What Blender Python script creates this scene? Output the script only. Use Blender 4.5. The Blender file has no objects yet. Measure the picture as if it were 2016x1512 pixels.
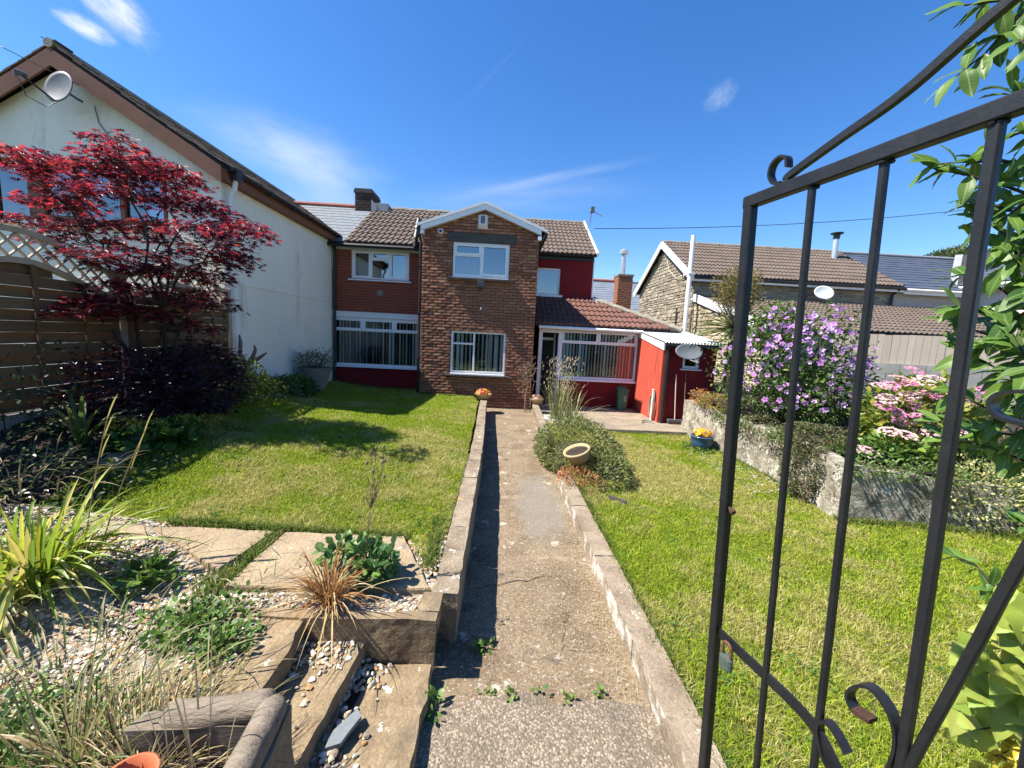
import bpy, math, random
import numpy as np
from mathutils import Matrix, Vector, Euler
R = math.radians
rng = np.random.default_rng(7)
random.seed(7)
SC = bpy.context.scene
COL = SC.collection

# ------------------------------------------------------------------ camera
EYE = Vector((0, 0, 1.95))
FPX, PITCH, ROLL, YAW = 770.0, R(7.0), R(2.86), R(1.8)
fw = Vector((math.sin(YAW) * math.cos(PITCH), math.cos(YAW) * math.cos(PITCH), -math.sin(PITCH)))
r0 = Vector((math.cos(YAW), -math.sin(YAW), 0))
u0 = r0.cross(fw)
rt = r0 * math.cos(ROLL) + u0 * math.sin(ROLL)
up = -r0 * math.sin(ROLL) + u0 * math.cos(ROLL)
cam = bpy.data.cameras.new('camera')
cam.sensor_width = 36.0
cam.lens = 36.0 * FPX / 2016.0
cam.clip_start, cam.clip_end = 0.03, 2000
co = bpy.data.objects.new('camera', cam)
COL.objects.link(co)
M4 = Matrix((rt, up, -fw)).transposed().to_4x4()
M4.translation = EYE
co.matrix_world = M4
SC.camera = co

# ------------------------------------------------------------------ sky and sun
SUN_TRAVEL = Vector((0.68, 0.085, -1.0)).normalized()
to_sun = -SUN_TRAVEL
SUN_EL = math.asin(to_sun.z)
SUN_AZ = math.atan2(to_sun.x, to_sun.y)
W = bpy.data.worlds.new('World')
SC.world = W
W.use_nodes = True
nt = W.node_tree
nt.nodes.clear()
N = nt.nodes.new
L = nt.links.new
out = N('ShaderNodeOutputWorld')
bg = N('ShaderNodeBackground')
bg.inputs['Strength'].default_value = 0.085
sky = N('ShaderNodeTexSky')
sky.sky_type = 'NISHITA'
sky.sun_disc = False
sky.sun_elevation = SUN_EL
sky.sun_rotation = SUN_AZ
sky.altitude = 200
sky.air_density = 1.0
sky.dust_density = 0.25
sky.ozone_density = 3.0
hs = N('ShaderNodeHueSaturation')
hs.inputs['Hue'].default_value = 0.507
hs.inputs['Saturation'].default_value = 1.30
hs.inputs['Value'].default_value = 1.18
L(sky.outputs[0], hs.inputs['Color'])
tc = N('ShaderNodeTexCoord')
last = hs.outputs[0]


def vmath(op, a, b=None):
    n = N('ShaderNodeVectorMath')
    n.operation = op
    L(a, n.inputs[0])
    if b is not None:
        if hasattr(b, 'is_linked'):
            L(b, n.inputs[1])
        else:
            n.inputs[1].default_value = b
    return n.outputs['Value'] if op == 'DOT_PRODUCT' else n.outputs[0]


def fmath(op, a, b=None, clamp=False):
    n = N('ShaderNodeMath')
    n.operation = op
    n.use_clamp = clamp
    for k, v in enumerate((a, b)):
        if v is None:
            continue
        if hasattr(v, 'is_linked'):
            L(v, n.inputs[k])
        else:
            n.inputs[k].default_value = v
    return n.outputs[0]


def cloud(d, tilt, su, sv, amount, nscale, lo, hi, stretch=1.0):
    """a wisp of cloud round the sky direction d: soft ellipse times fractal noise"""
    global last
    d = Vector(d).normalized()
    a = d.cross(Vector((0, 0, 1))).normalized()
    b = a.cross(d).normalized()
    ca, sa = math.cos(tilt), math.sin(tilt)
    a, b = a * ca + b * sa, b * ca - a * sa
    g = tc.outputs['Generated']
    u = fmath('DIVIDE', vmath('DOT_PRODUCT', g, a), su)
    v = fmath('DIVIDE', vmath('DOT_PRODUCT', g, b), sv)
    front = fmath('GREATER_THAN', vmath('DOT_PRODUCT', g, d), 0.0)
    r2 = fmath('ADD', fmath('MULTIPLY', u, u), fmath('MULTIPLY', v, v))
    e = fmath('POWER', 2.718, fmath('MULTIPLY', r2, -1.0))
    cmb = N('ShaderNodeCombineXYZ')
    L(u, cmb.inputs[0])
    L(fmath('MULTIPLY', v, stretch), cmb.inputs[1])
    cmb.inputs[2].default_value = su * 77
    no = N('ShaderNodeTexNoise')
    no.inputs['Scale'].default_value = nscale
    no.inputs['Detail'].default_value = 7
    no.inputs['Roughness'].default_value = 0.55
    L(cmb.outputs[0], no.inputs['Vector'])
    mr = N('ShaderNodeMapRange')
    mr.interpolation_type = 'SMOOTHSTEP'
    mr.inputs['From Min'].default_value = lo
    mr.inputs['From Max'].default_value = hi
    L(fmath('MULTIPLY', e, fmath('ADD', no.outputs[0], 0.25)), mr.inputs['Value'])
    m = fmath('MULTIPLY', fmath('MULTIPLY', mr.outputs[0], front), amount, True)
    mx = N('ShaderNodeMix')
    mx.data_type = 'RGBA'
    L(m, mx.inputs['Factor'])
    L(last, mx.inputs['A'])
    mx.inputs['B'].default_value = (4.9, 5.3, 5.9, 1)
    last = mx.outputs['Result']


cloud((-0.597, 0.662, 0.452), -0.5, 0.055, 0.032, 0.95, 2.2, 0.22, 0.95)
cloud((-0.632, 0.652, 0.418), -0.12, 0.036, 0.015, 0.95, 1.6, 0.22, 0.85)
cloud((-0.425, 0.84, 0.338), -0.1, 0.17, 0.058, 0.52, 2.0, 0.10, 1.1)
cloud((-0.37, 0.885, 0.285), -0.5, 0.17, 0.06, 0.30, 2.4, 0.15, 1.0)
cloud((0.075, 0.932, 0.352), 0.21, 0.23, 0.014, 0.20, 2.4, 0.15, 1.0, 0.6)
cloud((0.02, 0.935, 0.315), 0.10, 0.30, 0.045, 0.15, 2.4, 0.15, 1.0)
cloud((0.392, 0.792, 0.469), 0.5, 0.034, 0.026, 0.26, 2.6, 0.22, 1.0)
cloud((-0.045, 0.855, 0.518), 0.75, 0.12, 0.006, 0.03, 2.0, 0.2, 1.0)
cloud((-0.5, 0.84, 0.24), 0.0, 0.4, 0.06, 0.22, 2.4, 0.15, 1.0)
L(last, bg.inputs['Color'])
L(bg.outputs[0], out.inputs[0])

sd = bpy.data.lights.new('sun', 'SUN')
sd.energy = 5.0
sd.angle = R(0.55)
sd.color = (1.0, 0.945, 0.86)
so = bpy.data.objects.new('sun', sd)
COL.objects.link(so)
so.rotation_euler = SUN_TRAVEL.to_track_quat('-Z', 'Y').to_euler()
so.location = (-8, -1, 12)

vs = SC.view_settings
SC.display_settings.display_device = 'sRGB'
vs.view_transform = 'Standard'
vs.look = 'None'
vs.exposure = 1.2
vs.gamma = 1.0
vs.use_curve_mapping = False


# ------------------------------------------------------------------ numpy noise
def _h(ix, iy, iz):
    n = (ix * 374761393 + iy * 668265263 + iz * 2147483647 + 12345) & 0xFFFFFFFF
    n = ((n ^ (n >> 13)) * 1274126177) & 0xFFFFFFFF
    return ((n ^ (n >> 16)) & 0xFFFF) / 65535.0


def vnoise(P):
    P = np.asarray(P, float)
    i = np.floor(P).astype(np.int64)
    f = P - i
    f = f * f * (3 - 2 * f)
    o = 0
    for dx in (0, 1):
        for dy in (0, 1):
            for dz in (0, 1):
                w = (f[:, 0] if dx else 1 - f[:, 0]) * (f[:, 1] if dy else 1 - f[:, 1]) * (f[:, 2] if dz else 1 - f[:, 2])
                o = o + w * _h(i[:, 0] + dx, i[:, 1] + dy, i[:, 2] + dz)
    return o


def fbm(P, octv=4):
    P = np.asarray(P, float)
    a, s, t = 0.5, 0, 0
    for k in range(octv):
        s = s + a * vnoise(P * 2 ** k + 17.3 * k)
        t += a
        a *= 0.5
    return s / t


def fbm2(x, y, f=1.0, octv=4, seed=0.0):
    x, y = np.broadcast_arrays(np.asarray(x, float), np.asarray(y, float))
    return fbm(np.stack([x.ravel() * f + seed, y.ravel() * f - seed, np.full(x.size, seed)], 1), octv).reshape(x.shape)


# ------------------------------------------------------------------ mesh building
def mesh_np(name, V, Fs, mat=None, col=None, smooth=False):
    """V (n,3); Fs list of (m,k) index arrays"""
    V = np.ascontiguousarray(V, dtype=np.float32)
    Fs = [np.asarray(f, dtype=np.int32) for f in Fs if len(f)]
    me = bpy.data.meshes.new(name)
    me.vertices.add(len(V))
    me.vertices.foreach_set('co', V.ravel())
    nl = sum(f.size for f in Fs)
    npoly = sum(len(f) for f in Fs)
    me.loops.add(nl)
    me.polygons.add(npoly)
    me.loops.foreach_set('vertex_index', np.concatenate([f.ravel() for f in Fs]))
    tot = np.concatenate([np.full(len(f), f.shape[1], np.int32) for f in Fs])
    st = np.concatenate([[0], np.cumsum(tot)[:-1]]).astype(np.int32)
    me.polygons.foreach_set('loop_start', st)
    me.polygons.foreach_set('loop_total', tot)
    me.polygons.foreach_set('use_smooth', np.full(npoly, bool(smooth)))
    if col is not None:
        a = me.attributes.new('col', 'FLOAT_COLOR', 'POINT')
        c = np.ones((len(V), 4), np.float32)
        c[:, :3] = col
        a.data.foreach_set('color', c.ravel())
    if mat is not None:
        me.materials.append(mat)
    me.update(calc_edges=True)
    return me


class MB:
    def __init__(s):
        s.v, s.f, s.n = [], {}, 0

    def add(s, V, F):
        V = np.asarray(V, float).reshape(-1, 3)
        s.v.append(V)
        for f in F:
            s.f.setdefault(len(f), []).append([i + s.n for i in f])
        s.n += len(V)

    def addnp(s, V, F):
        F = np.asarray(F)
        s.v.append(np.asarray(V, float))
        s.f.setdefault(F.shape[1], []).extend((F + s.n).tolist())
        s.n += len(V)

    def hexa(s, c):
        """8 corners: bottom ring 0-3 (counter-clockwise), top ring 4-7"""
        s.add(c, [(3, 2, 1, 0), (4, 5, 6, 7), (0, 1, 5, 4), (1, 2, 6, 5), (2, 3, 7, 6), (3, 0, 4, 7)])

    def box(s, x0, x1, y0, y1, z0, z1):
        s.hexa([(x0, y0, z0), (x1, y0, z0), (x1, y1, z0), (x0, y1, z0), (x0, y0, z1), (x1, y0, z1), (x1, y1, z1), (x0, y1, z1)])

    def obox(s, o, a, b, c):
        o, a, b, c = (np.array(t, float) for t in (o, a, b, c))
        s.hexa([o, o + a, o + a + b, o + b, o + c, o + a + c, o + a + b + c, o + b + c])

    def beam(s, p, q, w, h, upv=(0, 0, 1)):
        """square bar from p to q: w across, h along upv"""
        p, q, upv = (np.array(t, float) for t in (p, q, upv))
        d = (q - p) / np.linalg.norm(q - p)
        a = np.cross(d, upv)
        a /= np.linalg.norm(a)
        c = np.cross(a, d)
        s.obox(p - a * w / 2 - c * h / 2, q - p, a * w, c * h)

    def prism(s, pts, ext):
        pts = np.array(pts, float)
        n = len(pts)
        V = np.concatenate([pts, pts + np.array(ext, float)])
        s.add(V, [tuple(range(n))[::-1], tuple(range(n, 2 * n))] + [(i, (i + 1) % n, n + (i + 1) % n, n + i) for i in range(n)])

    def tube(s, pts, rad, n=6, cap=True):
        pts = np.array(pts, float)
        m = len(pts)
        rad = np.broadcast_to(np.asarray(rad, float), (m,))
        T = np.gradient(pts, axis=0)
        T /= np.linalg.norm(T, axis=1)[:, None] + 1e-9
        ref = np.array([0, 0, 1.0]) if abs(T[0][2]) < 0.9 else np.array([1.0, 0, 0])
        V = []
        a = np.cross(T[0], ref)
        a /= np.linalg.norm(a)
        th = np.linspace(0, 2 * np.pi, n, endpoint=False)
        for i in range(m):
            a = a - T[i] * (a @ T[i])
            a /= np.linalg.norm(a) + 1e-9
            b = np.cross(T[i], a)
            V.append(pts[i] + rad[i] * (np.cos(th)[:, None] * a + np.sin(th)[:, None] * b))
        F = [(i * n + k, i * n + (k + 1) % n, (i + 1) * n + (k + 1) % n, (i + 1) * n + k) for i in range(m - 1) for k in range(n)]
        if cap:
            F += [tuple(range(n))[::-1], tuple((m - 1) * n + k for k in range(n))]
        s.add(np.concatenate(V), F)

    def lathe(s, prof, c=(0, 0, 0), n=20, rot=None):
        """prof: list of (r, z)"""
        th = np.linspace(0, 2 * np.pi, n, endpoint=False)
        V = np.concatenate([np.stack([r * np.cos(th), r * np.sin(th), np.full(n, z)], 1) for r, z in prof])
        if rot is not None:
            V = V @ np.array(rot).T
        V = V + np.array(c, float)
        m = len(prof)
        F = [(i * n + k, i * n + (k + 1) % n, (i + 1) * n + (k + 1) % n, (i + 1) * n + k) for i in range(m - 1) for k in range(n)]
        s.add(V, F)

    def rough(s, c, n=(6, 2, 2), amp=0.01, freq=6.0, seed=0.0):
        """a hexahedron (corners as in hexa) with subdivided faces pushed about by noise"""
        c = np.array(c, float)

        def P(u, v, w):
            u, v, w = u[:, None], v[:, None], w[:, None]
            b = (c[0] * (1 - u) + c[1] * u) * (1 - v) + (c[3] * (1 - u) + c[2] * u) * v
            t = (c[4] * (1 - u) + c[5] * u) * (1 - v) + (c[7] * (1 - u) + c[6] * u) * v
            return b * (1 - w) + t * w
        for ax in range(3):
            o = [k for k in range(3) if k != ax]
            for side in (0.0, 1.0):
                A, B = np.meshgrid(np.linspace(0, 1, n[o[0]] + 1), np.linspace(0, 1, n[o[1]] + 1), indexing='ij')
                q = [None] * 3
                q[ax] = np.full(A.size, side)
                q[o[0]] = A.ravel()
                q[o[1]] = B.ravel()
                V = P(*q)
                D = np.stack([fbm(V * freq + seed + k * 31.7, 3) - 0.5 for k in range(3)], 1) * 2 * amp
                V = V + D
                nb = n[o[1]] + 1
                F = []
                flip = (side > 0.5) == (ax == 1)
                for i in range(n[o[0]]):
                    for j in range(n[o[1]]):
                        f = (i * nb + j, (i + 1) * nb + j, (i + 1) * nb + j + 1, i * nb + j + 1)
                        F.append(f if not flip else f[::-1])
                if side < 0.5 and ax != 1 or side > 0.5 and ax == 1:
                    F = [f[::-1] for f in F] if ax != 1 else F
                s.add(V, F)

    def mesh(s, name, mat, smooth=False):
        return mesh_np(name, np.concatenate(s.v), [np.array(f) for f in s.f.values()], mat, None, smooth)


# ------------------------------------------------------------------ objects
def link(name, data):
    o = bpy.data.objects.new(name, data)
    COL.objects.link(o)
    return o


def tag(o, label=None, cat=None, group=None, kind=None):
    for k, v in (('label', label), ('category', cat), ('group', group), ('kind', kind)):
        if v:
            o[k] = v
    return o


def thing(name, label, cat, loc=(0, 0, 0), group=None):
    o = link(name, None)
    o.location = loc
    o.empty_display_size = 0.1
    return tag(o, label, cat, group)


def attach(o, parent):
    o.parent = parent
    if parent.type == 'EMPTY':
        o.matrix_parent_inverse = Matrix.Translation(-Vector(parent.location))
    return o


def part(name, mb, mat, parent, smooth=False, label=None, kind=None):
    me = mb.mesh(name, mat, smooth) if isinstance(mb, MB) else mb
    o = attach(link(name, me), parent)
    return tag(o, label, None, None, kind)


def solo(name, mb, mat, label, cat, group=None, smooth=False, kind=None):
    me = mb.mesh(name, mat, smooth) if isinstance(mb, MB) else mb
    return tag(link(name, me), label, cat, group, kind)


def inst(name, me, parent, loc, rot=None, scale=None):
    o = link(name, me)
    m = Matrix.Translation(loc)
    if rot is not None:
        m = m @ (rot if isinstance(rot, Matrix) else Euler(rot).to_matrix().to_4x4())
    if scale is not None:
        m = m @ Matrix.Diagonal((*scale, 1))
    o.matrix_basis = m
    if parent is not None:
        attach(o, parent)
    return o


def smoothstep(a, b, x):
    t = np.clip((np.asarray(x, float) - a) / (b - a), 0, 1)
    return t * t * (3 - 2 * t)


# ------------------------------------------------------------------ materials
def newmat(name):
    m = bpy.data.materials.new(name)
    m.use_nodes = True
    t = m.node_tree
    t.nodes.clear()
    o = t.nodes.new('ShaderNodeOutputMaterial')
    return m, t, o


def ramp(t, fac, cols, pos=None, mode='LINEAR'):
    r = t.nodes.new('ShaderNodeValToRGB')
    r.color_ramp.interpolation = mode
    el = r.color_ramp.elements
    n = len(cols)
    pos = pos or [k / max(1, n - 1) for k in range(n)]
    el[0].position, el[0].color = pos[0], (*cols[0], 1)
    el[1].position, el[1].color = pos[-1], (*cols[-1], 1)
    for k in range(1, n - 1):
        e = el.new(pos[k])
        e.color = (*cols[k], 1)
    t.links.new(fac, r.inputs[0])
    return r.outputs[0]


def noise(t, vec, scale, detail=5, rough=0.6):
    n = t.nodes.new('ShaderNodeTexNoise')
    n.inputs['Scale'].default_value = scale
    n.inputs['Detail'].default_value = detail
    n.inputs['Roughness'].default_value = rough
    t.links.new(vec, n.inputs['Vector'])
    return n.outputs[0]


def mixc(t, fac, a, b, mode='MIX'):
    m = t.nodes.new('ShaderNodeMix')
    m.data_type = 'RGBA'
    m.blend_type = mode
    for v, s in ((fac, m.inputs['Factor']), (a, m.inputs['A']), (b, m.inputs['B'])):
        if hasattr(v, 'is_linked'):
            t.links.new(v, s)
        elif isinstance(v, (tuple, list)):
            s.default_value = (*v, 1)
        else:
            s.default_value = v
    return m.outputs['Result']


def MAT(name, cols, scale=6.0, rough=0.85, bump=0.25, bscale=60.0, fine=0.25, spots=None, rnd=None, spec=0.3,
        stretch=None, vcol=False, metal=0.0, bdist=0.01, coat=None, side=None, stain=None):
    """cols: colours blended by noise; rnd: colours picked per object; spots: list of (colour, scale, lo, hi)"""
    m, t, o = newmat(name)
    p = t.nodes.new('ShaderNodeBsdfPrincipled')
    tcx = t.nodes.new('ShaderNodeTexCoord')
    vec = tcx.outputs['Object']
    if rnd is not None:
        oi = t.nodes.new('ShaderNodeObjectInfo')
        va = t.nodes.new('ShaderNodeVectorMath')
        va.operation = 'MULTIPLY_ADD'
        t.links.new(oi.outputs['Random'], va.inputs[0])
        va.inputs[1].default_value = (37, 53, 71)
        t.links.new(vec, va.inputs[2])
        vec = va.outputs[0]
    if stretch:
        mp = t.nodes.new('ShaderNodeMapping')
        mp.inputs['Scale'].default_value = stretch
        t.links.new(vec, mp.inputs[0])
        vec = mp.outputs[0]
    if vcol:
        at = t.nodes.new('ShaderNodeAttribute')
        at.attribute_name = 'col'
        c = at.outputs['Color']
    elif rnd is not None:
        c = ramp(t, oi.outputs['Random'], rnd)
        if cols:
            c = mixc(t, 0.5, c, ramp(t, noise(t, vec, scale), cols, [0.3, 0.7] if len(cols) == 2 else None))
    else:
        c = ramp(t, noise(t, vec, scale), cols, [0.3, 0.7] if len(cols) == 2 else None)
    nf = noise(t, vec, scale * 9 + 20, 6, 0.7)
    mr = t.nodes.new('ShaderNodeMapRange')
    mr.inputs['From Min'].default_value = 0.25
    mr.inputs['From Max'].default_value = 0.75
    mr.inputs['To Min'].default_value = 1 - fine
    mr.inputs['To Max'].default_value = 1 + fine
    t.links.new(nf, mr.inputs['Value'])
    mul = t.nodes.new('ShaderNodeVectorMath')
    mul.operation = 'SCALE'
    t.links.new(c, mul.inputs[0])
    t.links.new(mr.outputs[0], mul.inputs['Scale'])
    c = mul.outputs[0]
    for k, (sc_, ss, lo, hi) in enumerate(spots or []):
        n2 = noise(t, vec, ss, 6, 0.65)
        mr2 = t.nodes.new('ShaderNodeMapRange')
        mr2.interpolation_type = 'SMOOTHSTEP'
        mr2.inputs['From Min'].default_value = lo
        mr2.inputs['From Max'].default_value = hi
        t.links.new(n2, mr2.inputs['Value'])
        c = mixc(t, mr2.outputs[0], c, sc_)
    if stain is not None:
        mp2 = t.nodes.new('ShaderNodeMapping')
        mp2.vector_type = 'TEXTURE'
        mp2.inputs['Location'].default_value = stain[1]
        mp2.inputs['Scale'].default_value = stain[2]
        t.links.new(tcx.outputs['Object'], mp2.inputs[0])
        ln = t.nodes.new('ShaderNodeVectorMath')
        ln.operation = 'LENGTH'
        t.links.new(mp2.outputs[0], ln.inputs[0])
        ad = t.nodes.new('ShaderNodeMath')
        ad.operation = 'MULTIPLY_ADD'
        t.links.new(noise(t, tcx.outputs['Object'], 4.0, 7, 0.7), ad.inputs[0])
        ad.inputs[1].default_value = 1.6
        t.links.new(ln.outputs['Value'], ad.inputs[2])
        m5 = t.nodes.new('ShaderNodeMapRange')
        m5.interpolation_type = 'SMOOTHSTEP'
        m5.inputs['From Min'].default_value = 1.85
        m5.inputs['From Max'].default_value = 1.45
        m5.inputs['To Max'].default_value = 0.6
        t.links.new(ad.outputs[0], m5.inputs['Value'])
        c = mixc(t, m5.outputs[0], c, stain[0])
    if side is not None:
        ge = t.nodes.new('ShaderNodeNewGeometry')
        sx = t.nodes.new('ShaderNodeSeparateXYZ')
        t.links.new(ge.outputs['True Normal'], sx.inputs[0])
        ab = t.nodes.new('ShaderNodeMath')
        ab.operation = 'ABSOLUTE'
        t.links.new(sx.outputs[2], ab.inputs[0])
        m3 = t.nodes.new('ShaderNodeMapRange')
        m3.inputs['From Min'].default_value = 0.75
        m3.inputs['From Max'].default_value = 0.55
        t.links.new(ab.outputs[0], m3.inputs['Value'])
        m4 = t.nodes.new('ShaderNodeMapRange')
        m4.interpolation_type = 'SMOOTHSTEP'
        m4.inputs['From Min'].default_value = side[1]
        m4.inputs['From Max'].default_value = side[1] + 0.16
        t.links.new(noise(t, vec, side[2], 7, 0.7), m4.inputs['Value'])
        mm = t.nodes.new('ShaderNodeMath')
        mm.operation = 'MULTIPLY'
        t.links.new(m3.outputs[0], mm.inputs[0])
        t.links.new(m4.outputs[0], mm.inputs[1])
        c = mixc(t, mm.outputs[0], c, side[0])
    t.links.new(c, p.inputs['Base Color'])
    p.inputs['Roughness'].default_value = rough
    p.inputs['Metallic'].default_value = metal
    p.inputs['Specular IOR Level'].default_value = spec
    if bump:
        b = t.nodes.new('ShaderNodeBump')
        b.inputs['Strength'].default_value = bump
        b.inputs['Distance'].default_value = bdist
        t.links.new(noise(t, vec, bscale, 5, 0.65), b.inputs['Height'])
        t.links.new(b.outputs[0], p.inputs['Normal'])
    t.links.new(p.outputs[0], o.inputs[0])
    return m


def LEAF(name, trans=0.35, rough=0.45, spec=0.35, rnd=None, tint=1.6):
    """two-sided leaf: colour from the 'col' attribute or picked per object, light passing through"""
    m, t, o = newmat(name)
    p = t.nodes.new('ShaderNodeBsdfPrincipled')
    if rnd is None:
        at = t.nodes.new('ShaderNodeAttribute')
        at.attribute_name = 'col'
        c = at.outputs['Color']
    else:
        oi = t.nodes.new('ShaderNodeObjectInfo')
        c = ramp(t, oi.outputs['Random'], rnd)
    tcx = t.nodes.new('ShaderNodeTexCoord')
    nf = noise(t, tcx.outputs['Object'], 40, 4)
    mr = t.nodes.new('ShaderNodeMapRange')
    mr.inputs['To Min'].default_value = 0.7
    mr.inputs['To Max'].default_value = 1.3
    t.links.new(nf, mr.inputs['Value'])
    mul = t.nodes.new('ShaderNodeVectorMath')
    mul.operation = 'SCALE'
    t.links.new(c, mul.inputs[0])
    t.links.new(mr.outputs[0], mul.inputs['Scale'])
    c = mul.outputs[0]
    if rnd is not None:
        sx = t.nodes.new('ShaderNodeSeparateXYZ')
        t.links.new(tcx.outputs['Object'], sx.inputs[0])
        ab = t.nodes.new('ShaderNodeMath')
        ab.operation = 'ABSOLUTE'
        t.links.new(sx.outputs[0], ab.inputs[0])
        w1 = t.nodes.new('ShaderNodeMapRange')
        w1.inputs['From Min'].default_value = 0.022
        w1.inputs['From Max'].default_value = 0.006
        w1.inputs['To Max'].default_value = 0.55
        t.links.new(ab.outputs[0], w1.inputs['Value'])
        sl = t.nodes.new('ShaderNodeMath')
        sl.operation = 'MULTIPLY_ADD'
        t.links.new(ab.outputs[0], sl.inputs[0])
        sl.inputs[1].default_value = -0.9
        t.links.new(sx.outputs[1], sl.inputs[2])
        sn = t.nodes.new('ShaderNodeMath')
        sn.operation = 'SINE'
        s9 = t.nodes.new('ShaderNodeMath')
        s9.operation = 'MULTIPLY'
        s9.inputs[1].default_value = 62
        t.links.new(sl.outputs[0], s9.inputs[0])
        t.links.new(s9.outputs[0], sn.inputs[0])
        w2 = t.nodes.new('ShaderNodeMapRange')
        w2.inputs['From Min'].default_value = 0.86
        w2.inputs['From Max'].default_value = 1.0
        w2.inputs['To Max'].default_value = 0.28
        t.links.new(sn.outputs[0], w2.inputs['Value'])
        mxv = t.nodes.new('ShaderNodeMath')
        mxv.operation = 'MAXIMUM'
        t.links.new(w1.outputs[0], mxv.inputs[0])
        t.links.new(w2.outputs[0], mxv.inputs[1])
        c = mixc(t, mxv.outputs[0], c, (0.34, 0.42, 0.16))
        n5 = noise(t, tcx.outputs['Object'], 2.2, 4)
        mr5 = t.nodes.new('ShaderNodeMapRange')
        mr5.inputs['From Min'].default_value = 0.62
        mr5.inputs['From Max'].default_value = 0.78
        mr5.inputs['To Max'].default_value = 0.45
        t.links.new(n5, mr5.inputs['Value'])
        c = mixc(t, mr5.outputs[0], c, (0.20, 0.19, 0.05))
    t.links.new(c, p.inputs['Base Color'])
    p.inputs['Roughness'].default_value = rough
    p.inputs['Specular IOR Level'].default_value = spec
    tr = t.nodes.new('ShaderNodeBsdfTranslucent')
    sc_ = t.nodes.new('ShaderNodeVectorMath')
    sc_.operation = 'SCALE'
    sc_.inputs['Scale'].default_value = tint
    t.links.new(c, sc_.inputs[0])
    t.links.new(sc_.outputs[0], tr.inputs['Color'])
    mx = t.nodes.new('ShaderNodeMixShader')
    mx.inputs[0].default_value = trans
    t.links.new(p.outputs[0], mx.inputs[1])
    t.links.new(tr.outputs[0], mx.inputs[2])
    t.links.new(mx.outputs[0], o.inputs[0])
    return m


def GLASS(name, add=0.08, tint=(0.82, 0.88, 0.88)):
    m, t, o = newmat(name)
    tr = t.nodes.new('ShaderNodeBsdfTransparent')
    tr.inputs[0].default_value = (*tint, 1)
    gl = t.nodes.new('ShaderNodeBsdfGlossy')
    gl.inputs['Roughness'].default_value = 0.01
    gl.inputs['Color'].default_value = (0.93, 0.96, 1, 1)
    fr = t.nodes.new('ShaderNodeFresnel')
    fr.inputs['IOR'].default_value = 1.5
    ad = t.nodes.new('ShaderNodeMath')
    ad.use_clamp = True
    ad.inputs[1].default_value = add
    t.links.new(fr.outputs[0], ad.inputs[0])
    mx = t.nodes.new('ShaderNodeMixShader')
    t.links.new(ad.outputs[0], mx.inputs[0])
    t.links.new(tr.outputs[0], mx.inputs[1])
    t.links.new(gl.outputs[0], mx.inputs[2])
    t.links.new(mx.outputs[0], o.inputs[0])
    return m


m_white_render = MAT('cream_render', [(0.79, 0.755, 0.64), (0.86, 0.825, 0.71)], 1.6, 0.9, 0.6, 55, 0.07, [((0.50, 0.50, 0.42), 2.2, 0.55, 0.80), ((0.36, 0.36, 0.29), 5.0, 0.66, 0.85)], stretch=(1, 1, 0.28), bdist=0.012)
m_fair = MAT('brown_stained_board', [(0.16, 0.065, 0.035), (0.22, 0.095, 0.05)], 4, 0.6, 0.1, 30, 0.1, stretch=(1, 1, 1))
m_upvc = MAT('white_plastic', [(0.80, 0.81, 0.82), (0.84, 0.84, 0.84)], 3, 0.35, 0.0, 30, 0.03, spec=0.5)
m_oldwhite = MAT('weathered_white_paint', [(0.70, 0.71, 0.70), (0.80, 0.80, 0.79)], 5, 0.6, 0.1, 40, 0.08)
m_glass = GLASS('window_glass', 0.03, (0.93, 0.96, 0.96))
m_glass_sky = GLASS('reflective_window_glass', 0.16, (0.62, 0.70, 0.72))
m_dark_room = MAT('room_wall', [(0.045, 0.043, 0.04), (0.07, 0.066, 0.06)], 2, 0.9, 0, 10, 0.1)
m_blind = MAT('blind_fabric', [(0.78, 0.76, 0.70), (0.82, 0.80, 0.74)], 3, 0.9, 0, 10, 0.04)
m_net = MAT('net_curtain', [(0.11, 0.13, 0.15), (0.19, 0.21, 0.23)], 8, 0.9, 0, 10, 0.1, stretch=(6, 6, 0.3))
BR = [(0.24, 0.098, 0.052), (0.33, 0.145, 0.082), (0.27, 0.112, 0.064), (0.40, 0.205, 0.12), (0.30, 0.128, 0.068), (0.36, 0.165, 0.098), (0.20, 0.088, 0.058)]
m_brick = MAT('brown_brick', [(0.26, 0.108, 0.058), (0.36, 0.172, 0.10)], 9, 0.9, 0.7, 45, 0.22, rnd=BR, bdist=0.012)
m_brick_v = MAT('brown_brick_courses', [(0.2, 0.1, 0.06), (0.36, 0.19, 0.11)], 9, 0.9, 0.7, 45, 0.25, vcol=True, bdist=0.012)
RB = [(0.24, 0.048, 0.026), (0.30, 0.062, 0.033), (0.20, 0.040, 0.024), (0.34, 0.085, 0.048), (0.265, 0.052, 0.028)]
m_rbrick = MAT('red_brick', [(0.20, 0.05, 0.03), (0.27, 0.075, 0.045)], 9, 0.88, 0.4, 60, 0.2, rnd=RB)
m_mortar_d = MAT('dark_mortar', [(0.075, 0.058, 0.046), (0.12, 0.095, 0.075)], 8, 0.95, 0.6, 70, 0.3)
m_mortar_r = MAT('pink_mortar', [(0.24, 0.13, 0.09), (0.30, 0.19, 0.14)], 8, 0.95, 0.5, 70, 0.2)
m_redrend = MAT('red_painted_render', [(0.175, 0.008, 0.012), (0.23, 0.012, 0.015)], 2, 0.8, 0.9, 70, 0.16, [((0.095, 0.018, 0.018), 3.2, 0.50, 0.72), ((0.32, 0.075, 0.07), 8, 0.60, 0.8)], stretch=(1, 1, 0.35), bdist=0.012)  # darker copy of the one red paint, shade put into its colour
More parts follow.
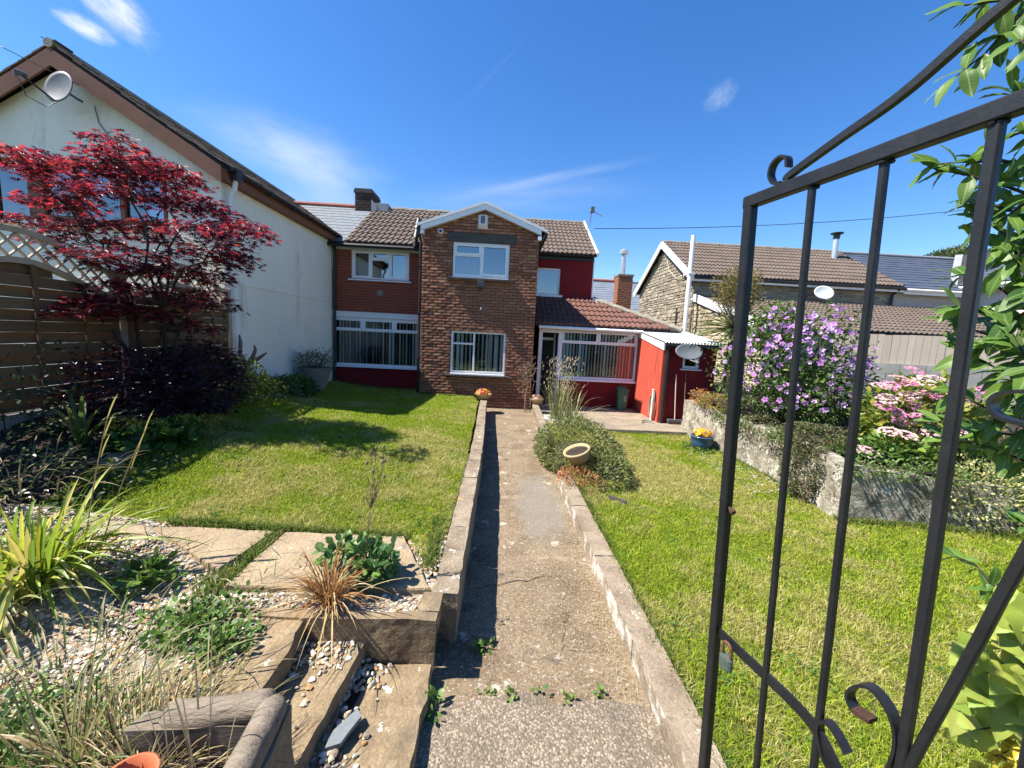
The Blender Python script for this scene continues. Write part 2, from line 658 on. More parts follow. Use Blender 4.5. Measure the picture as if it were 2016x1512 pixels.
m_red_sunlit = MAT('sunlit_red_painted_render', [(0.44, 0.062, 0.035), (0.54, 0.085, 0.048)], 2, 0.85, 1.0, 60, 0.18, [((0.28, 0.05, 0.033), 3.2, 0.50, 0.74), ((0.58, 0.19, 0.13), 9, 0.60, 0.8)], stretch=(1, 1, 0.35), bdist=0.018)  # same red paint on the outhouse side, sunlight put into its colour
TB = [(0.105, 0.078, 0.060), (0.13, 0.097, 0.075), (0.115, 0.084, 0.066), (0.15, 0.115, 0.09), (0.095, 0.073, 0.058)]
m_tile = MAT('brown_concrete_tile', [(0.09, 0.068, 0.053), (0.15, 0.115, 0.092)], 10, 0.85, 0.5, 60, 0.25, rnd=TB, spots=[((0.24, 0.21, 0.15), 14, 0.64, 0.8)])
TR_ = [(0.125, 0.056, 0.040), (0.155, 0.072, 0.050), (0.12, 0.058, 0.044), (0.18, 0.088, 0.062), (0.105, 0.054, 0.042)]
m_tile_r = MAT('terracotta_tile', [(0.11, 0.052, 0.038), (0.165, 0.080, 0.056)], 10, 0.85, 0.5, 60, 0.25, rnd=TR_, spots=[((0.17, 0.14, 0.10), 9, 0.60, 0.8)])
m_deck = MAT('roof_underlay', [(0.03, 0.028, 0.026), (0.045, 0.04, 0.038)], 4, 0.95, 0, 10, 0.1)
m_slate = MAT('grey_slate', [(0.14, 0.155, 0.165), (0.19, 0.205, 0.215)], 10, 0.6, 0.3, 40, 0.15, rnd=[(0.15, 0.165, 0.175), (0.175, 0.19, 0.20), (0.16, 0.18, 0.185), (0.19, 0.205, 0.21)])
m_slate_d = MAT('dark_blue_slate', [(0.055, 0.068, 0.095), (0.085, 0.10, 0.13)], 2, 0.5, 0.2, 30, 0.12)
m_slate_f = MAT('far_grey_slate', [(0.14, 0.165, 0.20), (0.19, 0.21, 0.245)], 1.5, 0.6, 0.2, 30, 0.12)
m_ridge = MAT('ridge_mortar', [(0.20, 0.175, 0.14), (0.30, 0.27, 0.21)], 8, 0.95, 0.8, 40, 0.3)
m_ridge_red = MAT('red_ridge_tile', [(0.30, 0.10, 0.075), (0.38, 0.14, 0.10)], 6, 0.8, 0.3, 40, 0.2)
m_black = MAT('black_plastic', [(0.012, 0.012, 0.013), (0.02, 0.02, 0.021)], 5, 0.45, 0.05, 40, 0.1, spec=0.5)
m_lead = MAT('lead_flashing', [(0.22, 0.23, 0.25), (0.3, 0.31, 0.33)], 8, 0.6, 0.2, 30, 0.15)
m_lintel = MAT('dark_stone', [(0.06, 0.055, 0.048), (0.10, 0.09, 0.078)], 8, 0.9, 0.5, 40, 0.3)
m_silver = MAT('galvanised_steel', [(0.55, 0.56, 0.57), (0.66, 0.67, 0.68)], 8, 0.38, 0.05, 30, 0.1, metal=0.7)
m_dish = MAT('grey_dish_paint', [(0.10, 0.11, 0.12), (0.135, 0.145, 0.155)], 3, 0.5, 0.0, 30, 0.06)
m_corr = MAT('corrugated_sheet', [(0.46, 0.50, 0.50), (0.60, 0.63, 0.61)], 4, 0.55, 0.1, 30, 0.15)
m_stone = MAT('rubble_stone', [(0.24, 0.20, 0.145), (0.36, 0.31, 0.23)], 5, 0.92, 0.8, 30, 0.3, vcol=True)
m_pointing = MAT('stone_pointing', [(0.30, 0.26, 0.20), (0.38, 0.33, 0.26)], 6, 0.95, 0.8, 40, 0.2)
m_pebble_d = MAT('pebbledash', [(0.40, 0.37, 0.34), (0.52, 0.48, 0.43)], 12, 0.95, 0.9, 90, 0.4)
m_cream_pd = MAT('cream_pebbledash', [(0.58, 0.53, 0.45), (0.68, 0.62, 0.54)], 12, 0.95, 0.9, 90, 0.3)
m_path = MAT('worn_concrete', [(0.125, 0.086, 0.050), (0.265, 0.20, 0.128)], 2.6, 0.92, 1.0, 70, 0.5,
             [((0.42, 0.37, 0.29), 58, 0.575, 0.64), ((0.06, 0.048, 0.036), 36, 0.60, 0.70), ((0.075, 0.06, 0.045), 2.6, 0.55, 0.72), ((0.34, 0.27, 0.16), 1.7, 0.58, 0.75), ((0.40, 0.36, 0.29), 4.0, 0.60, 0.66), ((0.56, 0.53, 0.46), 9.0, 0.66, 0.69)], stain=((0.205, 0.185, 0.155), (0.56, 4.45, 0.0), (0.34, 1.0, 1.0)))
m_patch = MAT('grey_concrete_patch', [(0.13, 0.115, 0.095), (0.255, 0.235, 0.205)], 3, 0.92, 0.9, 90, 0.5, [((0.38, 0.36, 0.33), 58, 0.585, 0.65), ((0.06, 0.05, 0.04), 36, 0.61, 0.71), ((0.09, 0.075, 0.06), 3.0, 0.56, 0.72)])
m_coping = MAT('lichened_concrete', [(0.17, 0.13, 0.085), (0.31, 0.25, 0.175)], 5, 0.92, 0.9, 60, 0.38,
               [((0.14, 0.12, 0.095), 7, 0.58, 0.72), ((0.58, 0.55, 0.49), 9, 0.645, 0.68), ((0.45, 0.28, 0.08), 4.5, 0.71, 0.75), ((0.5, 0.46, 0.4), 70, 0.62, 0.7)])
m_wallR = MAT('painted_wall', [(0.18, 0.135, 0.09), (0.32, 0.255, 0.18)], 5, 0.92, 0.9, 60, 0.38,
               [((0.14, 0.12, 0.095), 7, 0.58, 0.72), ((0.58, 0.55, 0.49), 9, 0.645, 0.68), ((0.45, 0.28, 0.08), 4.5, 0.71, 0.75), ((0.5, 0.46, 0.4), 70, 0.62, 0.7)], side=((0.58, 0.55, 0.48), 0.46, 6))
m_flake = MAT('flaking_whitewash', [(0.46, 0.44, 0.40), (0.60, 0.58, 0.53)], 7, 0.92, 0.9, 40, 0.25,
              [((0.26, 0.22, 0.17), 8, 0.50, 0.58), ((0.15, 0.13, 0.10), 16, 0.62, 0.7)], stretch=(1, 1, 0.45))
m_sand = MAT('sandstone', [(0.165, 0.118, 0.066), (0.315, 0.235, 0.14)], 5, 0.92, 1.0, 45, 0.42,
             [((0.15, 0.115, 0.075), 4, 0.52, 0.70), ((0.16, 0.13, 0.09), 60, 0.60, 0.7), ((0.62, 0.59, 0.52), 9, 0.655, 0.675), ((0.46, 0.25, 0.06), 6, 0.73, 0.77)])
m_slabs = MAT('paving_stone', [(0.25, 0.185, 0.112), (0.365, 0.28, 0.175)], 3, 0.92, 0.9, 60, 0.36, [((0.19, 0.155, 0.11), 5, 0.55, 0.72), ((0.20, 0.17, 0.125), 55, 0.61, 0.7), ((0.58, 0.55, 0.49), 12, 0.67, 0.70)])
m_patio = MAT('patio_concrete', [(0.21, 0.17, 0.12), (0.315, 0.26, 0.19)], 2, 0.93, 0.7, 50, 0.36, [((0.12, 0.098, 0.07), 3, 0.52, 0.72), ((0.40, 0.35, 0.27), 5, 0.62, 0.72)], stretch=(1, 1.6, 1))
m_limewall = MAT('limewashed_wall', [(0.17, 0.145, 0.10), (0.46, 0.42, 0.33)], 4.5, 0.94, 1.0, 26, 0.5,
                 [((0.16, 0.135, 0.095), 5, 0.52, 0.64), ((0.10, 0.085, 0.06), 14, 0.60, 0.7), ((0.62, 0.59, 0.51), 8, 0.56, 0.64)], bdist=0.035)
m_block = MAT('grey_blockwork', [(0.20, 0.20, 0.185), (0.28, 0.28, 0.255)], 3, 0.95, 0.7, 50, 0.3)
m_soil = MAT('garden_soil', [(0.028, 0.021, 0.015), (0.06, 0.047, 0.034)], 7, 0.97, 1.0, 40, 0.5, bdist=0.03)
m_grit = MAT('gritty_soil', [(0.22, 0.175, 0.12), (0.42, 0.35, 0.26)], 9, 0.96, 1.0, 60, 0.5, bdist=0.02)
m_turf = MAT('turf', [(0.075, 0.10, 0.018), (0.19, 0.18, 0.055)], 2.2, 0.95, 0.9, 90, 0.5, bdist=0.03)
m_turf2 = MAT('dry_turf', [(0.10, 0.115, 0.028), (0.24, 0.205, 0.085)], 2.2, 0.95, 0.9, 90, 0.5, bdist=0.03)
m_far = MAT('rough_land', [(0.07, 0.09, 0.03), (0.13, 0.13, 0.06)], 0.3, 0.95, 0.4, 5, 0.3)
m_fence = MAT('weathered_fence_wood', [(0.10, 0.06, 0.03), (0.16, 0.10, 0.055)], 5, 0.85, 0.5, 30, 0.22, rnd=[(0.10, 0.058, 0.030), (0.14, 0.085, 0.046), (0.17, 0.11, 0.06), (0.12, 0.07, 0.04)], stretch=(3, 0.6, 8))
m_trellis = MAT('grey_trellis_wood', [(0.33, 0.26, 0.19), (0.42, 0.35, 0.27)], 6, 0.85, 0.4, 30, 0.2)
m_greyboard = MAT('silvered_boards', [(0.30, 0.25, 0.19), (0.46, 0.40, 0.33)], 2, 0.9, 0.4, 20, 0.15, rnd=[(0.30, 0.25, 0.195), (0.40, 0.345, 0.28), (0.35, 0.30, 0.24), (0.44, 0.385, 0.32)], stretch=(9, 9, 0.6))
m_log = MAT('weathered_log', [(0.17, 0.135, 0.095), (0.27, 0.22, 0.165)], 6, 0.9, 0.9, 25, 0.3, [((0.075, 0.055, 0.04), 5, 0.6, 0.72)], stretch=(0.7, 3, 3), bdist=0.015)
m_bark = MAT('bark', [(0.028, 0.021, 0.017), (0.06, 0.046, 0.036)], 14, 0.9, 0.7, 40, 0.3)
m_twig = MAT('dead_heather_twigs', [(0.045, 0.045, 0.022), (0.085, 0.08, 0.04)], 20, 0.95, 0.9, 60, 0.4)
m_drift = MAT('dead_wood', [(0.17, 0.125, 0.09), (0.27, 0.21, 0.155)], 12, 0.9, 0.7, 40, 0.3, stretch=(3, 3, 0.6))
m_iron = MAT('black_gate_paint', [(0.009, 0.0095, 0.0105), (0.017, 0.018, 0.0195)], 12, 0.42, 0.12, 50, 0.22, [((0.08, 0.034, 0.018), 13, 0.64, 0.76), ((0.62, 0.61, 0.58), 34, 0.775, 0.79)], spec=0.35)
m_rust = MAT('rusty_iron', [(0.10, 0.045, 0.028), (0.17, 0.08, 0.05)], 20, 0.85, 0.5, 60, 0.3)
m_oldrust = MAT('dark_rust', [(0.035, 0.018, 0.012), (0.07, 0.035, 0.022)], 20, 0.8, 0.5, 60, 0.3)
m_brass = MAT('tarnished_brass', [(0.07, 0.085, 0.06), (0.12, 0.16, 0.13)], 30, 0.55, 0.3, 70, 0.3, metal=0.3)
m_terra = MAT('terracotta_pot', [(0.38, 0.10, 0.04), (0.48, 0.14, 0.055)], 6, 0.6, 0.1, 40, 0.1)
m_buff = MAT('buff_pot', [(0.34, 0.25, 0.13), (0.44, 0.34, 0.19)], 8, 0.8, 0.2, 40, 0.15)
m_greypot = MAT('grey_stoneware', [(0.17, 0.155, 0.135), (0.24, 0.22, 0.19)], 8, 0.75, 0.2, 40, 0.15)
m_bluepot = MAT('blue_glaze', [(0.03, 0.075, 0.16), (0.05, 0.11, 0.22)], 5, 0.2, 0, 30, 0.1, spec=0.6)
m_bin = MAT('green_bin_plastic', [(0.012, 0.11, 0.065), (0.018, 0.14, 0.08)], 4, 0.4, 0, 30, 0.06, spec=0.5)
m_hose = MAT('hose_rubber', [(0.14, 0.16, 0.12), (0.2, 0.22, 0.17)], 5, 0.5, 0, 30, 0.1)
m_broom = MAT('pale_wood_pole', [(0.5, 0.42, 0.33), (0.6, 0.52, 0.42)], 5, 0.6, 0.1, 30, 0.1)
m_grass = LEAF('grass_blades', 0.35, 0.6, 0.2, None, 1.5)
m_leaf = LEAF('leaves', 0.30, 0.45, 0.35)
m_gloss = LEAF('glossy_leaves', 0.30, 0.28, 0.5)
m_petal = LEAF('petals', 0.35, 0.6, 0.15, None, 1.2)
m_maple = LEAF('maple_leaves', 0.42, 0.42, 0.35, None, 2.3)
m_pebbles = MAT('pebbles', [(0.5, 0.5, 0.5), (0.5, 0.5, 0.5)], 30, 0.75, 0.15, 60, 0.22, vcol=True)
m_stem = MAT('brown_stems', [(0.20, 0.14, 0.08), (0.30, 0.23, 0.14)], 20, 0.85, 0.2, 40, 0.2)
m_straw = LEAF('dry_stems', 0.15, 0.8, 0.1, None, 1.2)
m_wallL = MAT('rough_concrete', [(0.165, 0.125, 0.08), (0.31, 0.25, 0.175)], 5, 0.92, 1.0, 60, 0.42,
              [((0.085, 0.07, 0.05), 6, 0.55, 0.70), ((0.56, 0.53, 0.46), 9, 0.64, 0.68), ((0.42, 0.25, 0.06), 4.5, 0.69, 0.73), ((0.46, 0.41, 0.33), 60, 0.59, 0.67), ((0.07, 0.055, 0.04), 45, 0.63, 0.71)])


def AGG(name):
    """concrete with its pebbles showing"""
    m, t, o = newmat(name)
    p = t.nodes.new('ShaderNodeBsdfPrincipled')
    tcx = t.nodes.new('ShaderNodeTexCoord')
    v = t.nodes.new('ShaderNodeTexVoronoi')
    v.inputs['Scale'].default_value = 95
    t.links.new(tcx.outputs['Object'], v.inputs['Vector'])
    sp = t.nodes.new('ShaderNodeSeparateColor')
    t.links.new(v.outputs['Color'], sp.inputs[0])
    c = ramp(t, sp.outputs[0], [(0.13, 0.098, 0.065), (0.215, 0.165, 0.11), (0.29, 0.225, 0.155), (0.165, 0.13, 0.09), (0.36, 0.30, 0.225), (0.24, 0.165, 0.105)], None, 'CONSTANT')
    e = t.nodes.new('ShaderNodeMapRange')
    e.inputs['From Min'].default_value = 0.35
    e.inputs['From Max'].default_value = 0.85
    t.links.new(v.outputs['Distance'], e.inputs['Value'])
    c = mixc(t, e.outputs[0], c, (0.145, 0.112, 0.077))
    n2 = noise(t, tcx.outputs['Object'], 3.0, 5)
    mr = t.nodes.new('ShaderNodeMapRange')
    mr.inputs['From Min'].default_value = 0.5
    mr.inputs['From Max'].default_value = 0.7
    mr.inputs['To Max'].default_value = 0.7
    t.links.new(n2, mr.inputs['Value'])
    c = mixc(t, mr.outputs[0], c, (0.085, 0.068, 0.048))
    t.links.new(c, p.inputs['Base Color'])
    p.inputs['Roughness'].default_value = 0.9
    b = t.nodes.new('ShaderNodeBump')
    b.inputs['Strength'].default_value = 0.8
    b.inputs['Distance'].default_value = 0.006
    b.invert = True
    t.links.new(v.outputs['Distance'], b.inputs['Height'])
    t.links.new(b.outputs[0], p.inputs['Normal'])
    t.links.new(p.outputs[0], o.inputs[0])
    return m


m_agg = AGG('exposed_aggregate')


# =================================================================== GROUND
def z_left(x, y):
    """left lawn and bed: tilts up to the fence, sinks towards the house"""
    x, y = np.asarray(x, float), np.asarray(y, float)
    z = 0.345 + np.clip(-0.4 - x, 0, 3.1) * 0.075 * (0.25 + 0.75 * smoothstep(2.9, 4.6, y)) + np.clip(-3.4 - x, 0, 1.3) * 0.33
    far = smoothstep(5.0, 10.2, y)
    return z * (1 - far) + (0.30 + np.clip(-3.4 - x, 0, 1.3) * 0.12) * far


def z_right(x, y):
    x, y = np.asarray(x, float), np.asarray(y, float)
    near = 0.11 - 0.17 * smoothstep(1.0, 2.6, x)
    return near - 0.03 * smoothstep(5.0, 8.4, y) * smoothstep(0.9, 1.6, x)


def z_gravel(x, y):
    x, y = np.asarray(x, float), np.asarray(y, float)
    return 0.345 + 0.05 * smoothstep(-1.6, -3.2, x) + 0.10 * smoothstep(-2.4, -4.2, x)


def sheet(name, xs, ys, zf, mat, label, mask=None, rough=0.01, kind='structure', cat=None):
    X, Y = np.meshgrid(xs, ys, indexing='ij')
    Z = zf(X, Y) + (fbm2(X, Y, 5.0, 3) - 0.5) * 2 * rough
    nx, ny = X.shape
    I = np.arange(nx * ny).reshape(nx, ny)
    F = np.stack([I[:-1, :-1], I[1:, :-1], I[1:, 1:], I[:-1, 1:]], -1).reshape(-1, 4)
    if mask is not None:
        cx = X.ravel()[F].mean(1)
        cy = Y.ravel()[F].mean(1)
        F = F[mask(cx, cy)]
    me = mesh_np(name, np.stack([X.ravel(), Y.ravel(), Z.ravel()], 1), [F], mat, None, True)
    return tag(link(name, me), label, cat, None, kind)


def poly_mask(poly):
    P = np.array(poly, float)

    def f(x, y):
        x, y = np.asarray(x, float), np.asarray(y, float)
        ins = np.zeros(x.shape, bool)
        for i in range(len(P)):
            (x1, y1), (x2, y2) = P[i], P[(i + 1) % len(P)]
            c = ((y1 > y) != (y2 > y)) & (x < (x2 - x1) * (y - y1) / (y2 - y1 + 1e-12) + x1)
            ins ^= c
        return ins
    return f


mb = MB()
mb.add([(-900, -300, -0.35), (900, -300, -0.35), (900, 900, -0.35), (-900, 900, -0.35)], [(0, 1, 2, 3)])
solo('ground', mb, m_far, 'rough green land running out to the horizon', None, kind='structure')

# path: level strip from the camera to the brick wall
ys = np.concatenate([np.linspace(-0.5, 4, 60), np.linspace(4.1, 10.28, 50)])


def path_in(y):
    return -0.20 - 0.10 * smoothstep(5, 9.8, y)


path = sheet('path', np.linspace(-0.45, 0.90, 20), ys, lambda x, y: 0.012 * np.sin(y * 1.1) + 0.03 * smoothstep(7, 10, y), m_path,
             'straight worn concrete path leading down the garden to the brick house', rough=0.008)
# the nearest bay of the path is a separate pour with pebbles showing, a little higher, with a ragged open joint
near_bay = sheet('near_bay', np.linspace(-0.45, 0.88, 30), np.concatenate([np.linspace(0.3, 1.86, 40)]), lambda x, y: 0.022 + 0.012 * np.sin(y * 1.1) + 0 * x, m_agg, None, None, 0.004, None)
attach(near_bay, path)
for v_ in near_bay.data.vertices:
    v_.co.y += (float(fbm2(v_.co.x, 3.3, 5.0, 3)) - 0.5) * 0.16 * max(0.0, (v_.co.y - 1.2) / 0.66)
for (cx, cy, ln, aa) in ((0.15, 2.9, 0.9, 0.3), (0.5, 2.35, 0.6, 1.3), (0.1, 6.6, 0.8, 0.1), (0.4, 7.9, 0.8, 0.05)):
    mb = MB()
    tt_ = np.linspace(-0.5, 0.5, 16)
    cxs = cx + ln * tt_ * math.cos(aa) + rng.normal(0, 0.012, 16)
    cys = cy + ln * tt_ * math.sin(aa) + rng.normal(0, 0.012, 16)
    zz_ = 0.012 * np.sin(cys * 1.1) + 0.03 * smoothstep(7, 10, cys) + 0.0075
    wv = 0.004 * np.cos(tt_ * 3.1)
    mb.add(np.concatenate([np.stack([cxs, cys - wv, zz_], 1), np.stack([cxs, cys + wv, zz_], 1)]), [(i, i + 1, 16 + i + 1, 16 + i) for i in range(15)])
    part('crack', mb, m_soil, path)

# left lawn
LAWN_L = [(-0.44, 2.50), (-0.66, 2.90), (-1.68, 2.93), (-2.5, 2.95), (-3.05, 2.97), (-3.55, 3.0), (-3.66, 3.4), (-3.75, 4.3), (-3.95, 5.6), (-4.0, 7.0), (-4.0, 8.4), (-4.3, 9.3), (-4.68, 9.9), (-4.72, 10.95), (-2.2, 10.95), (-2.15, 10.28), (-0.7, 10.26), (-0.52, 9.5), (-0.40, 5.5), (-0.385, 3.0)]
mL = poly_mask(LAWN_L)
sheet('lawn', np.linspace(-4.8, -0.3, 70), np.linspace(2.3, 11.0, 110), z_left, m_turf, 'bright green lawn left of the path with a few dry patches', mL, 0.008)
# bed along the fence
BED = [(-3.05, 2.97), (-3.55, 3.0), (-3.66, 3.4), (-3.75, 4.3), (-3.95, 5.6), (-4.0, 7.0), (-4.0, 8.4), (-4.3, 9.3), (-4.68, 9.9), (-4.75, 6.7), (-5.0, 6.7), (-5.0, 1.6), (-3.2, 1.6)]
mBed = poly_mask(BED)
sheet('flower_bed', np.linspace(-5.1, -3.0, 40), np.linspace(1.5, 10.0, 110), lambda x, y: z_left(x, y) - 0.015 + 0.02 * smoothstep(-3.6, -4.2, x), m_soil,
      'dark soil of the shaded flower bed along the fence', lambda x, y: mBed(x, y), 0.03)
# stone edging between the bed and the lawn
edge = thing('bed_edging', 'row of flat grey stones between lawn and shaded bed', 'stone edging', (-3.8, 4.5, 0.6))
ep = np.array([(-3.62, 3.62), (-3.66, 3.7), (-3.80, 4.3), (-4.0, 5.6), (-4.05, 7.0), (-4.05, 8.3)])
tt = np.concatenate([[0], np.cumsum(np.hypot(*np.diff(ep, axis=0).T))])
k = 0
sp = 0.0
while sp < tt[-1] - 0.3:
    ln = random.uniform(0.26, 0.42)
    a = np.array([np.interp(sp, tt, ep[:, j]) for j in (0, 1)])
    b = np.array([np.interp(sp + ln - 0.03, tt, ep[:, j]) for j in (0, 1)])
    d = (b - a) / np.linalg.norm(b - a)
    nn = np.array([-d[1], d[0]]) * 0.075
    q = [a - nn, b - nn, b + nn, a + nn]
    if nn[0] > 0:
        q = [a + nn, b + nn, b - nn, a - nn]
    zz = [float(z_left(*p)) for p in q]
    m1 = MB()
    m1.rough([(p[0], p[1], z - 0.06) for p, z in zip(q, zz)] + [(p[0], p[1], z + 0.025) for p, z in zip(q, zz)], (3, 2, 1), 0.012, 6, k)
    part('edging_stone', m1, m_block, edge)
    sp += ln
    k += 1

# gravel terrace at the near left: grit under the loose stones
GRAV = [(-0.33, 2.05), (-0.33, 2.3), (-0.66, 2.92), (-3.1, 3.0), (-5.0, 3.0), (-5.0, 0.2), (-0.95, 0.2), (-1.1, 1.45), (-1.02, 1.98)]
mG = poly_mask(GRAV)
terrace = sheet('gravel_terrace', np.linspace(-5.0, -0.30, 90), np.linspace(0.2, 3.0, 60), z_gravel, m_grit,
                'gritty terrace of pale gravel left of the stone steps', mG, 0.015)


def slab(name, poly, z0, z1, mat, parent, seed, amp=0.008):
    """irregular stone: outline subdivided and roughened, with a worn rim"""
    P = np.array(poly, float)
    pts = []
    for i in range(len(P)):
        a, b = P[i], P[(i + 1) % len(P)]
        n = max(2, int(np.linalg.norm(b - a) / 0.05))
        for j in range(n):
            pts.append(a + (b - a) * j / n)
    pts = np.array(pts)
    w = np.stack([fbm2(pts[:, 0], pts[:, 1], 9, 3, seed), fbm2(pts[:, 0], pts[:, 1], 9, 3, seed + 9)], 1) - 0.5
    pts = pts + w * 2 * amp * 1.6
    c = pts.mean(0)
    m = MB()
    n = len(pts)
    rings = []
    for (sc_, z) in ((1.0, z0), (1.0, z1 - 0.012), (0.985, z1), (0.7, z1), (0.35, z1)):
        q = c + (pts - c) * sc_
        zz = z + (fbm2(q[:, 0], q[:, 1], 7, 3, seed + 3) - 0.5) * amp * 1.5
        rings.append(np.column_stack([q, zz]))
    V = np.concatenate(rings + [np.array([[*c, z1]])])
    F = [(r * n + i, r * n + (i + 1) % n, (r + 1) * n + (i + 1) % n, (r + 1) * n + i) for r in range(4) for i in range(n)]
    F += [(4 * n + i, 4 * n + (i + 1) % n, 5 * n) for i in range(n)]
    m.add(V, F)
    return part(name, m, mat, parent)


slab('paving_slab', [(-1.60, 2.21), (-0.37, 2.25), (-0.68, 2.86), (-1.585, 2.865)], 0.30, 0.385, m_slabs, terrace, 1)
slab('paving_slab', [(-1.74, 2.37), (-1.655, 2.875), (-2.42, 2.89), (-2.58, 2.86), (-2.25, 2.68), (-1.86, 2.44)], 0.30, 0.385, m_slabs, terrace, 5)
slab('paving_slab', [(-2.46, 2.70), (-2.62, 2.86), (-3.05, 2.90), (-3.0, 2.78)], 0.32, 0.395, m_slabs, terrace, 8)

# steps: three stone treads with the planter stone on edge above them
steps = thing('stone_steps', 'three worn sandstone step treads strewn with pebbles beside the path', 'steps', (-0.7, 1.6, 0))
slab('tread', [(-0.30, 1.975), (-0.60, 1.965), (-0.665, 1.6), (-0.74, 1.22), (-0.30, 1.22)], 0.01, 0.12, m_sand, steps, 11, 0.012)
slab('tread', [(-0.67, 2.0), (-1.03, 2.04), (-1.08, 1.65), (-1.16, 1.22), (-0.75, 1.22), (-0.705, 1.55)], 0.15, 0.24, m_sand, steps, 14, 0.012)
slab('tread', [(-1.00, 1.985), (-1.42, 2.03), (-1.42, 1.3), (-1.0, 1.3), (-0.965, 1.6)], 0.26, 0.365, m_sand, steps, 17, 0.012)
slab('tread', [(-0.66, 1.215), (-0.30, 1.215), (-0.30, 0.85), (-0.66, 0.85)], 0.05, 0.14, m_sand, steps, 19, 0.01)
m1 = MB()
m1.rough([(-1.45, 1.99, 0.06), (-0.295, 1.98, 0.06), (-0.295, 2.045, 0.06), (-1.45, 2.055, 0.06), (-1.45, 1.985, 0.372), (-0.29, 1.975, 0.385), (-0.29, 2.04, 0.385), (-1.45, 2.05, 0.372)], (28, 2, 8), 0.012, 7, 2)
part('riser_stone', m1, m_sand, steps)
m1 = MB()
m1.rough([(-0.40, 2.05, 0.25), (-0.285, 2.05, 0.25), (-0.285, 2.215, 0.25), (-0.40, 2.215, 0.25), (-0.40, 2.05, 0.38), (-0.285, 2.05, 0.385), (-0.285, 2.215, 0.385), (-0.40, 2.215, 0.38)], (3, 4, 2), 0.008, 7, 3)
part('end_stone', m1, m_sand, steps)
# ground under the treads
m1 = MB()
m1.box(-1.5, -0.34, 0.3, 1.97, -0.1, 0.02)
m1.box(-1.5, -0.70, 0.3, 1.97, 0.03, 0.14)
m1.box(-1.5, -1.03, 0.3, 1.97, 0.15, 0.25)
part('step_bedding', m1, m_grit, steps)
slab('slate_shard', [(-0.60, 1.66), (-0.57, 1.62), (-0.615, 1.50), (-0.67, 1.48), (-0.675, 1.54)], 0.155, 0.175, m_slate, steps, 23, 0.006)


# low walls either side of the path, built of lengths with open joints
def wall_run(name, label, inner, thick, ztop, y0, y1, mat, seed, zb=-0.05, side=-1):
    t = thing(name, label, 'low wall', ((inner(y0)), y0, 0))
    y = y0
    k = 0
    while y < y1 - 0.05:
        ln = min(random.uniform(0.75, 1.15), y1 - y)
        e = y + ln - 0.006
        a0, a1 = inner(y), inner(e)
        dz = random.uniform(-0.004, 0.004)
        if side < 0:
            b = [(a0 - thick, y), (a0, y), (a1, e), (a1 - thick, e)]
        else:
            b = [(a0, y), (a0 + thick, y), (a1 + thick, e), (a1, e)]
        m = MB()
        m.rough([(p, q, zb) for p, q in b] + [(p, q, ztop(q) + dz) for p, q in b], (5, int(16 * ln) + 1, 7), 0.011, 8, seed + k * 3.1)
        part('coping_block', m, mat, t, smooth=True)
        y += ln
        k += 1
    return t


wall_run('path_wall', 'low lichened concrete wall holding the lawn left of the path', path_in, 0.155, lambda y: 0.372 - 0.012 * smoothstep(4, 10, y), 2.22, 9.75, m_wallL, 3)
wall_run('path_wall', 'low concrete wall right of the path with a flaking white inner face', lambda y: 0.865 + 0.02 * math.sin(y), 0.165, lambda y: 0.15, 0.55, 5.15, m_wallR, 40, side=1)
wall_run('path_wall', 'short broken end of low wall by the tall grasses near the house', lambda y: 0.86, 0.15, lambda y: 0.17 + 0.06 * smoothstep(8, 10, y), 7.4, 10.0, m_coping, 60, side=1)
# right lawn and patio
LAWN_R = [(1.03, 0.3), (1.03, 5.2), (1.05, 8.46), (4.25, 8.46), (4.25, 6.0), (4.12, 4.38), (5.5, 4.2), (9.0, 3.8), (9.0, 0.3)]
mR = poly_mask(LAWN_R)
sheet('lawn', np.linspace(0.95, 9.0, 90), np.linspace(0.3, 8.5, 110), z_right, m_turf2, 'drier yellow-green lawn to the right of the path, beyond the gate', mR, 0.01)
patio = sheet('patio', np.linspace(0.92, 5.4, 30), np.linspace(8.48, 13.0, 30), lambda x, y: x * 0 + 0.0, m_patio, 'pale concrete patio in front of the sunroom', None, 0.004)
mb = MB()
mb.box(1.0, 4.25, 8.46, 8.50, -0.2, -0.003)
part('patio_edge', mb, m_patio, patio)

# retaining wall at the right with its raised bed
rw = thing('retaining_wall', 'chest high whitewashed rubble wall bounding the right lawn', 'garden wall', (4.2, 6, 0))
rw['label'] = 'knee high rough whitewashed wall bounding the right-hand lawn'
rp = [(4.22, 8.75), (4.30, 7.4), (4.32, 6.2), (4.22, 5.1), (4.10, 4.36)]
for i in range(len(rp) - 1):
    (xa, ya), (xb, yb) = rp[i], rp[i + 1]
    za, zb_ = 0.70 - 0.02 * i, 0.70 - 0.02 * (i + 1)
    m = MB()
    m.rough([(xb, yb, -0.2), (xb + 0.24, yb, -0.2), (xa + 0.24, ya, -0.2), (xa, ya, -0.2), (xb + 0.03, yb, zb_), (xb + 0.24, yb, zb_), (xa + 0.24, ya, za), (xa + 0.03, ya, za)], (3, 40, 22), 0.026, 6.0, 7.7)
    part('wall_section', m, m_limewall, rw, smooth=True)
m = MB()
m.rough([(4.09, 4.345, -0.2), (6.1, 4.16, -0.2), (6.1, 4.45, -0.2), (4.11, 4.58, -0.2), (4.125, 4.37, 0.62), (6.1, 4.24, 0.46), (6.1, 4.45, 0.46), (4.13, 4.58, 0.62)], (70, 3, 22), 0.026, 6.0, 7.7)
part('wall_section', m, m_limewall, rw, smooth=True)
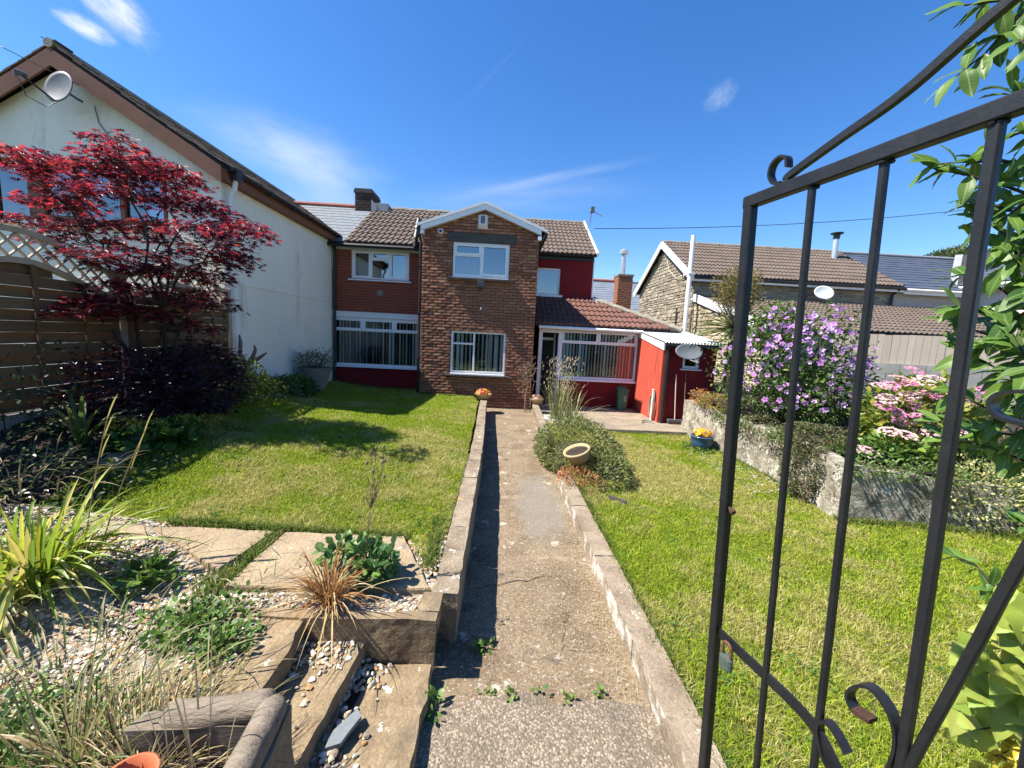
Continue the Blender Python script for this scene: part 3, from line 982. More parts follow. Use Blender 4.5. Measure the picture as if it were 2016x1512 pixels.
for k, x in enumerate((6.15, 6.42, 6.7, 6.97)):
    m = MB()
    m.rough([(x, 4.05, -0.1), (x + .23, 4.03, -0.1), (x + .23, 4.25, -0.1), (x, 4.27, -0.1), (x, 4.05, 0.12), (x + .22, 4.03, 0.13), (x + .23, 4.25, 0.12), (x, 4.27, 0.12)], (3, 3, 3), 0.02, 5, 15 + k)
    part('sandstone_block', m, m_sand, rw)
RB_ = poly_mask([(4.3, 8.9), (4.35, 4.5), (5.5, 4.35), (9.5, 4.1), (18, 5), (18, 12), (6.2, 12), (5.2, 9.5)])
sheet('raised_bed', np.linspace(4.2, 18, 70), np.linspace(4.0, 12.2, 50), lambda x, y: 0.58 + 0.25 * smoothstep(5, 9, y) - 0.55 * smoothstep(5.3, 6.2, x) * smoothstep(5.0, 4.2, y), m_soil, 'soil of the raised border behind the whitewashed wall', RB_, 0.03)


# =================================================================== BUILDINGS
def wall_holes(mb, x0, x1, z0, z1, yf, yb, holes):
    """wall in the X-Z plane between yf and yb with rectangular holes (hx0,hx1,hz0,hz1)"""
    xs = sorted({x0, x1, *[h[0] for h in holes], *[h[1] for h in holes]})
    zs = sorted({z0, z1, *[h[2] for h in holes], *[h[3] for h in holes]})
    for i in range(len(xs) - 1):
        for j in range(len(zs) - 1):
            cx, cz = (xs[i] + xs[i + 1]) / 2, (zs[j] + zs[j + 1]) / 2
            if not any(h[0] < cx < h[1] and h[2] < cz < h[3] for h in holes):
                mb.box(xs[i], xs[i + 1], yf, yb, zs[j], zs[j + 1])


def window(parent, x0, x1, z0, z1, y, cells, sill=None, glass=None, mat=None, fr=0.055, sillmat=None, back=None, name='window'):
    """frame with panes. cells: (fx0, fx1, fz0, fz1, opens). y: face of the wall. frame stands in the reveal."""
    mat = mat or m_upvc
    glass = glass or m_glass
    f = MB()
    yf, yb = y + 0.035, y + 0.095
    W_, H_ = x1 - x0, z1 - z0
    f.box(x0, x1, yf, yb, z1 - fr, z1)
    f.box(x0, x1, yf, yb, z0, z0 + fr)
    f.box(x0, x0 + fr, yf, yb, z0 + fr, z1 - fr)
    f.box(x1 - fr, x1, yf, yb, z0 + fr, z1 - fr)
    panes = []
    for (a, b, c, d, op) in cells:
        ax, bx, cz, dz = x0 + a * W_, x0 + b * W_, z0 + c * H_, z0 + d * H_
        w = 0.024
        e = [fr if a == 0 else w, fr if b == 1 else w, fr if c == 0 else w, fr if d == 1 else w]
        # mullion and transom halves
        if a > 0:
            f.box(ax - 0.001, ax + w, yf + 0.003, yb, cz + (e[2] if c == 0 else 0), dz - (e[3] if d == 1 else 0))
        if b < 1:
            f.box(bx - w, bx - 0.001, yf + 0.003, yb, cz + (e[2] if c == 0 else 0), dz - (e[3] if d == 1 else 0))
        if c > 0:
            f.box(ax + e[0], bx - e[1], yf + 0.002, yb, cz, cz + w)
        if d < 1:
            f.box(ax + e[0], bx - e[1], yf + 0.002, yb, dz - w, dz)
        gx0, gx1, gz0, gz1 = ax + e[0], bx - e[1], cz + e[2], dz - e[3]
        if op:
            s = 0.048
            ys_, ye = yf - 0.016, yf + 0.03
            o = 0.012
            f.box(gx0 - o, gx1 + o, ys_, ye, gz1 - s + o, gz1 + o)
            f.box(gx0 - o, gx1 + o, ys_, ye, gz0 - o, gz0 + s - o)
            f.box(gx0 - o, gx0 + s - o, ys_, ye, gz0 + s - o, gz1 - s + o)
            f.box(gx1 - s + o, gx1 + o, ys_, ye, gz0 + s - o, gz1 - s + o)
            gx0, gx1, gz0, gz1 = gx0 + s - o, gx1 - s + o, gz0 + s - o, gz1 - s + o
        panes.append((gx0, gx1, gz0, gz1))
    fo = part(name, f, mat, parent)
    for p in panes:
        m = MB()
        m.box(p[0] - 0.004, p[1] + 0.004, yf + 0.036, yf + 0.042, p[2] - 0.004, p[3] + 0.004)
        part('pane', m, glass, fo)
    if sill:
        m = MB()
        sx, pr, th = sill
        m.hexa([(x0 - sx, y - pr, z0 - th - 0.008), (x1 + sx, y - pr, z0 - th - 0.008), (x1 + sx, y + 0.06, z0 - th), (x0 - sx, y + 0.06, z0 - th),
                (x0 - sx, y - pr, z0 - 0.012), (x1 + sx, y - pr, z0 - 0.012), (x1 + sx, y + 0.06, z0 - 0.001), (x0 - sx, y + 0.06, z0 - 0.001)])
        part('sill', m, sillmat or mat, fo)
    return fo


def room(parent, x0, x1, z0, z1, y0, depth, mat=None):
    m = MB()
    m.add([(x0, y0, z0), (x1, y0, z0), (x1, y0 + depth, z0), (x0, y0 + depth, z0), (x0, y0, z1), (x1, y0, z1), (x1, y0 + depth, z1), (x0, y0 + depth, z1)],
          [(0, 1, 2, 3), (7, 6, 5, 4), (3, 2, 6, 7), (0, 3, 7, 4), (1, 5, 6, 2)])
    return part('room', m, mat or m_dark_room, parent)


_bl = MB()
_bl.box(-0.5, 0.5, -0.5, 0.5, -1, 0)
me_blind = _bl.mesh('blind_slat', m_blind)


def blinds(parent, x0, x1, z0, z1, y, pitch=0.085, width=0.085, angle=60, gaps=()):
    x = x0 + pitch / 2
    while x < x1:
        if not any(a < x < b for a, b in gaps):
            inst('blind_slat', me_blind, parent, (x, y, z1), (0, 0, R(angle + random.gauss(0, 11))), (width, 0.002, z1 - z0))
        x += pitch


# ---- brick meshes
def brick_mesh(seed):
    r = np.random.default_rng(seed)
    V = []
    for x in (-0.5, 0.5):
        for y in (-0.5, 0.5):
            for z in (-0.5, 0.5):
                V.append((x, y, z))
    m = MB()
    nx, nz = 3, 2
    X, Z = np.meshgrid(np.linspace(-0.5, 0.5, nx + 1), np.linspace(-0.5, 0.5, nz + 1), indexing='ij')
    Y = -0.5 + r.uniform(-0.022, 0.022, X.shape)
    Y[[0, -1], :] += 0.03
    Y[:, [0, -1]] += 0.03
    X = X + r.uniform(-0.012, 0.012, X.shape)
    Z = Z + r.uniform(-0.045, 0.045, Z.shape)
    P = np.stack([X.ravel(), Y.ravel(), Z.ravel()], 1)
    I = np.arange(P.shape[0]).reshape(nx + 1, nz + 1)
    F = [(I[i, j], I[i + 1, j], I[i + 1, j + 1], I[i, j + 1]) for i in range(nx) for j in range(nz)]
    ring = list(I[:, 0]) + list(I[-1, 1:]) + list(I[::-1, -1][1:]) + list(I[0, ::-1][1:-1])
    n = len(P)
    B = P[ring].copy()
    B[:, 1] = 0.5
    F += [(ring[k], n + k, n + (k + 1) % len(ring), ring[(k + 1) % len(ring)]) for k in range(len(ring))]
    m.add(np.concatenate([P, B]), F)
    return m


BRM = [brick_mesh(s) for s in range(5)]
me_br = [b.mesh('brick', m_brick) for b in BRM]
me_rb = [b.mesh('brick', m_rbrick) for b in BRM]


def lay_bricks(x0, x1, z0, z1, holes, xlim=None, bl=0.225, bh=0.075, joint=0.0155):
    """centres and sizes of stretcher bond bricks on the rectangle, cut round holes"""
    outb = []
    row = 0
    z = z0
    while z + bh * 0.6 < z1:
        a, b = (x0, x1) if xlim is None else xlim(z + bh)
        segs = [(a, b)]
        for h in holes:
            if h[2] < z + bh * 0.6 and h[3] > z + bh * 0.35:
                ns = []
                for s in segs:
                    if h[0] > s[0]:
                        ns.append((s[0], min(s[1], h[0])))
                    if h[1] < s[1]:
                        ns.append((max(s[0], h[1]), s[1]))
                segs = [s for s in ns if s[1] - s[0] > 0.02]
        off = (row % 2) * bl / 2 + random.uniform(-0.008, 0.008)
        k = math.floor((x0 - off) / bl) - 1
        x = k * bl + off
        while x < x1 + bl:
            for s in segs:
                p, q = max(x, s[0]), min(x + bl, s[1])
                if q - p > 0.045:
                    outb.append(((p + q) / 2, z + bh / 2, q - p - joint, bh - joint))
            x += bl
        z += bh
        row += 1
    return outb


# ------------------------------------------------------------------ the house
HY = 10.3
house = thing('terraced_house', 'two storey house with brown brick gabled extension and white windows', 'house', (-0.6, HY, 0))
EX0, EX1 = -2.12, 0.84
APX, APZ = -0.60, 5.14
EAV = 4.50
h_up = (-1.34, 0.10, 3.40, 4.25)
h_lo = (-1.33, 0.11, 0.92, 2.02)
h_lint = (-1.49, 0.26, 4.25, 4.47)
mb = MB()
wall_holes(mb, EX0 + 0.012, EX1 - 0.012, -0.2, EAV, HY + 0.012, HY + 0.2, [h_up, h_lo])
mb.prism([(EX0 + 0.012, HY + 0.012, EAV), (EX1 - 0.012, HY + 0.012, EAV), (APX, HY + 0.012, APZ)], (0, 0.188, 0))
mb.box(EX0 + 0.012, EX0 + 0.2, HY + 0.2, 13.6, -0.2, EAV)
mb.box(EX1 - 0.2, EX1 - 0.012, HY + 0.2, 13.6, -0.2, EAV)
ext_wall = part('extension_wall', mb, m_mortar_d, house, label='brown brick gable wall of the extension')


def ext_lim(z):
    if z < EAV:
        return EX0, EX1
    t = (APZ - z) / (APZ - EAV)
    return APX + (EX0 - APX) * t, APX + (EX1 - APX) * t


bs = lay_bricks(EX0, EX1, -0.02, APZ - 0.03, [h_up, h_lo, h_lint], ext_lim)
bs.sort(key=lambda b: (b[0] ** 2 + HY ** 2 + (b[1] - 1.95) ** 2))
near, rest = bs[:300], bs[300:]
for (x, z, w, h) in near:
    rough_ = 1.0 + 0.9 * max(0, 1 - abs(z - 1.2) / 1.1)
    inst('brick', random.choice(me_br), ext_wall, (x, HY + 0.03 + random.uniform(-.005, .004) * rough_, z + random.uniform(-.002, .002)),
         (0, random.uniform(-.007, .007) * rough_, random.uniform(-.006, .006) * rough_), (w * random.choice((1, -1)), 0.085, h))
V, F3, F4, CC = [], {}, [], []
mb = MB()
colr = []
for (x, z, w, h) in rest:
    b = random.choice(BRM)
    P = np.concatenate(b.v) * np.array([w, 0.085, h]) + np.array([x, HY + 0.03 + random.uniform(-.005, .004), z])
    mb.add(P, [f for fs in b.f.values() for f in fs])
    c = np.array(BR[random.randrange(len(BR))]) * random.uniform(0.85, 1.15)
    colr.append(np.tile(c, (len(P), 1)))
# quoins: brick returns down the right flank
for z in np.arange(-0.02, EAV - 0.05, 0.075):
    for k in range(14):
        y = HY + 0.12 + k * 0.225 + (0.11 if int(round(z / 0.075)) % 2 else 0)
        b = random.choice(BRM)
        P = np.concatenate(b.v)
        P = np.stack([-P[:, 1] * 0.085 + EX1 - 0.03, P[:, 0] * 0.214 + y + 0.1, P[:, 2] * 0.064 + z + 0.0375], 1)
        mb.add(P, [f for fs in b.f.values() for f in fs])
        c = np.array(BR[random.randrange(len(BR))]) * random.uniform(0.85, 1.15)
        colr.append(np.tile(c, (len(P), 1)))
me = mesh_np('brick_courses', np.concatenate(mb.v), [np.array(f) for f in mb.f.values()], m_brick_v, np.concatenate(colr))
part('brick_courses', me, None, ext_wall, kind='stuff')

WIN3 = [(0, 0.5, 0.62, 1, True), (0, 0.5, 0, 0.62, False), (0.5, 1, 0, 1, True)]
window(house, h_up[0] + .004, h_up[1] - .004, h_up[2] + .002, h_up[3] - .003, HY, WIN3, (0.0, 0.03, 0.035), m_glass_sky)
window(house, h_lo[0] + .004, h_lo[1] - .004, h_lo[2] + .002, h_lo[3] - .003, HY, [(0, 0.42, 0.70, 1, False), (0, 0.42, 0, 0.70, False), (0.42, 1, 0, 1, False)], (0.0, 0.035, 0.04), m_glass)
for (h, nm) in ((h_up, 's'), (h_lo, 's')):
    m = MB()
    m.rough([(h[0] - 0.14, HY - 0.11, h[2] - 0.085), (h[1] + 0.13, HY - 0.11, h[2] - 0.085), (h[1] + 0.13, HY + 0.03, h[2] - 0.085), (h[0] - 0.14, HY + 0.03, h[2] - 0.085),
             (h[0] - 0.14, HY - 0.11, h[2] - 0.042), (h[1] + 0.13, HY - 0.11, h[2] - 0.042), (h[1] + 0.13, HY + 0.03, h[2] - 0.038), (h[0] - 0.14, HY + 0.03, h[2] - 0.038)], (12, 1, 1), 0.004, 8, 1)
    part('stone_sill', m, m_lintel, house)
m = MB()
m.rough([(h_lint[0], HY - 0.02, h_lint[2]), (h_lint[1], HY - 0.02, h_lint[2]), (h_lint[1], HY + 0.05, h_lint[2]), (h_lint[0], HY + 0.05, h_lint[2]),
         (h_lint[0], HY - 0.02, h_lint[3]), (h_lint[1], HY - 0.02, h_lint[3]), (h_lint[1], HY + 0.05, h_lint[3]), (h_lint[0], HY + 0.05, h_lint[3])], (10, 1, 3), 0.008, 6, 4)
part('lintel', m, m_lintel, house)
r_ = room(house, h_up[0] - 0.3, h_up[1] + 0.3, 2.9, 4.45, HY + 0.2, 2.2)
m = MB()
n_ = 60
xs = np.linspace(h_up[0], h_up[1], n_)
m.add(np.concatenate([np.stack([xs, HY + 0.17 + 0.012 * np.sin(np.arange(n_) * 1.3), np.full(n_, z)], 1) for z in (h_up[2], h_up[3])]), [(i, i + 1, n_ + i + 1, n_ + i) for i in range(n_ - 1)])
part('net_curtain', m, m_net, house)
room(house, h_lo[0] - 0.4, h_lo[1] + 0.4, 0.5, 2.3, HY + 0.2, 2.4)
blinds(house, h_lo[0] + 0.02, h_lo[1] - 0.35, h_lo[2] + 0.06, h_lo[3] - 0.05, HY + 0.115, 0.108, 0.085, 62)
for xx in (-0.30, -0.14, 0.02):
    m = MB()
    n_ = 14
    xs = np.linspace(xx - 0.055, xx + 0.055, n_)
    m.add(np.concatenate([np.stack([xs, HY + 0.2 + 0.018 * np.sin(np.arange(n_) * 1.7 + xx * 9), np.full(n_, z)], 1) for z in (h_lo[2] + .05, h_lo[3] - .06)]), [(i, i + 1, n_ + i + 1, n_ + i) for i in range(n_ - 1)])
    part('curtain', m, m_blind, house)

# bargeboards, soffit and roof of the extension
VL, VA, VR = (-2.24, 4.585), (APX + 0.04, 5.205), (1.02, 4.60)
mb = MB()
for (p, q) in ((VL, VA), (VA, VR)):
    d = np.array([q[0] - p[0], 0, q[1] - p[1]])
    mb.prism([(p[0], HY - 0.155, p[1] - 0.045), (q[0], HY - 0.155, q[1] - 0.045), (q[0], HY - 0.155, q[1] + 0.02), (p[0], HY - 0.155, p[1] + 0.02)], (0, 0.09, 0))
verge = part('verge_trim', mb, m_oldwhite, house)
mb = MB()
b0, b1, ba = (EX0 - 0.02, 4.44), (EX1 + 0.03, 4.44), (APX, 5.10)
for (xa, xb, p, q) in ((EX0 - 0.02, VA[0], VL, VA), (VA[0], EX1 + 0.03, VA, VR)):
    za, zb_ = (p[1] + (q[1] - p[1]) * (x - p[0]) / (q[0] - p[0]) - 0.047 for x in (xa, xb))
    mb.prism([(xa, HY - 0.135, za - 0.125), (xb, HY - 0.135, zb_ - 0.125), (xb, HY - 0.135, zb_), (xa, HY - 0.135, za)], (0, 0.12, 0))
mb.box(EX0 - 0.03, EX0 + 0.06, HY - 0.137, HY - 0.014, 4.37, 4.455)
mb.box(EX1 - 0.05, EX1 + 0.04, HY - 0.137, HY - 0.014, 4.37, 4.455)
part('bargeboard', mb, m_upvc, house)
mb = MB()
for (p, q) in ((VL, VA), (VA, VR)):
    mb.prism([(p[0], HY - 0.06, p[1] - 0.03), (q[0], HY - 0.06, q[1] - 0.03), (q[0], HY - 0.06, q[1] + 0.01), (p[0], HY - 0.06, p[1] + 0.01)], (0, 3.6, 0))
part('extension_roof', mb, m_deck, house)
# black gutters and downpipe left of the extension
mb = MB()
mb.tube([(-2.22, HY - 0.05, 4.52), (-2.22, 13.0, 4.55)], 0.05, 8)
mb.tube([(1.0, HY - 0.05, 4.52), (1.0, 13.0, 4.55)], 0.05, 8)
part('gutter', mb, m_black, house)
mb = MB()
mb.tube([(-2.20, HY + 0.02, 4.50), (-2.20, HY + 0.05, 4.38), (-2.175, HY + 0.08, 4.25), (-2.175, HY + 0.08, 0.2)], 0.034, 8)
for z in (3.6, 2.4, 1.2):
    mb.box(-2.22, -2.13, HY + 0.04, HY + 0.12, z, z + 0.05)
part('downpipe', mb, m_black, house)
mb = MB()
mb.tube([(-2.37, 10.62, 4.12), (-2.37, 10.66, 4.35), (-2.39, 11.1, 4.95)], 0.055, 8)
for z in (4.25, 4.4, 4.62):
    mb.tube([(-2.37, 10.63 + (z - 4.2) * .5, z), (-2.375, 10.67 + (z - 4.2) * .5, z + 0.06)], 0.07, 8)
part('soil_pipe', mb, m_black, house)

# left section
LY = 11.0
LX0, LX1 = -4.74, -2.12
h_lu = (-4.16, -2.61, 3.28, 4.06)
h_ll = (-4.72, -2.24, 0.92, 2.24)
mb = MB()
wall_holes(mb, LX0, LX1, 2.22, 4.16, LY + 0.012, LY + 0.22, [h_lu, (-4.72, -2.24, 2.0, 2.38)])
left_wall = part('left_wall', mb, m_mortar_r, house, label='red brick upper wall left of the extension')
for (x, z, w, h) in lay_bricks(LX0 + 0.12, LX1 - 0.1, 2.40, 4.03, [h_lu]):
    inst('brick', random.choice(me_rb), left_wall, (x, LY + 0.012 + random.uniform(-.002, .002), z), (0, 0, 0), (w * random.choice((1, -1)), 0.03, h))
mb = MB()
wall_holes(mb, LX0, LX1, -0.2, 0.90, LY - 0.01, LY + 0.22, [])
part('red_base_wall', mb, m_redrend, house)
window(house, h_lu[0] + .003, h_lu[1] - .003, h_lu[2] + .002, h_lu[3], LY, [(0, 0.335, 0, 1, True), (0.335, 0.66, 0.69, 1, True), (0.335, 0.66, 0, 0.69, False), (0.66, 1, 0, 1, True)], (0.07, 0.05, 0.035), m_glass_sky)
window(house, h_ll[0] + .003, h_ll[1] - .003, h_ll[2] + .002, h_ll[3], LY - 0.03, [(0, 0.355, 0.74, 1, True), (0.355, 0.70, 0.74, 1, True), (0.70, 1, 0.74, 1, True), (0, 1, 0, 0.74, False)], (0.0, 0.06, 0.04), m_glass)
mb = MB()
mb.box(-4.72, -2.25, LY - 0.05, LY + 0.05, 2.245, 2.39)
mb.box(-4.73, -2.24, LY - 0.065, LY + 0.05, 2.375, 2.395)
part('fascia_panel', mb, m_oldwhite, house)
mb = MB()
mb.box(LX0 + 0.02, LX1 - 0.1, LY - 0.03, LY + 0.012, 4.035, 4.165)
mb.box(LX0 + 0.01, LX0 + 0.11, LY - 0.02, LY + 0.012, 3.50, 4.03)
part('fascia', mb, m_oldwhite, house)
mb = MB()
mb.lathe([(0.0, -0.02), (0.085, -0.02), (0.085, 0.012), (0.0, 0.012)], (-3.38, LY - 0.005, 2.93), 18, [[1, 0, 0], [0, 0, -1], [0, 1, 0]])
part('round_vent', mb, m_greypot, house)
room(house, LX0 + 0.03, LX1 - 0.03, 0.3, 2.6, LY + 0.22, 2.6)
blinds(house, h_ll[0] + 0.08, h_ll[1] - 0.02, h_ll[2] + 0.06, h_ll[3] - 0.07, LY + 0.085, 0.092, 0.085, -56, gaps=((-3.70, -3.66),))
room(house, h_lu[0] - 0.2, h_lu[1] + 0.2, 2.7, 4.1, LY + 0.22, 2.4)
for xx in (-3.98, -3.86, -3.74):
    m = MB()
    n_ = 14
    xs = np.linspace(xx - 0.06, xx + 0.06, n_)
    m.add(np.concatenate([np.stack([xs, LY + 0.22 + 0.02 * np.sin(np.arange(n_) * 1.4 + xx * 9), np.full(n_, z)], 1) for z in (h_lu[2] + .05, h_lu[3] - .06)]), [(i, i + 1, n_ + i + 1, n_ + i) for i in range(n_ - 1)])
    part('curtain', m, m_blind, house)


# ---- roof tiles
def tile_mesh(mat, rolls=2, w=0.30, ln=0.40, rise=0.03):
    px, pz = [], []
    per = w / rolls
    for k in range(rolls):
        for u, v in ((0.0, 0), (0.42, 0), (0.54, 0.75), (0.72, 1.0), (0.90, 0.75)):
            px.append(k * per + u * per)
            pz.append(v * rise)
    px.append(w)
    pz.append(0)
    px, pz = np.array(px), np.array(pz)
    n = len(px)
    t = 0.034
    front = np.stack([px, np.zeros(n), pz + t + 0.012], 1)
    back = np.stack([px, np.full(n, ln), pz + 0.012], 1)
    low = np.stack([px, np.full(n, 0.003), pz * 0.8], 1)
    m = MB()
    m.add(np.concatenate([low, front, back]), [(i, i + 1, n + i + 1, n + i) for i in range(n - 1)] + [(n + i, n + i + 1, 2 * n + i + 1, 2 * n + i) for i in range(n - 1)])
    return m


TILE = tile_mesh(None)
me_tile = TILE.mesh('roof_tile', m_tile)
me_tile_r = TILE.mesh('roof_tile', m_tile_r)
_f = MB()
_f.hexa([(0.002, 0, 0.0), (0.263, 0, 0.0), (0.263, 0.40, -0.012), (0.002, 0.40, -0.012), (0.002, 0, 0.018), (0.263, 0, 0.018), (0.263, 0.40, 0.004), (0.002, 0.40, 0.004)])
me_flat = _f.mesh('roof_tile', m_tile)
_f2 = MB()
_f2.hexa([(0.002, 0, 0.0), (0.246, 0, 0.0), (0.246, 0.32, -0.010), (0.002, 0.32, -0.010), (0.002, 0, 0.009), (0.246, 0, 0.009), (0.246, 0.32, -0.003), (0.002, 0.32, -0.003)])
me_slate = _f2.mesh('slate', m_slate)


def plane_frame(o, a, b):
    """origin o, along a (unit), up the slope towards b: returns rotation matrix and axes"""
    a = Vector(a).normalized()
    u = (Vector(b) - Vector(o))
    u = (u - a * u.dot(a)).normalized()
    n = a.cross(u)
    return Matrix((a, u, n)).transposed().to_4x4(), a, u, n


def tile_roof(parent, me, o, a, b, cols, rows, w, g, keep=None, name='roof_tile', jit=0.004, stagger=0.0):
    Mr, A, U, Nn = plane_frame(o, a, b)
    o = Vector(o)
    outp = []
    for j in range(rows):
        for i in range(cols):
            sx = 1.0
            off = stagger * w if j % 2 else 0
            if keep is not None:
                sx = keep(i * w + off, j * g)
                if sx <= 0:
                    continue
            p = o + A * (i * w + off) + U * (j * g) + Nn * (0.004 + random.uniform(0, jit))
            outp.append((p, Mr @ Matrix.Rotation(random.uniform(-.004, .004), 4, 'Z'), sx))
    for p, M_, sx in outp:
        inst(name, me, parent, p, M_, (min(1, sx), 1, 1))


def deck(parent, pts, thick=0.05, name='roof', mat=None):
    pts = [Vector(p) for p in pts]
    n = (pts[1] - pts[0]).cross(pts[2] - pts[0]).normalized()
    if n.z < 0:
        n = -n
    m = MB()
    m.prism([tuple(p - n * thick) for p in pts], tuple(n * (thick - 0.004)))
    return part(name, m, mat or m_deck, parent)


# left roof
eL, rL = (10.74, 4.17), (13.2, 5.74)
rl = deck(house, [(-7.5, eL[0], eL[1]), (-1.0, eL[0], eL[1]), (-1.0, rL[0], rL[1]), (-7.5, rL[0], rL[1])], name='left_roof')
gl = math.hypot(rL[0] - eL[0], rL[1] - eL[1]) / 9
tile_roof(rl, me_tile, (-4.24, eL[0], eL[1]), (1, 0, 0), (-4.24, rL[0], rL[1]), 8, 9, 0.30, gl, lambda x, y: 1)
mb = MB()
mb.tube([(-4.75, LY - 0.30, 4.10), (-2.22, LY - 0.30, 4.10)], 0.05, 8)
mb.box(-4.74, -2.25, LY - 0.26, LY + 0.1, 4.10, 4.165)
part('gutter', mb, m_black, house)
mb = MB()
mb.tube(np.stack([np.linspace(-4.2, -1.0, 16), np.full(16, rL[0]), rL[1] + 0.03 + 0.012 * np.sin(np.arange(16) * 2.1)], 1), 0.075, 8)
part('ridge', mb, m_ridge, house)
# right roof and red wall behind the sunroom
RY = 12.9
RX1 = 2.83
h_ru = (1.02, 1.79, 3.34, 4.17)
mb = MB()
wall_holes(mb, 0.5, RX1, 0.0, 4.60, RY, RY + 0.22, [h_ru])
mb.prism([(RX1, RY + 0.22, 0), (RX1, 17.9, 0), (RX1, 17.9, 4.6), (RX1, 15.3, 6.26), (RX1, RY + 0.22, 4.73)], (-0.2, 0, 0))
part('red_upper_wall', mb, m_redrend, house)
window(house, h_ru[0], h_ru[1] - .003, h_ru[2] + .002, h_ru[3], RY, [(0, 1, 0, 1, False)], (0.1, 0.06, 0.07), m_glass_sky)
room(house, 0.6, 2.5, 2.9, 4.4, RY + 0.22, 2.2)
m = MB()
m.box(1.30, 1.36, RY + 0.24, RY + 0.30, 3.36, 3.62)
m.box(1.02, 1.40, RY + 0.24, RY + 0.34, 3.36, 3.58)
part('curtain', m, m_black, house)
m = MB()
m.box(1.58, 1.72, RY + 0.23, RY + 0.25, 3.36, 4.12)
part('curtain', m, m_net, house)
eR, rR = (12.66, 4.58), (15.3, 6.26)
rr = deck(house, [(0.2, eR[0], eR[1]), (2.86, eR[0], eR[1]), (2.86, rR[0], rR[1]), (0.2, rR[0], rR[1])], name='right_roof')
deck(rr, [(-1.0, 17.9, 4.6), (2.86, 17.9, 4.6), (2.86, rR[0], rR[1]), (-1.0, rR[0], rR[1])], name='rear_slope')
gr = math.hypot(rR[0] - eR[0], rR[1] - eR[1]) / 10
tile_roof(rr, me_tile, (0.76, eR[0], eR[1]), (1, 0, 0), (0.76, rR[0], rR[1]), 7, 10, 0.30, gr)
mb = MB()
mb.tube(np.stack([np.linspace(0.2, 2.86, 14), np.full(14, rR[0]), rR[1] + 0.03 + 0.012 * np.sin(np.arange(14) * 2.1)], 1), 0.075, 8)
part('ridge', mb, m_ridge, house)
mb = MB()
mb.beam((2.885, eR[0] - 0.03, eR[1] + 0.02), (2.885, rR[0], rR[1] + 0.05), 0.045, 0.15)
part('bargeboard', mb, m_upvc, house)
mb = MB()
mb.box(2.84, 2.87, RY + 0.02, RY + 0.08, 2.9, 4.5)
part('verge_strip', mb, m_upvc, house)
mb = MB()
mb.box(0.9, 2.84, RY - 0.06, RY - 0.002, 4.44, 4.56)
part('fascia', mb, m_black, house)

# chimney
ch = MB()
ch.box(-4.77, -4.28, 12.95, 13.75, 5.35, 6.22)
chim = part('chimney', ch, m_mortar_d, house, label='dark sooty brick chimney')
mb = MB()
colr = []
for z in np.arange(5.4, 6.15, 0.075):
    k = int(round(z / 0.075)) % 2
    for (x0, x1, ax, pos) in ((-4.78, -4.27, 0, 12.955), (12.94, 13.76, 1, -4.285)):
        x = x0 - (0.11 if k else 0)
        while x < x1 - 0.02:
            a, b = max(x, x0), min(x + 0.225, x1)
            if b - a > 0.04:
                P = np.concatenate(random.choice(BRM).v)
                if ax == 0:
                    P = np.stack([P[:, 0] * (b - a - .01) + (a + b) / 2, P[:, 1] * 0.05 + pos, P[:, 2] * 0.064 + z + 0.037], 1)
                else:
                    P = np.stack([-P[:, 1] * 0.05 + pos, P[:, 0] * (b - a - .01) + (a + b) / 2, P[:, 2] * 0.064 + z + 0.037], 1)
                mb.add(P, [f for fs in BRM[0].f.values() for f in fs])
                colr.append(np.tile(np.array((0.060, 0.044, 0.036)) * random.uniform(0.6, 1.5), (len(P), 1)))
            x += 0.225
part('brick_courses', mesh_np('brick_courses', np.concatenate(mb.v), [np.array(f) for f in mb.f.values()], m_brick_v, np.concatenate(colr)), None, chim, kind='stuff')
mb = MB()
mb.box(-4.81, -4.24, 12.91, 13.79, 6.14, 6.21)
mb.box(-4.79, -4.26, 12.93, 13.77, 6.21, 6.27)
part('chimney_cap', mb, m_lintel, chim)
mb = MB()
mb.box(-4.26, -3.75, 12.93, 13.3, 5.62, 5.86)
mb.add([(-4.27, 12.92, 5.6), (-4.27, 12.92, 5.95), (-4.1, 12.92, 5.8), (-4.1, 12.92, 5.6), (-4.27, 12.96, 5.6), (-4.27, 12.96, 5.95), (-4.1, 12.96, 5.8), (-4.1, 12.96, 5.6)], [(0, 1, 2, 3), (7, 6, 5, 4), (1, 5, 6, 2)])
part('flashing', mb, m_lead, chim)
mb = MB()
mb.box(-4.82, -4.2, 12.78, 12.94, 5.40, 5.52)
part('flaunching', mb, m_oldwhite, chim)

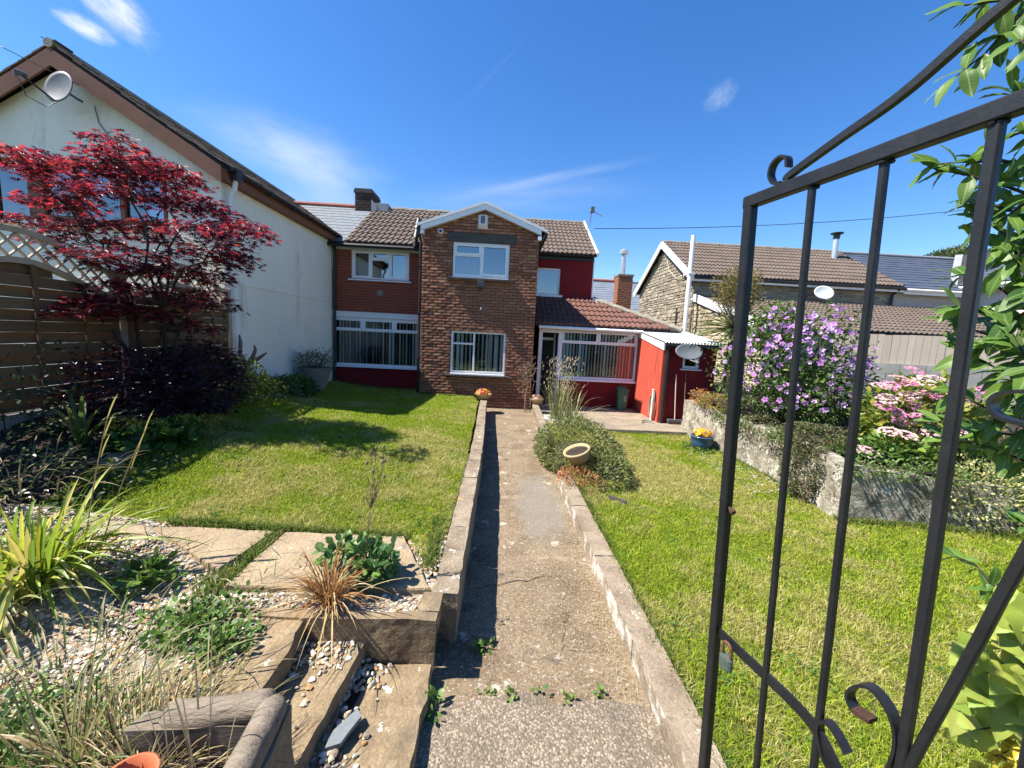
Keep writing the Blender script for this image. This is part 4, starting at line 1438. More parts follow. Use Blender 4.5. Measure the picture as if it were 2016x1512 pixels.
# ---- sunroom
SY = 11.25
sun = MB()
sun.box(1.69, 3.925, SY, SY + 0.2, -0.1, 0.80)
sun.box(3.76, 3.92, SY + 0.2, RY, -0.1, 2.25)
part('sunroom_wall', sun, m_redrend, house)
window(house, 1.69, 3.92, 0.82, 2.215, SY - 0.035, [(0, 0.485, 0.735, 1, True), (0.485, 1, 0.735, 1, True), (0, 1, 0, 0.735, False)], (0.03, 0.05, 0.06), m_glass)
mb = MB()
mb.box(1.62, 1.69, SY - 0.01, SY + 0.07, 0.0, 2.2)
mb.box(1.06, 1.14, SY - 0.01, SY + 0.07, 0.0, 2.2)
mb.box(1.14, 1.62, SY - 0.005, SY + 0.065, 2.1, 2.2)
part('door_frame', mb, m_upvc, house)
d_ = MB()
for (a, b, c, d) in ((0, 0.55, 0.0, 0.25), (0, 0.07, 0.25, 1.75), (0.48, 0.55, 0.25, 1.75), (0, 0.55, 1.75, 1.83), (0, 0.55, 1.98, 2.08), (0, 0.07, 1.83, 1.98), (0.48, 0.55, 1.83, 1.98)):
    d_.box(1.13, 1.17, SY + 0.08 + a, SY + 0.08 + b, 0.02 + c, 0.02 + d)
do = part('open_door', d_, m_upvc, house)
m = MB()
m.box(1.145, 1.153, SY + 0.14, SY + 0.57, 0.26, 1.78)
part('pane', m, m_glass, do)
m = MB()
m.box(1.58, 1.62, SY + 0.6, SY + 0.66, 0.0, 2.1)
m.box(1.17, 1.62, SY + 0.6, SY + 0.64, 1.88, 1.96)
part('inner_frame', m, m_upvc, house)
room(house, 1.15, 3.75, -0.02, 2.15, SY + 0.2, 1.4, MAT('sunroom_inside', [(0.14, 0.125, 0.115), (0.18, 0.165, 0.15)], 2, 0.9, 0, 10, 0.1))
blinds(house, 1.77, 3.87, 0.90, 2.15, SY + 0.075, 0.092, 0.085, 48)
mb = MB()
mb.tube([(1.02, 11.0, 2.245), (3.95, 11.0, 2.245)], 0.045, 8)
mb.box(1.04, 3.95, 11.03, 11.09, 2.21, 2.33)
for x in (1.85, 2.85, 3.7):
    mb.tube([(x, 11.0, 2.245), (x + 0.06, 11.0, 2.245)], 0.052, 8)
part('gutter', mb, m_upvc, house)
eS, rS = (11.0, 2.315), (12.9, 3.24)
xe0, xe1, xr1 = 0.92, 5.05, 2.90
rs = deck(house, [(xe0, eS[0], eS[1]), (xe1, eS[0], eS[1]), (xr1, rS[0], rS[1]), (xe0, rS[0], rS[1])], name='sunroom_roof')
deck(rs, [(xe1, eS[0], eS[1]), (xe1, rS[0], eS[1]), (xr1, rS[0], rS[1])], name='hip_slope')
Ls = math.hypot(rS[0] - eS[0], rS[1] - eS[1])
gs = Ls / 6


def keepS(x, y):
    lim = (xe1 - xe0) + (xr1 - xe1) * (y + gs) / Ls
    return max(0.0, min(1.0, (lim - x) / 0.30)) if lim - x > 0.05 else 0


tile_roof(rs, me_tile_r, (xe0, eS[0], eS[1]), (1, 0, 0), (xe0, rS[0], rS[1]), 14, 6, 0.30, gs, keepS)
mb = MB()
mb.tube(np.array([np.array((xe1, eS[0] - .02, eS[1] + .02)) * (1 - t) + np.array((xr1, rS[0], rS[1] + .03)) * t + np.array((0, 0, .012 * math.sin(t * 40))) for t in np.linspace(0, 1, 18)]), 0.08, 8)
part('hip_ridge', mb, m_ridge, house)
m = MB()
m.rough([(2.85, 12.8, 3.18), (3.35, 12.5, 3.0), (3.35, 12.75, 3.0), (2.9, 13.0, 3.18), (2.85, 12.8, 3.32), (3.35, 12.5, 3.12), (3.35, 12.75, 3.12), (2.9, 13.0, 3.32)], (4, 2, 2), 0.03, 6, 2)
part('mortar_fillet', m, m_oldwhite, house)
m = MB()
m.box(3.0, 5.0, 11.6, 12.85, -0.1, 2.28)
part('sunroom_return', m, m_redrend, house)

# fittings fixed to the gable
al = thing('alarm_box', 'white bell box for the burglar alarm under the gable apex', 'alarm box', (-0.61, HY, 4.75))
m = MB()
m.hexa([(-0.74, HY, 4.58), (-0.48, HY, 4.58), (-0.48, HY + 0.02, 4.58), (-0.74, HY + 0.02, 4.58), (-0.74, HY, 4.92), (-0.48, HY, 4.92), (-0.48, HY + 0.02, 4.92), (-0.74, HY + 0.02, 4.92)])
m.hexa([(-0.69, HY - 0.09, 4.68), (-0.53, HY - 0.09, 4.68), (-0.48, HY, 4.58), (-0.74, HY, 4.58), (-0.69, HY - 0.09, 4.91), (-0.53, HY - 0.09, 4.91), (-0.48, HY, 4.92), (-0.74, HY, 4.92)])
part('cover', m, m_oldwhite, al)
m = MB()
m.box(-0.665, -0.555, HY - 0.094, HY - 0.088, 4.70, 4.89)
part('face_panel', m, m_net, al)
cm_ = thing('wall_camera', 'small round white camera at the top left of the brick gable', 'camera', (-1.66, HY, 4.47))
m = MB()
m.lathe([(0.0, -0.05), (0.05, -0.05), (0.062, -0.02), (0.062, 0.01), (0, 0.01)], (-1.66, HY - 0.01, 4.47), 16, [[1, 0, 0], [0, 0, -1], [0, 1, 0]])
m_ = MB()
m_.lathe([(0.0, 0.052), (0.03, 0.052), (0.03, 0.02)], (-1.66, HY - 0.01, 4.47), 12, [[1, 0, 0], [0, 0, -1], [0, 1, 0]])
m2 = MB()
m2.lathe([(0.065, 0.0), (0.065, 0.05), (0.04, 0.062), (0.04, 0.05)], (-1.66, HY, 4.47), 16, [[1, 0, 0], [0, 0, -1], [0, 1, 0]])
part('housing', m2, m_upvc, cm_)
part('lens', m_, m_black, cm_)
fl = thing('floodlight', 'grey security floodlight below the upper gable window sill', 'floodlight', (-0.62, HY, 3.2))
m = MB()
m.hexa([(-0.69, HY - 0.16, 3.16), (-0.51, HY - 0.16, 3.16), (-0.51, HY - 0.07, 3.12), (-0.69, HY - 0.07, 3.12), (-0.69, HY - 0.19, 3.28), (-0.51, HY - 0.19, 3.28), (-0.51, HY - 0.08, 3.30), (-0.69, HY - 0.08, 3.30)])
part('lamp_body', m, m_dish, fl)
m = MB()
m.box(-0.62, -0.58, HY - 0.07, HY, 3.16, 3.22)
m.lathe([(0, -0.05), (0.03, -0.04), (0.03, 0.0), (0, 0.0)], (-0.62, HY - 0.1, 3.1), 10)
part('sensor', m, m_black, fl)
sp_ = thing('wall_spotlight', 'tiny grey spotlight on the brick between the two gable windows', 'wall light', (-0.57, HY, 2.62))
m = MB()
m.lathe([(0.0, 0), (0.04, 0), (0.04, 0.02), (0.018, 0.03), (0.018, 0.06), (0, 0.06)], (-0.57, HY, 2.64), 12, [[1, 0, 0], [0, 0, -1], [0, 1, 0]])
part('mount', m, m_dish, sp_)
m = MB()
m.tube([(-0.57, HY - 0.06, 2.62), (-0.575, HY - 0.1, 2.57)], 0.02, 8)
part('lamp_head', m, m_dish, sp_)
hk = thing('hanging_bracket', 'rusty iron bracket right of the upper gable window', 'bracket', (0.42, HY, 3.7))
m = MB()
m.tube([(0.42, HY, 3.45), (0.42, HY - 0.02, 3.72), (0.40, HY - 0.12, 3.78), (0.36, HY - 0.2, 3.74)], 0.012, 6)
m.tube([(0.42, HY - 0.01, 3.5), (0.40, HY - 0.12, 3.66), (0.37, HY - 0.19, 3.73)], 0.01, 6)
part('bracket_arm', m, m_rust, hk)

# television aerial and wire
ae = thing('tv_aerial', 'thin television aerial on the right end of the house ridge', 'aerial', (2.84, 14.0, 5.6))
m = MB()
m.tube([(2.80, 14.0, 5.5), (2.76, 13.98, 5.75), (2.85, 14.0, 5.95), (2.88, 14.0, 6.42)], 0.016, 6)
part('mast', m, m_dish, ae)
m = MB()
m.tube([(2.86, 14.0, 6.36), (3.28, 14.0, 6.18)], 0.010, 5)
for t in np.linspace(0.1, 1, 9):
    p = np.array((2.86, 14.0, 6.36)) * (1 - t) + np.array((3.28, 14.0, 6.18)) * t
    m.tube([p - (0.02, 0.14, 0.08), p + (0.02, 0.14, 0.08)], 0.005, 4)
part('boom', m, m_dish, ae)
m = MB()
m.box(2.84, 2.96, 13.9, 14.1, 6.30, 6.46)
part('reflector', m, m_dish, ae)
m = MB()
tt = np.linspace(0, 1, 30)
p, q = np.array((2.84, 13.2, 5.55)), np.array((19.0, 15.5, 7.9))
m.tube(p + (q - p) * tt[:, None] - np.stack([0 * tt, 0 * tt, 0.9 * tt * (1 - tt)], 1), 0.011, 5)
solo('overhead_wire', m, m_black, 'overhead cable running from the house roof to the far right', 'cable')

# ------------------------------------------------------------------ slate house joined on at the left
ns = thing('slate_roofed_house', 'neighbouring terrace roof of grey slates left of the chimney', 'house', (-5.5, 12.0, 4))
ns_r = deck(ns, [(-8.6, eL[0], eL[1] + 0.01), (-4.27, eL[0], eL[1] + 0.01), (-4.27, rL[0], rL[1] + 0.01), (-8.6, rL[0], rL[1] + 0.01)], 0.03, 'roof')
gsl = math.hypot(rL[0] - eL[0], rL[1] - eL[1]) / 12
tile_roof(ns_r, me_slate, (-4.27 - 14 * 0.25, eL[0], eL[1] + 0.012), (1, 0, 0), (-4.27 - 14 * 0.25, rL[0], rL[1] + 0.012), 14, 12, 0.25, gsl,
          lambda x, y: 1 if (x > 14 * 0.25 - 0.9 - y * 1.15) and x + 0.25 <= 14 * 0.25 + .13 else 0, 'slate', 0.002, 0.5)
mb = MB()
mb.tube([(-8.6, rL[0], rL[1] + 0.05), (-4.72, rL[0], rL[1] + 0.05)], 0.07, 8)
part('ridge', mb, m_ridge_red, ns)
mb = MB()
mb.box(-8.6, -4.76, 11.25, 13.2, 0.0, 4.1)
part('wall', mb, m_white_render, ns)

# ------------------------------------------------------------------ white house on the left
WX = -4.66
WY0, WY1 = 6.8, 11.22
wh = thing('rendered_house', 'large cream rendered gable house with brown bargeboards on the left', 'house', (-7, 6.8, 0))
wap = (-7.0, 5.74)
wl = -9.3
mb = MB()
hw = (-8.35, -5.52, 3.42, 4.37)
wall_holes(mb, wl, WX, 0.0, 4.38, WY0, WY0 + 0.25, [hw, (-7.3, -5.0, 0.9, 2.35)])
mb.prism([(wl, WY0, 4.38), (WX, WY0, 4.38), (wap[0], WY0, wap[1])], (0, 0.25, 0))
mb.box(WX - 0.25, WX, WY0 + 0.25, WY1, 0.0, 4.36)
part('wall', mb, m_white_render, wh)
mb = MB()
mb.box(WX, WX + 0.014, WY0 + 0.004, WY1, 2.60, 2.635)
part('render_band', mb, m_white_render, wh)
window(wh, hw[0], hw[1], hw[2], hw[3], WY0 + 0.03, [(0, 0.21, 0, 1, False), (0.27, 0.48, 0, 1, True), (0.48, 0.72, 0, 1, False), (0.72, 1, 0, 1, True)], None, m_glass_sky, m_fair, 0.075)
m = MB()
m.box(hw[0] + 0.21 * (hw[1] - hw[0]), hw[0] + 0.27 * (hw[1] - hw[0]), WY0 + 0.07, WY0 + 0.13, hw[2] + 0.075, hw[3] - 0.075)
part('window_post', m, m_fair, wh)
m = MB()
m.box(hw[0] - 0.1, hw[1] + 0.1, WY0 - 0.06, WY0 + 0.09, hw[2] - 0.06, hw[2] - 0.002)
part('sill', m, m_oldwhite, wh)
room(wh, hw[0] - 0.2, hw[1] + 0.2, 3.2, 4.6, WY0 + 0.25, 2.5, m_net)
window(wh, -7.3, -5.0, 0.9, 2.35, WY0 + 0.03, [(0, 0.5, 0, 1, True), (0.5, 1, 0, 1, True)], (0.05, 0.05, 0.04), m_glass_sky)
room(wh, -7.5, -4.95, 0.8, 2.5, WY0 + 0.25, 2.5)
# roof
ov = 6.66
eW = (-4.53, 4.42)
ridge = (wap[0], 5.96)
rw_ = deck(wh, [(eW[0], ov, eW[1]), (eW[0], 13.6, eW[1]), (ridge[0], 13.6, ridge[1]), (ridge[0], ov, ridge[1])], 0.06, 'roof')
deck(rw_, [(-9.5, ov, eW[1]), (-9.5, 13.6, eW[1]), (ridge[0], 13.6, ridge[1]), (ridge[0], ov, ridge[1])], 0.06, 'left_slope')
Lw = math.hypot(ridge[0] - eW[0], ridge[1] - eW[1])
tile_roof(rw_, me_flat, (eW[0], ov - 0.03, eW[1]), (0, 1, 0), (ridge[0], ov - 0.03, ridge[1]), 24, 11, 0.265, Lw / 11, lambda x, y: 1 if x < 5.0 + y * 1.0 else 0, jit=0.02)
tile_roof(rw_, me_flat, (-9.5, ov - 0.03 + 0.265, eW[1]), (0, -1, 0), (ridge[0], ov - 0.03 + 0.265, ridge[1]), 1, 11, 0.265, Lw / 11)
mb = MB()
mb.tube(np.stack([np.full(20, ridge[0]), np.linspace(ov - 0.04, 13.6, 20), np.full(20, ridge[1] + 0.01)], 1), 0.07, 8)
part('ridge', mb, m_ridge, wh)
for s in (1, -1):
    ex, ez = ridge[0] + s * (eW[0] - ridge[0]), eW[1]
    m = MB()
    m.prism([(ex, ov - 0.035, ez - 0.30), (ridge[0], ov - 0.035, ridge[1] - 0.30), (ridge[0], ov - 0.035, ridge[1] - 0.05), (ex, ov - 0.035, ez - 0.05)], (0, 0.03, 0))
    part('bargeboard', m, m_fair, wh)
mb = MB()
mb.prism([(eW[0], ov, eW[1] - 0.08), (ridge[0], ov, ridge[1] - 0.08), (ridge[0], ov, ridge[1] - 0.1), (eW[0], ov, eW[1] - 0.1)], (0, 0.138, 0))
mb.prism([(-9.5, ov, eW[1] - 0.08), (ridge[0], ov, ridge[1] - 0.08), (ridge[0], ov, ridge[1] - 0.1), (-9.5, ov, eW[1] - 0.1)], (0, 0.138, 0))
part('soffit', mb, m_fair, wh)
m = MB()
m.box(eW[0] - 0.02, eW[0] + 0.005, ov - 0.0, 11.3, 4.20, 4.36)
m.box(WX + 0.003, eW[0] - 0.02, ov + 0.15, 11.3, 4.20, 4.22)
part('fascia', m, m_fair, wh)
m = MB()
gp_ = []
for a in np.linspace(math.pi, 2 * math.pi, 7):
    gp_.append((eW[0] + 0.065 + 0.055 * math.cos(a), ov + 0.05, 4.39 + 0.055 * math.sin(a)))
for a in np.linspace(2 * math.pi, math.pi, 7):
    gp_.append((eW[0] + 0.065 + 0.048 * math.cos(a), ov + 0.05, 4.39 + 0.048 * math.sin(a)))
m.prism(gp_, (0, 4.4, 0))
for y in np.arange(7.0, 11, 0.8):
    m.box(eW[0] + 0.005, eW[0] + 0.125, y, y + 0.025, 4.33, 4.40)
part('gutter', m, m_black, wh)
m = MB()
m.hexa([(eW[0] + 0.01, 6.82, 4.24), (eW[0] + 0.12, 6.82, 4.24), (eW[0] + 0.12, 6.96, 4.24), (eW[0] + 0.01, 6.96, 4.24), (eW[0] - 0.0, 6.80, 4.42), (eW[0] + 0.13, 6.80, 4.42), (eW[0] + 0.13, 6.98, 4.42), (eW[0], 6.98, 4.42)])
part('hopper', m, m_black, wh)
m = MB()
m.tube([(eW[0] + 0.05, 6.89, 4.26), (eW[0] + 0.03, 6.89, 4.1), (WX + 0.09, 6.89, 3.98), (WX + 0.09, 6.89, 0.8)], 0.036, 8)
part('downpipe', m, m_oldwhite, wh)
m = MB()
m.tube([(WX + 0.08, WY1 - 0.28, 4.2), (WX + 0.07, WY1 - 0.28, 0.2)], 0.042, 8)
part('downpipe', m, m_black, wh)


def dish(name, label, c, rx, rz, normal, arm, lnb, mat, group='satellite dishes', backarm=None):
    t = thing(name, label, 'satellite dish', c, group)
    n = Vector(normal).normalized()
    x = Vector((0, 0, 1)).cross(n).normalized()
    y = n.cross(x)
    Rm = np.array(Matrix((x, y, n)).transposed())
    m = MB()
    th = np.linspace(0, 2 * np.pi, 28, endpoint=False)
    V, F = [], []
    lv = [0.0, 0.3, 0.6, 0.85, 1.0]
    for s in (0, 1):
        for r in lv:
            z = 0.16 * rx * (r * r) - 0.012 * s
            V.append(np.stack([rx * r * np.cos(th), rz * r * np.sin(th), np.full(28, z)], 1))
    V = np.concatenate(V) @ Rm.T + np.array(c)
    for s in (0, 1):
        for k in range(4):
            b0 = (s * 5 + k) * 28
            for i in range(28):
                F.append((b0 + i, b0 + (i + 1) % 28, b0 + 28 + (i + 1) % 28, b0 + 28 + i))
    for i in range(28):
        F.append((4 * 28 + i, 4 * 28 + (i + 1) % 28, 9 * 28 + (i + 1) % 28, 9 * 28 + i))
    m.add(V, F)
    part('reflector', m, mat, t, smooth=True)
    C = Vector(c)
    lo = C - y * rz + n * 0.03
    e = C + Vector(lnb)
    m = MB()
    m.tube([lo, e], 0.013, 6)
    part('feed_arm', m, m_black, t)
    m = MB()
    dd = (C - e).normalized()
    m.tube([e - dd * 0.03, e + dd * 0.02, e + dd * 0.09], [0.035, 0.035, 0.026], 10)
    m.tube([e - dd * 0.02, e - dd * 0.02 - Vector((0, 0, 0.06))], 0.022, 8)
    part('receiver', m, m_dish, t)
    m = MB()
    m.tube([C - n * 0.01, C - n * 0.10 + Vector(arm) * 0.4, C + Vector(arm)], 0.018, 6)
    part('wall_bracket', m, m_dish, t)
    return t


d1 = dish('satellite_dish', 'grey satellite dish under the apex of the cream gable', (-6.72, 6.48, 5.27), 0.22, 0.24, (-0.08, -0.95, 0.2), (0.06, 0.25, -0.05), (-0.26, -0.30, 0.02), m_dish)
m = MB()
m.tube([(-6.98, 6.18, 5.22), (-6.97, 6.25, 5.02), (-6.86, 6.4, 4.96), (-6.82, 6.5, 5.08)], 0.006, 5)
m.tube([(-6.55, 6.79, 5.2), (-6.5, 6.79, 4.95), (-6.3, 6.79, 4.7), (-6.1, 6.79, 4.52)], 0.006, 5)
part('cable', m, m_black, d1)
m = MB()
m.tube([(-9.6, 5.8, 6.3), (-7.4, 6.4, 5.72), (-6.75, 6.78, 5.48)], 0.006, 5)
solo('overhead_wire', m, m_black, 'thin wire crossing the left bargeboard to the dish on the cream gable', 'cable')

# ------------------------------------------------------------------ red outhouse with corrugated roof
oh = thing('outhouse', 'small red rendered outhouse with corrugated roof beside the sunroom', 'outhouse', (4.5, 9.5, 0))
OX0, OX1, OY0, OY1 = 3.93, 5.25, 9.42, 11.36
wo = (4.43, 4.84, 1.37, 1.66)
mb = MB()
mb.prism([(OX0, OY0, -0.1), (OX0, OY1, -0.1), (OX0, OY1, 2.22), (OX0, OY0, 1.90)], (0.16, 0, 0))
part('side_wall', mb, m_red_sunlit, oh)
mb = MB()
wall_holes(mb, OX0 + 0.16, OX1, -0.1, 1.90, OY0, OY0 + 0.15, [wo])
mb.box(OX1 - 0.15, OX1, OY0 + 0.15, OY1, -0.1, 1.90)
part('front_wall', mb, m_redrend, oh)  # same paint as the side wall, its shade carried by the darker red
mb = MB()
mb.prism([(OX0 - 0.02, OY0 - 0.05, 1.79), (OX0 - 0.02, OY1 - 0.2, 2.10), (OX0 - 0.02, OY1 - 0.2, 2.26), (OX0 - 0.02, OY0 - 0.05, 1.98)], (0.03, 0, 0))
part('white_fascia', mb, m_upvc, oh)
mb = MB()
xs = np.linspace(OX0 - 0.05, OX1 + 0.12, 120)
zz = 0.018 * np.sin((xs - OX0) * 2 * np.pi / 0.075)
ysr = np.linspace(OY0 - 0.14, OY1 + 0.05, 4)
V = np.concatenate([np.stack([xs, np.full(120, y), zz + 2.0 + (y - OY0) * 0.15 + dz], 1) for dz in (0, 0.006) for y in ysr])
F = [((s * 4 + j) * 120 + i, (s * 4 + j) * 120 + i + 1, (s * 4 + j + 1) * 120 + i + 1, (s * 4 + j + 1) * 120 + i) for s in (0, 1) for j in range(3) for i in range(119)]
F += [(i, i + 1, 480 + i + 1, 480 + i) for i in range(119)]
mb.add(V, F)
part('corrugated_roof', mb, m_corr, oh)
mb = MB()
mb.box(OX0 + 0.03, OX1 + 0.08, OY0 - 0.07, OY0 - 0.002, 1.86, 1.965)
mb.tube([(OX0 + 0.02, OY0 - 0.10, 1.92), (OX1 + 0.1, OY0 - 0.10, 1.90)], 0.045, 8)
part('gutter', mb, m_black, oh)
mb = MB()
mb.tube([(OX0 + 0.10, OY0 - 0.10, 1.9), (OX0 + 0.09, OY0 - 0.05, 1.75), (OX0 + 0.08, OY0 - 0.045, 0.0)], 0.042, 8)
part('downpipe', mb, m_black, oh)
window(oh, wo[0], wo[1], wo[2], wo[3], OY0 - 0.02, [(0, 1, 0, 1, False)], (0.05, 0.03, 0.03), m_glass, fr=0.06)
room(oh, OX0 + .2, OX1 - .2, 1.2, 1.8, OY0 + .15, 1.0)
dish('satellite_dish', 'wide grey satellite dish covering the outhouse window', (4.40, 9.12, 1.77), 0.31, 0.21, (-0.10, -0.85, 0.50), (0.10, 0.30, -0.06), (0.09, -0.30, -0.22), m_dish)

# ------------------------------------------------------------------ chimney stack behind the sunroom and the slate house far behind
cs = thing('chimney_stack', 'brown brick chimney with tall steel flue behind the sunroom roof', 'chimney', (4.85, 16, 0))
m = MB()
m.box(4.57, 5.13, 15.95, 16.5, 0.0, 4.55)
part('stack_core', m, m_mortar_d, cs)
for z in np.arange(3.2, 4.56, 0.075):
    k = int(round(z / 0.075)) % 2
    for (x0, x1, ax, pos) in ((4.56, 5.14, 0, 15.955), (15.94, 16.5, 1, 4.575)):
        x = x0 - (0.11 if k else 0)
        while x < x1 - 0.03:
            a, b = max(x, x0), min(x + 0.225, x1)
            if ax == 0:
                inst('brick', random.choice(me_br), cs, ((a + b) / 2, pos, z + .0375), None, (b - a - .011, 0.05, 0.064))
            else:
                inst('brick', random.choice(me_br), cs, (pos, (a + b) / 2, z + .0375), (0, 0, R(-90)), (b - a - .011, 0.05, 0.064))
            x += 0.225
m = MB()
m.box(4.53, 5.17, 15.91, 16.54, 4.555, 4.62)
m.box(4.54, 5.16, 15.92, 16.53, 3.14, 3.2)
part('stack_cap', m, m_ridge, cs)
m = MB()
m.tube([(4.78, 16.2, 4.6), (4.78, 16.2, 5.5)], 0.095, 14)
part('flue', m, m_silver, cs)
m = MB()
m.lathe([(0.10, 5.42), (0.16, 5.45), (0.17, 5.58), (0.12, 5.62), (0.0, 5.63)], (4.78, 16.2, 0), 16)
part('cowl', m, m_silver, cs)


def strip_roof(parent, o, a, length, b, rows, mat, name='roof'):
    """far slate roof: overlapping courses as real steps"""
    Mr, A, U, Nn = plane_frame(o, a, b)
    o = Vector(o)
    Ls_ = (Vector(b) - o)
    Ls_ = (Ls_ - A * Ls_.dot(A)).length
    g = Ls_ / rows
    m = MB()
    nseg = max(1, int(length / 0.5))
    for j in range(rows):
        for i in range(nseg):
            w = length / nseg
            p = o + A * (i * w + 0.004) + U * (j * g) + Nn * random.uniform(0, 0.006)
            m.hexa([p, p + A * (w - .008), p + A * (w - .008) + U * (g * 1.1) - Nn * 0.012, p + U * (g * 1.1) - Nn * 0.012,
                    p + Nn * 0.022, p + A * (w - .008) + Nn * 0.022, p + A * (w - .008) + U * (g * 1.1) + Nn * 0.004, p + U * (g * 1.1) + Nn * 0.004])
    return part(name, m, mat, parent)


fs = thing('far_slate_house', 'distant grey slate roof with red ridge seen between house and cottage', 'house', (7, 24, 0))
m = MB()
m.box(2.5, 11.5, 24.2, 29, -0.3, 3.9)
part('wall', m, m_pebble_d, fs)
deck(fs, [(2.3, 23.8, 3.75), (11.7, 23.8, 3.75), (11.7, 26.6, 5.85), (2.3, 26.6, 5.85)], 0.1, 'roof_deck')
deck(fs, [(2.3, 29.4, 3.75), (11.7, 29.4, 3.75), (11.7, 26.6, 5.85), (2.3, 26.6, 5.85)], 0.1, 'roof_deck')
strip_roof(fs, (2.3, 23.8, 3.75), (1, 0, 0), 9.4, (2.3, 26.6, 5.85), 13, m_slate_f)
m = MB()
m.tube([(2.3, 26.6, 5.92), (7.4, 26.6, 5.92)], 0.10, 8)
part('ridge', m, m_ridge_red, fs)
m = MB()
m.tube([(7.4, 26.6, 5.90), (11.7, 26.6, 5.90)], 0.08, 8)
m.tube([(7.3, 26.6, 5.95), (7.3, 26.6, 6.35)], 0.05, 8)
part('ridge', m, m_lead, fs)

# ------------------------------------------------------------------ stone cottage
cot = thing('stone_cottage', 'grey rubble stone cottage with brown tiled roof and white bargeboards', 'cottage', (6.9, 14.5, 0))
CX0, CX1, CY0, CY1, CYM = 6.9, 14.5, 14.5, 20.2, 17.35
CE, CR = 4.42, 6.20
m = MB()
m.box(CX0 + 0.03, CX1, CY0 + 0.03, CY1, -0.3, CE)
m.prism([(CX0 + 0.03, CY0 + 0.03, CE), (CX0 + 0.03, CY1, CE), (CX0 + 0.03, CYM, CR)], (0.4, 0, 0))
cw = part('wall', m, m_pointing, cot)


def rubble(o, u, v, n, w, h, inside, seed, hmin=0.09, hmax=0.17, c0=(0.24, 0.20, 0.145), c1=(0.38, 0.33, 0.245)):
    r = np.random.default_rng(seed)
    o, u, v, n = (np.array(t, float) for t in (o, u, v, n))
    m = MB()
    col = []
    z = 0
    while z < h:
        hh = r.uniform(hmin, hmax)
        x = -r.uniform(0, 0.2)
        while x < w:
            ww = r.uniform(0.14, 0.46)
            xa, xb = max(0, x), min(w, x + ww)
            if xb - xa > 0.06 and inside((xa + xb) / 2, z + hh):
                g = 0.012
                d = r.uniform(0.012, 0.045)
                j = r.uniform(-0.02, 0.02, (8, 2))
                P = []
                for k, (a, b, dep) in enumerate(((xa + g, z + g, 0), (xb - g, z + g, 0), (xb - g, z + hh - g, 0), (xa + g, z + hh - g, 0), (xa + 3 * g, z + 2 * g, d), (xb - 3 * g, z + 2 * g, d), (xb - 3 * g, z + hh - 2 * g, d), (xa + 3 * g, z + hh - 2 * g, d))):
                    P.append(o + u * (a + j[k, 0]) + v * (b + j[k, 1] * 0.6) + n * (dep + (0 if k < 4 else r.uniform(-0.008, 0.008))))
                m.hexa(P)
                t = r.uniform(0, 1)
                c = (np.array(c0) * (1 - t) + np.array(c1) * t) * r.uniform(0.75, 1.2)
                col.append(np.tile(c, (8, 1)))
            x += ww
        z += hh
    return mesh_np('rubble', np.concatenate(m.v), [np.array(f) for f in m.f.values()], m_stone, np.concatenate(col))


def ins_gable(x, z):
    y = CY0 + x
    return z < CE or z < CE + (CR - CE) * (1 - abs(y - CYM) / (CYM - CY0))


part('rubble', rubble((CX0 + 0.03, CY0 + 0.03, 0.4), (0, 1, 0), (0, 0, 1), (-1, 0, 0), CY1 - CY0 - .03, CR - 0.4, lambda x, z: ins_gable(x, z + 0.4), 3), None, cw, kind='stuff')
part('rubble', rubble((CX0 + 0.03, CY0 + 0.03, 3.2), (1, 0, 0), (0, 0, 1), (0, -1, 0), CX1 - CX0, CE - 3.2, lambda x, z: True, 5, 0.08, 0.14), None, cw, kind='stuff')
eC, rC = (14.22, 4.42), (CYM, 6.26)
cr = deck(cot, [(CX0 - 0.15, eC[0], eC[1]), (CX1 + .1, eC[0], eC[1]), (CX1 + .1, rC[0], rC[1]), (CX0 - 0.15, rC[0], rC[1])], name='roof')
deck(cr, [(CX0 - 0.15, 20.48, eC[1]), (CX1 + .1, 20.48, eC[1]), (CX1 + .1, rC[0], rC[1]), (CX0 - 0.15, rC[0], rC[1])], name='rear_slope')
gC = math.hypot(rC[0] - eC[0], rC[1] - eC[1]) / 10
tile_roof(cr, me_tile, (CX0 - 0.15, eC[0], eC[1]), (1, 0, 0), (CX0 - 0.15, rC[0], rC[1]), 26, 10, 0.30, gC, lambda x, y: 1 if x < 7.95 - 0.0 * y else 0)
m = MB()
m.tube(np.stack([np.linspace(CX0 - 0.15, CX1 + .1, 30), np.full(30, rC[0]), rC[1] + 0.03 + 0.01 * np.sin(np.arange(30) * 2.3)], 1), 0.085, 8)
part('ridge', m, m_ridge, cot)
for (p, q) in (((eC[0] - 0.03, eC[1]), rC), ((20.5, eC[1]), rC)):
    m = MB()
    m.beam((CX0 - 0.19, p[0], p[1] - 0.10), (CX0 - 0.19, q[0], q[1] - 0.07), 0.05, 0.24)
    part('bargeboard', m, m_upvc, cot)
m = MB()
m.box(CX0 - 0.14, CX1 + .1, eC[0] + 0.02, eC[0] + 0.06, 4.24, 4.40)
part('fascia', m, m_upvc, cot)
m = MB()
m.tube([(CX0 - 0.1, eC[0] - 0.03, 4.36), (CX1 + .1, eC[0] - 0.03, 4.36)], 0.05, 8)
m.tube([(CX1 - 0.1, eC[0] - 0.0, 4.33), (CX1 - 0.12, CY0 - 0.06, 4.15), (CX1 - 0.12, CY0 - 0.06, 3.6)], 0.045, 8)
m.tube([(9.0, eC[0] - 0.0, 4.33), (9.0, CY0 - 0.06, 4.15), (9.0, CY0 - 0.06, 3.6)], 0.04, 8)
part('gutter', m, m_black, cot)
m = MB()
m.tube([(6.55, 14.05, 2.4), (6.53, 14.05, 5.75)], 0.075, 12)
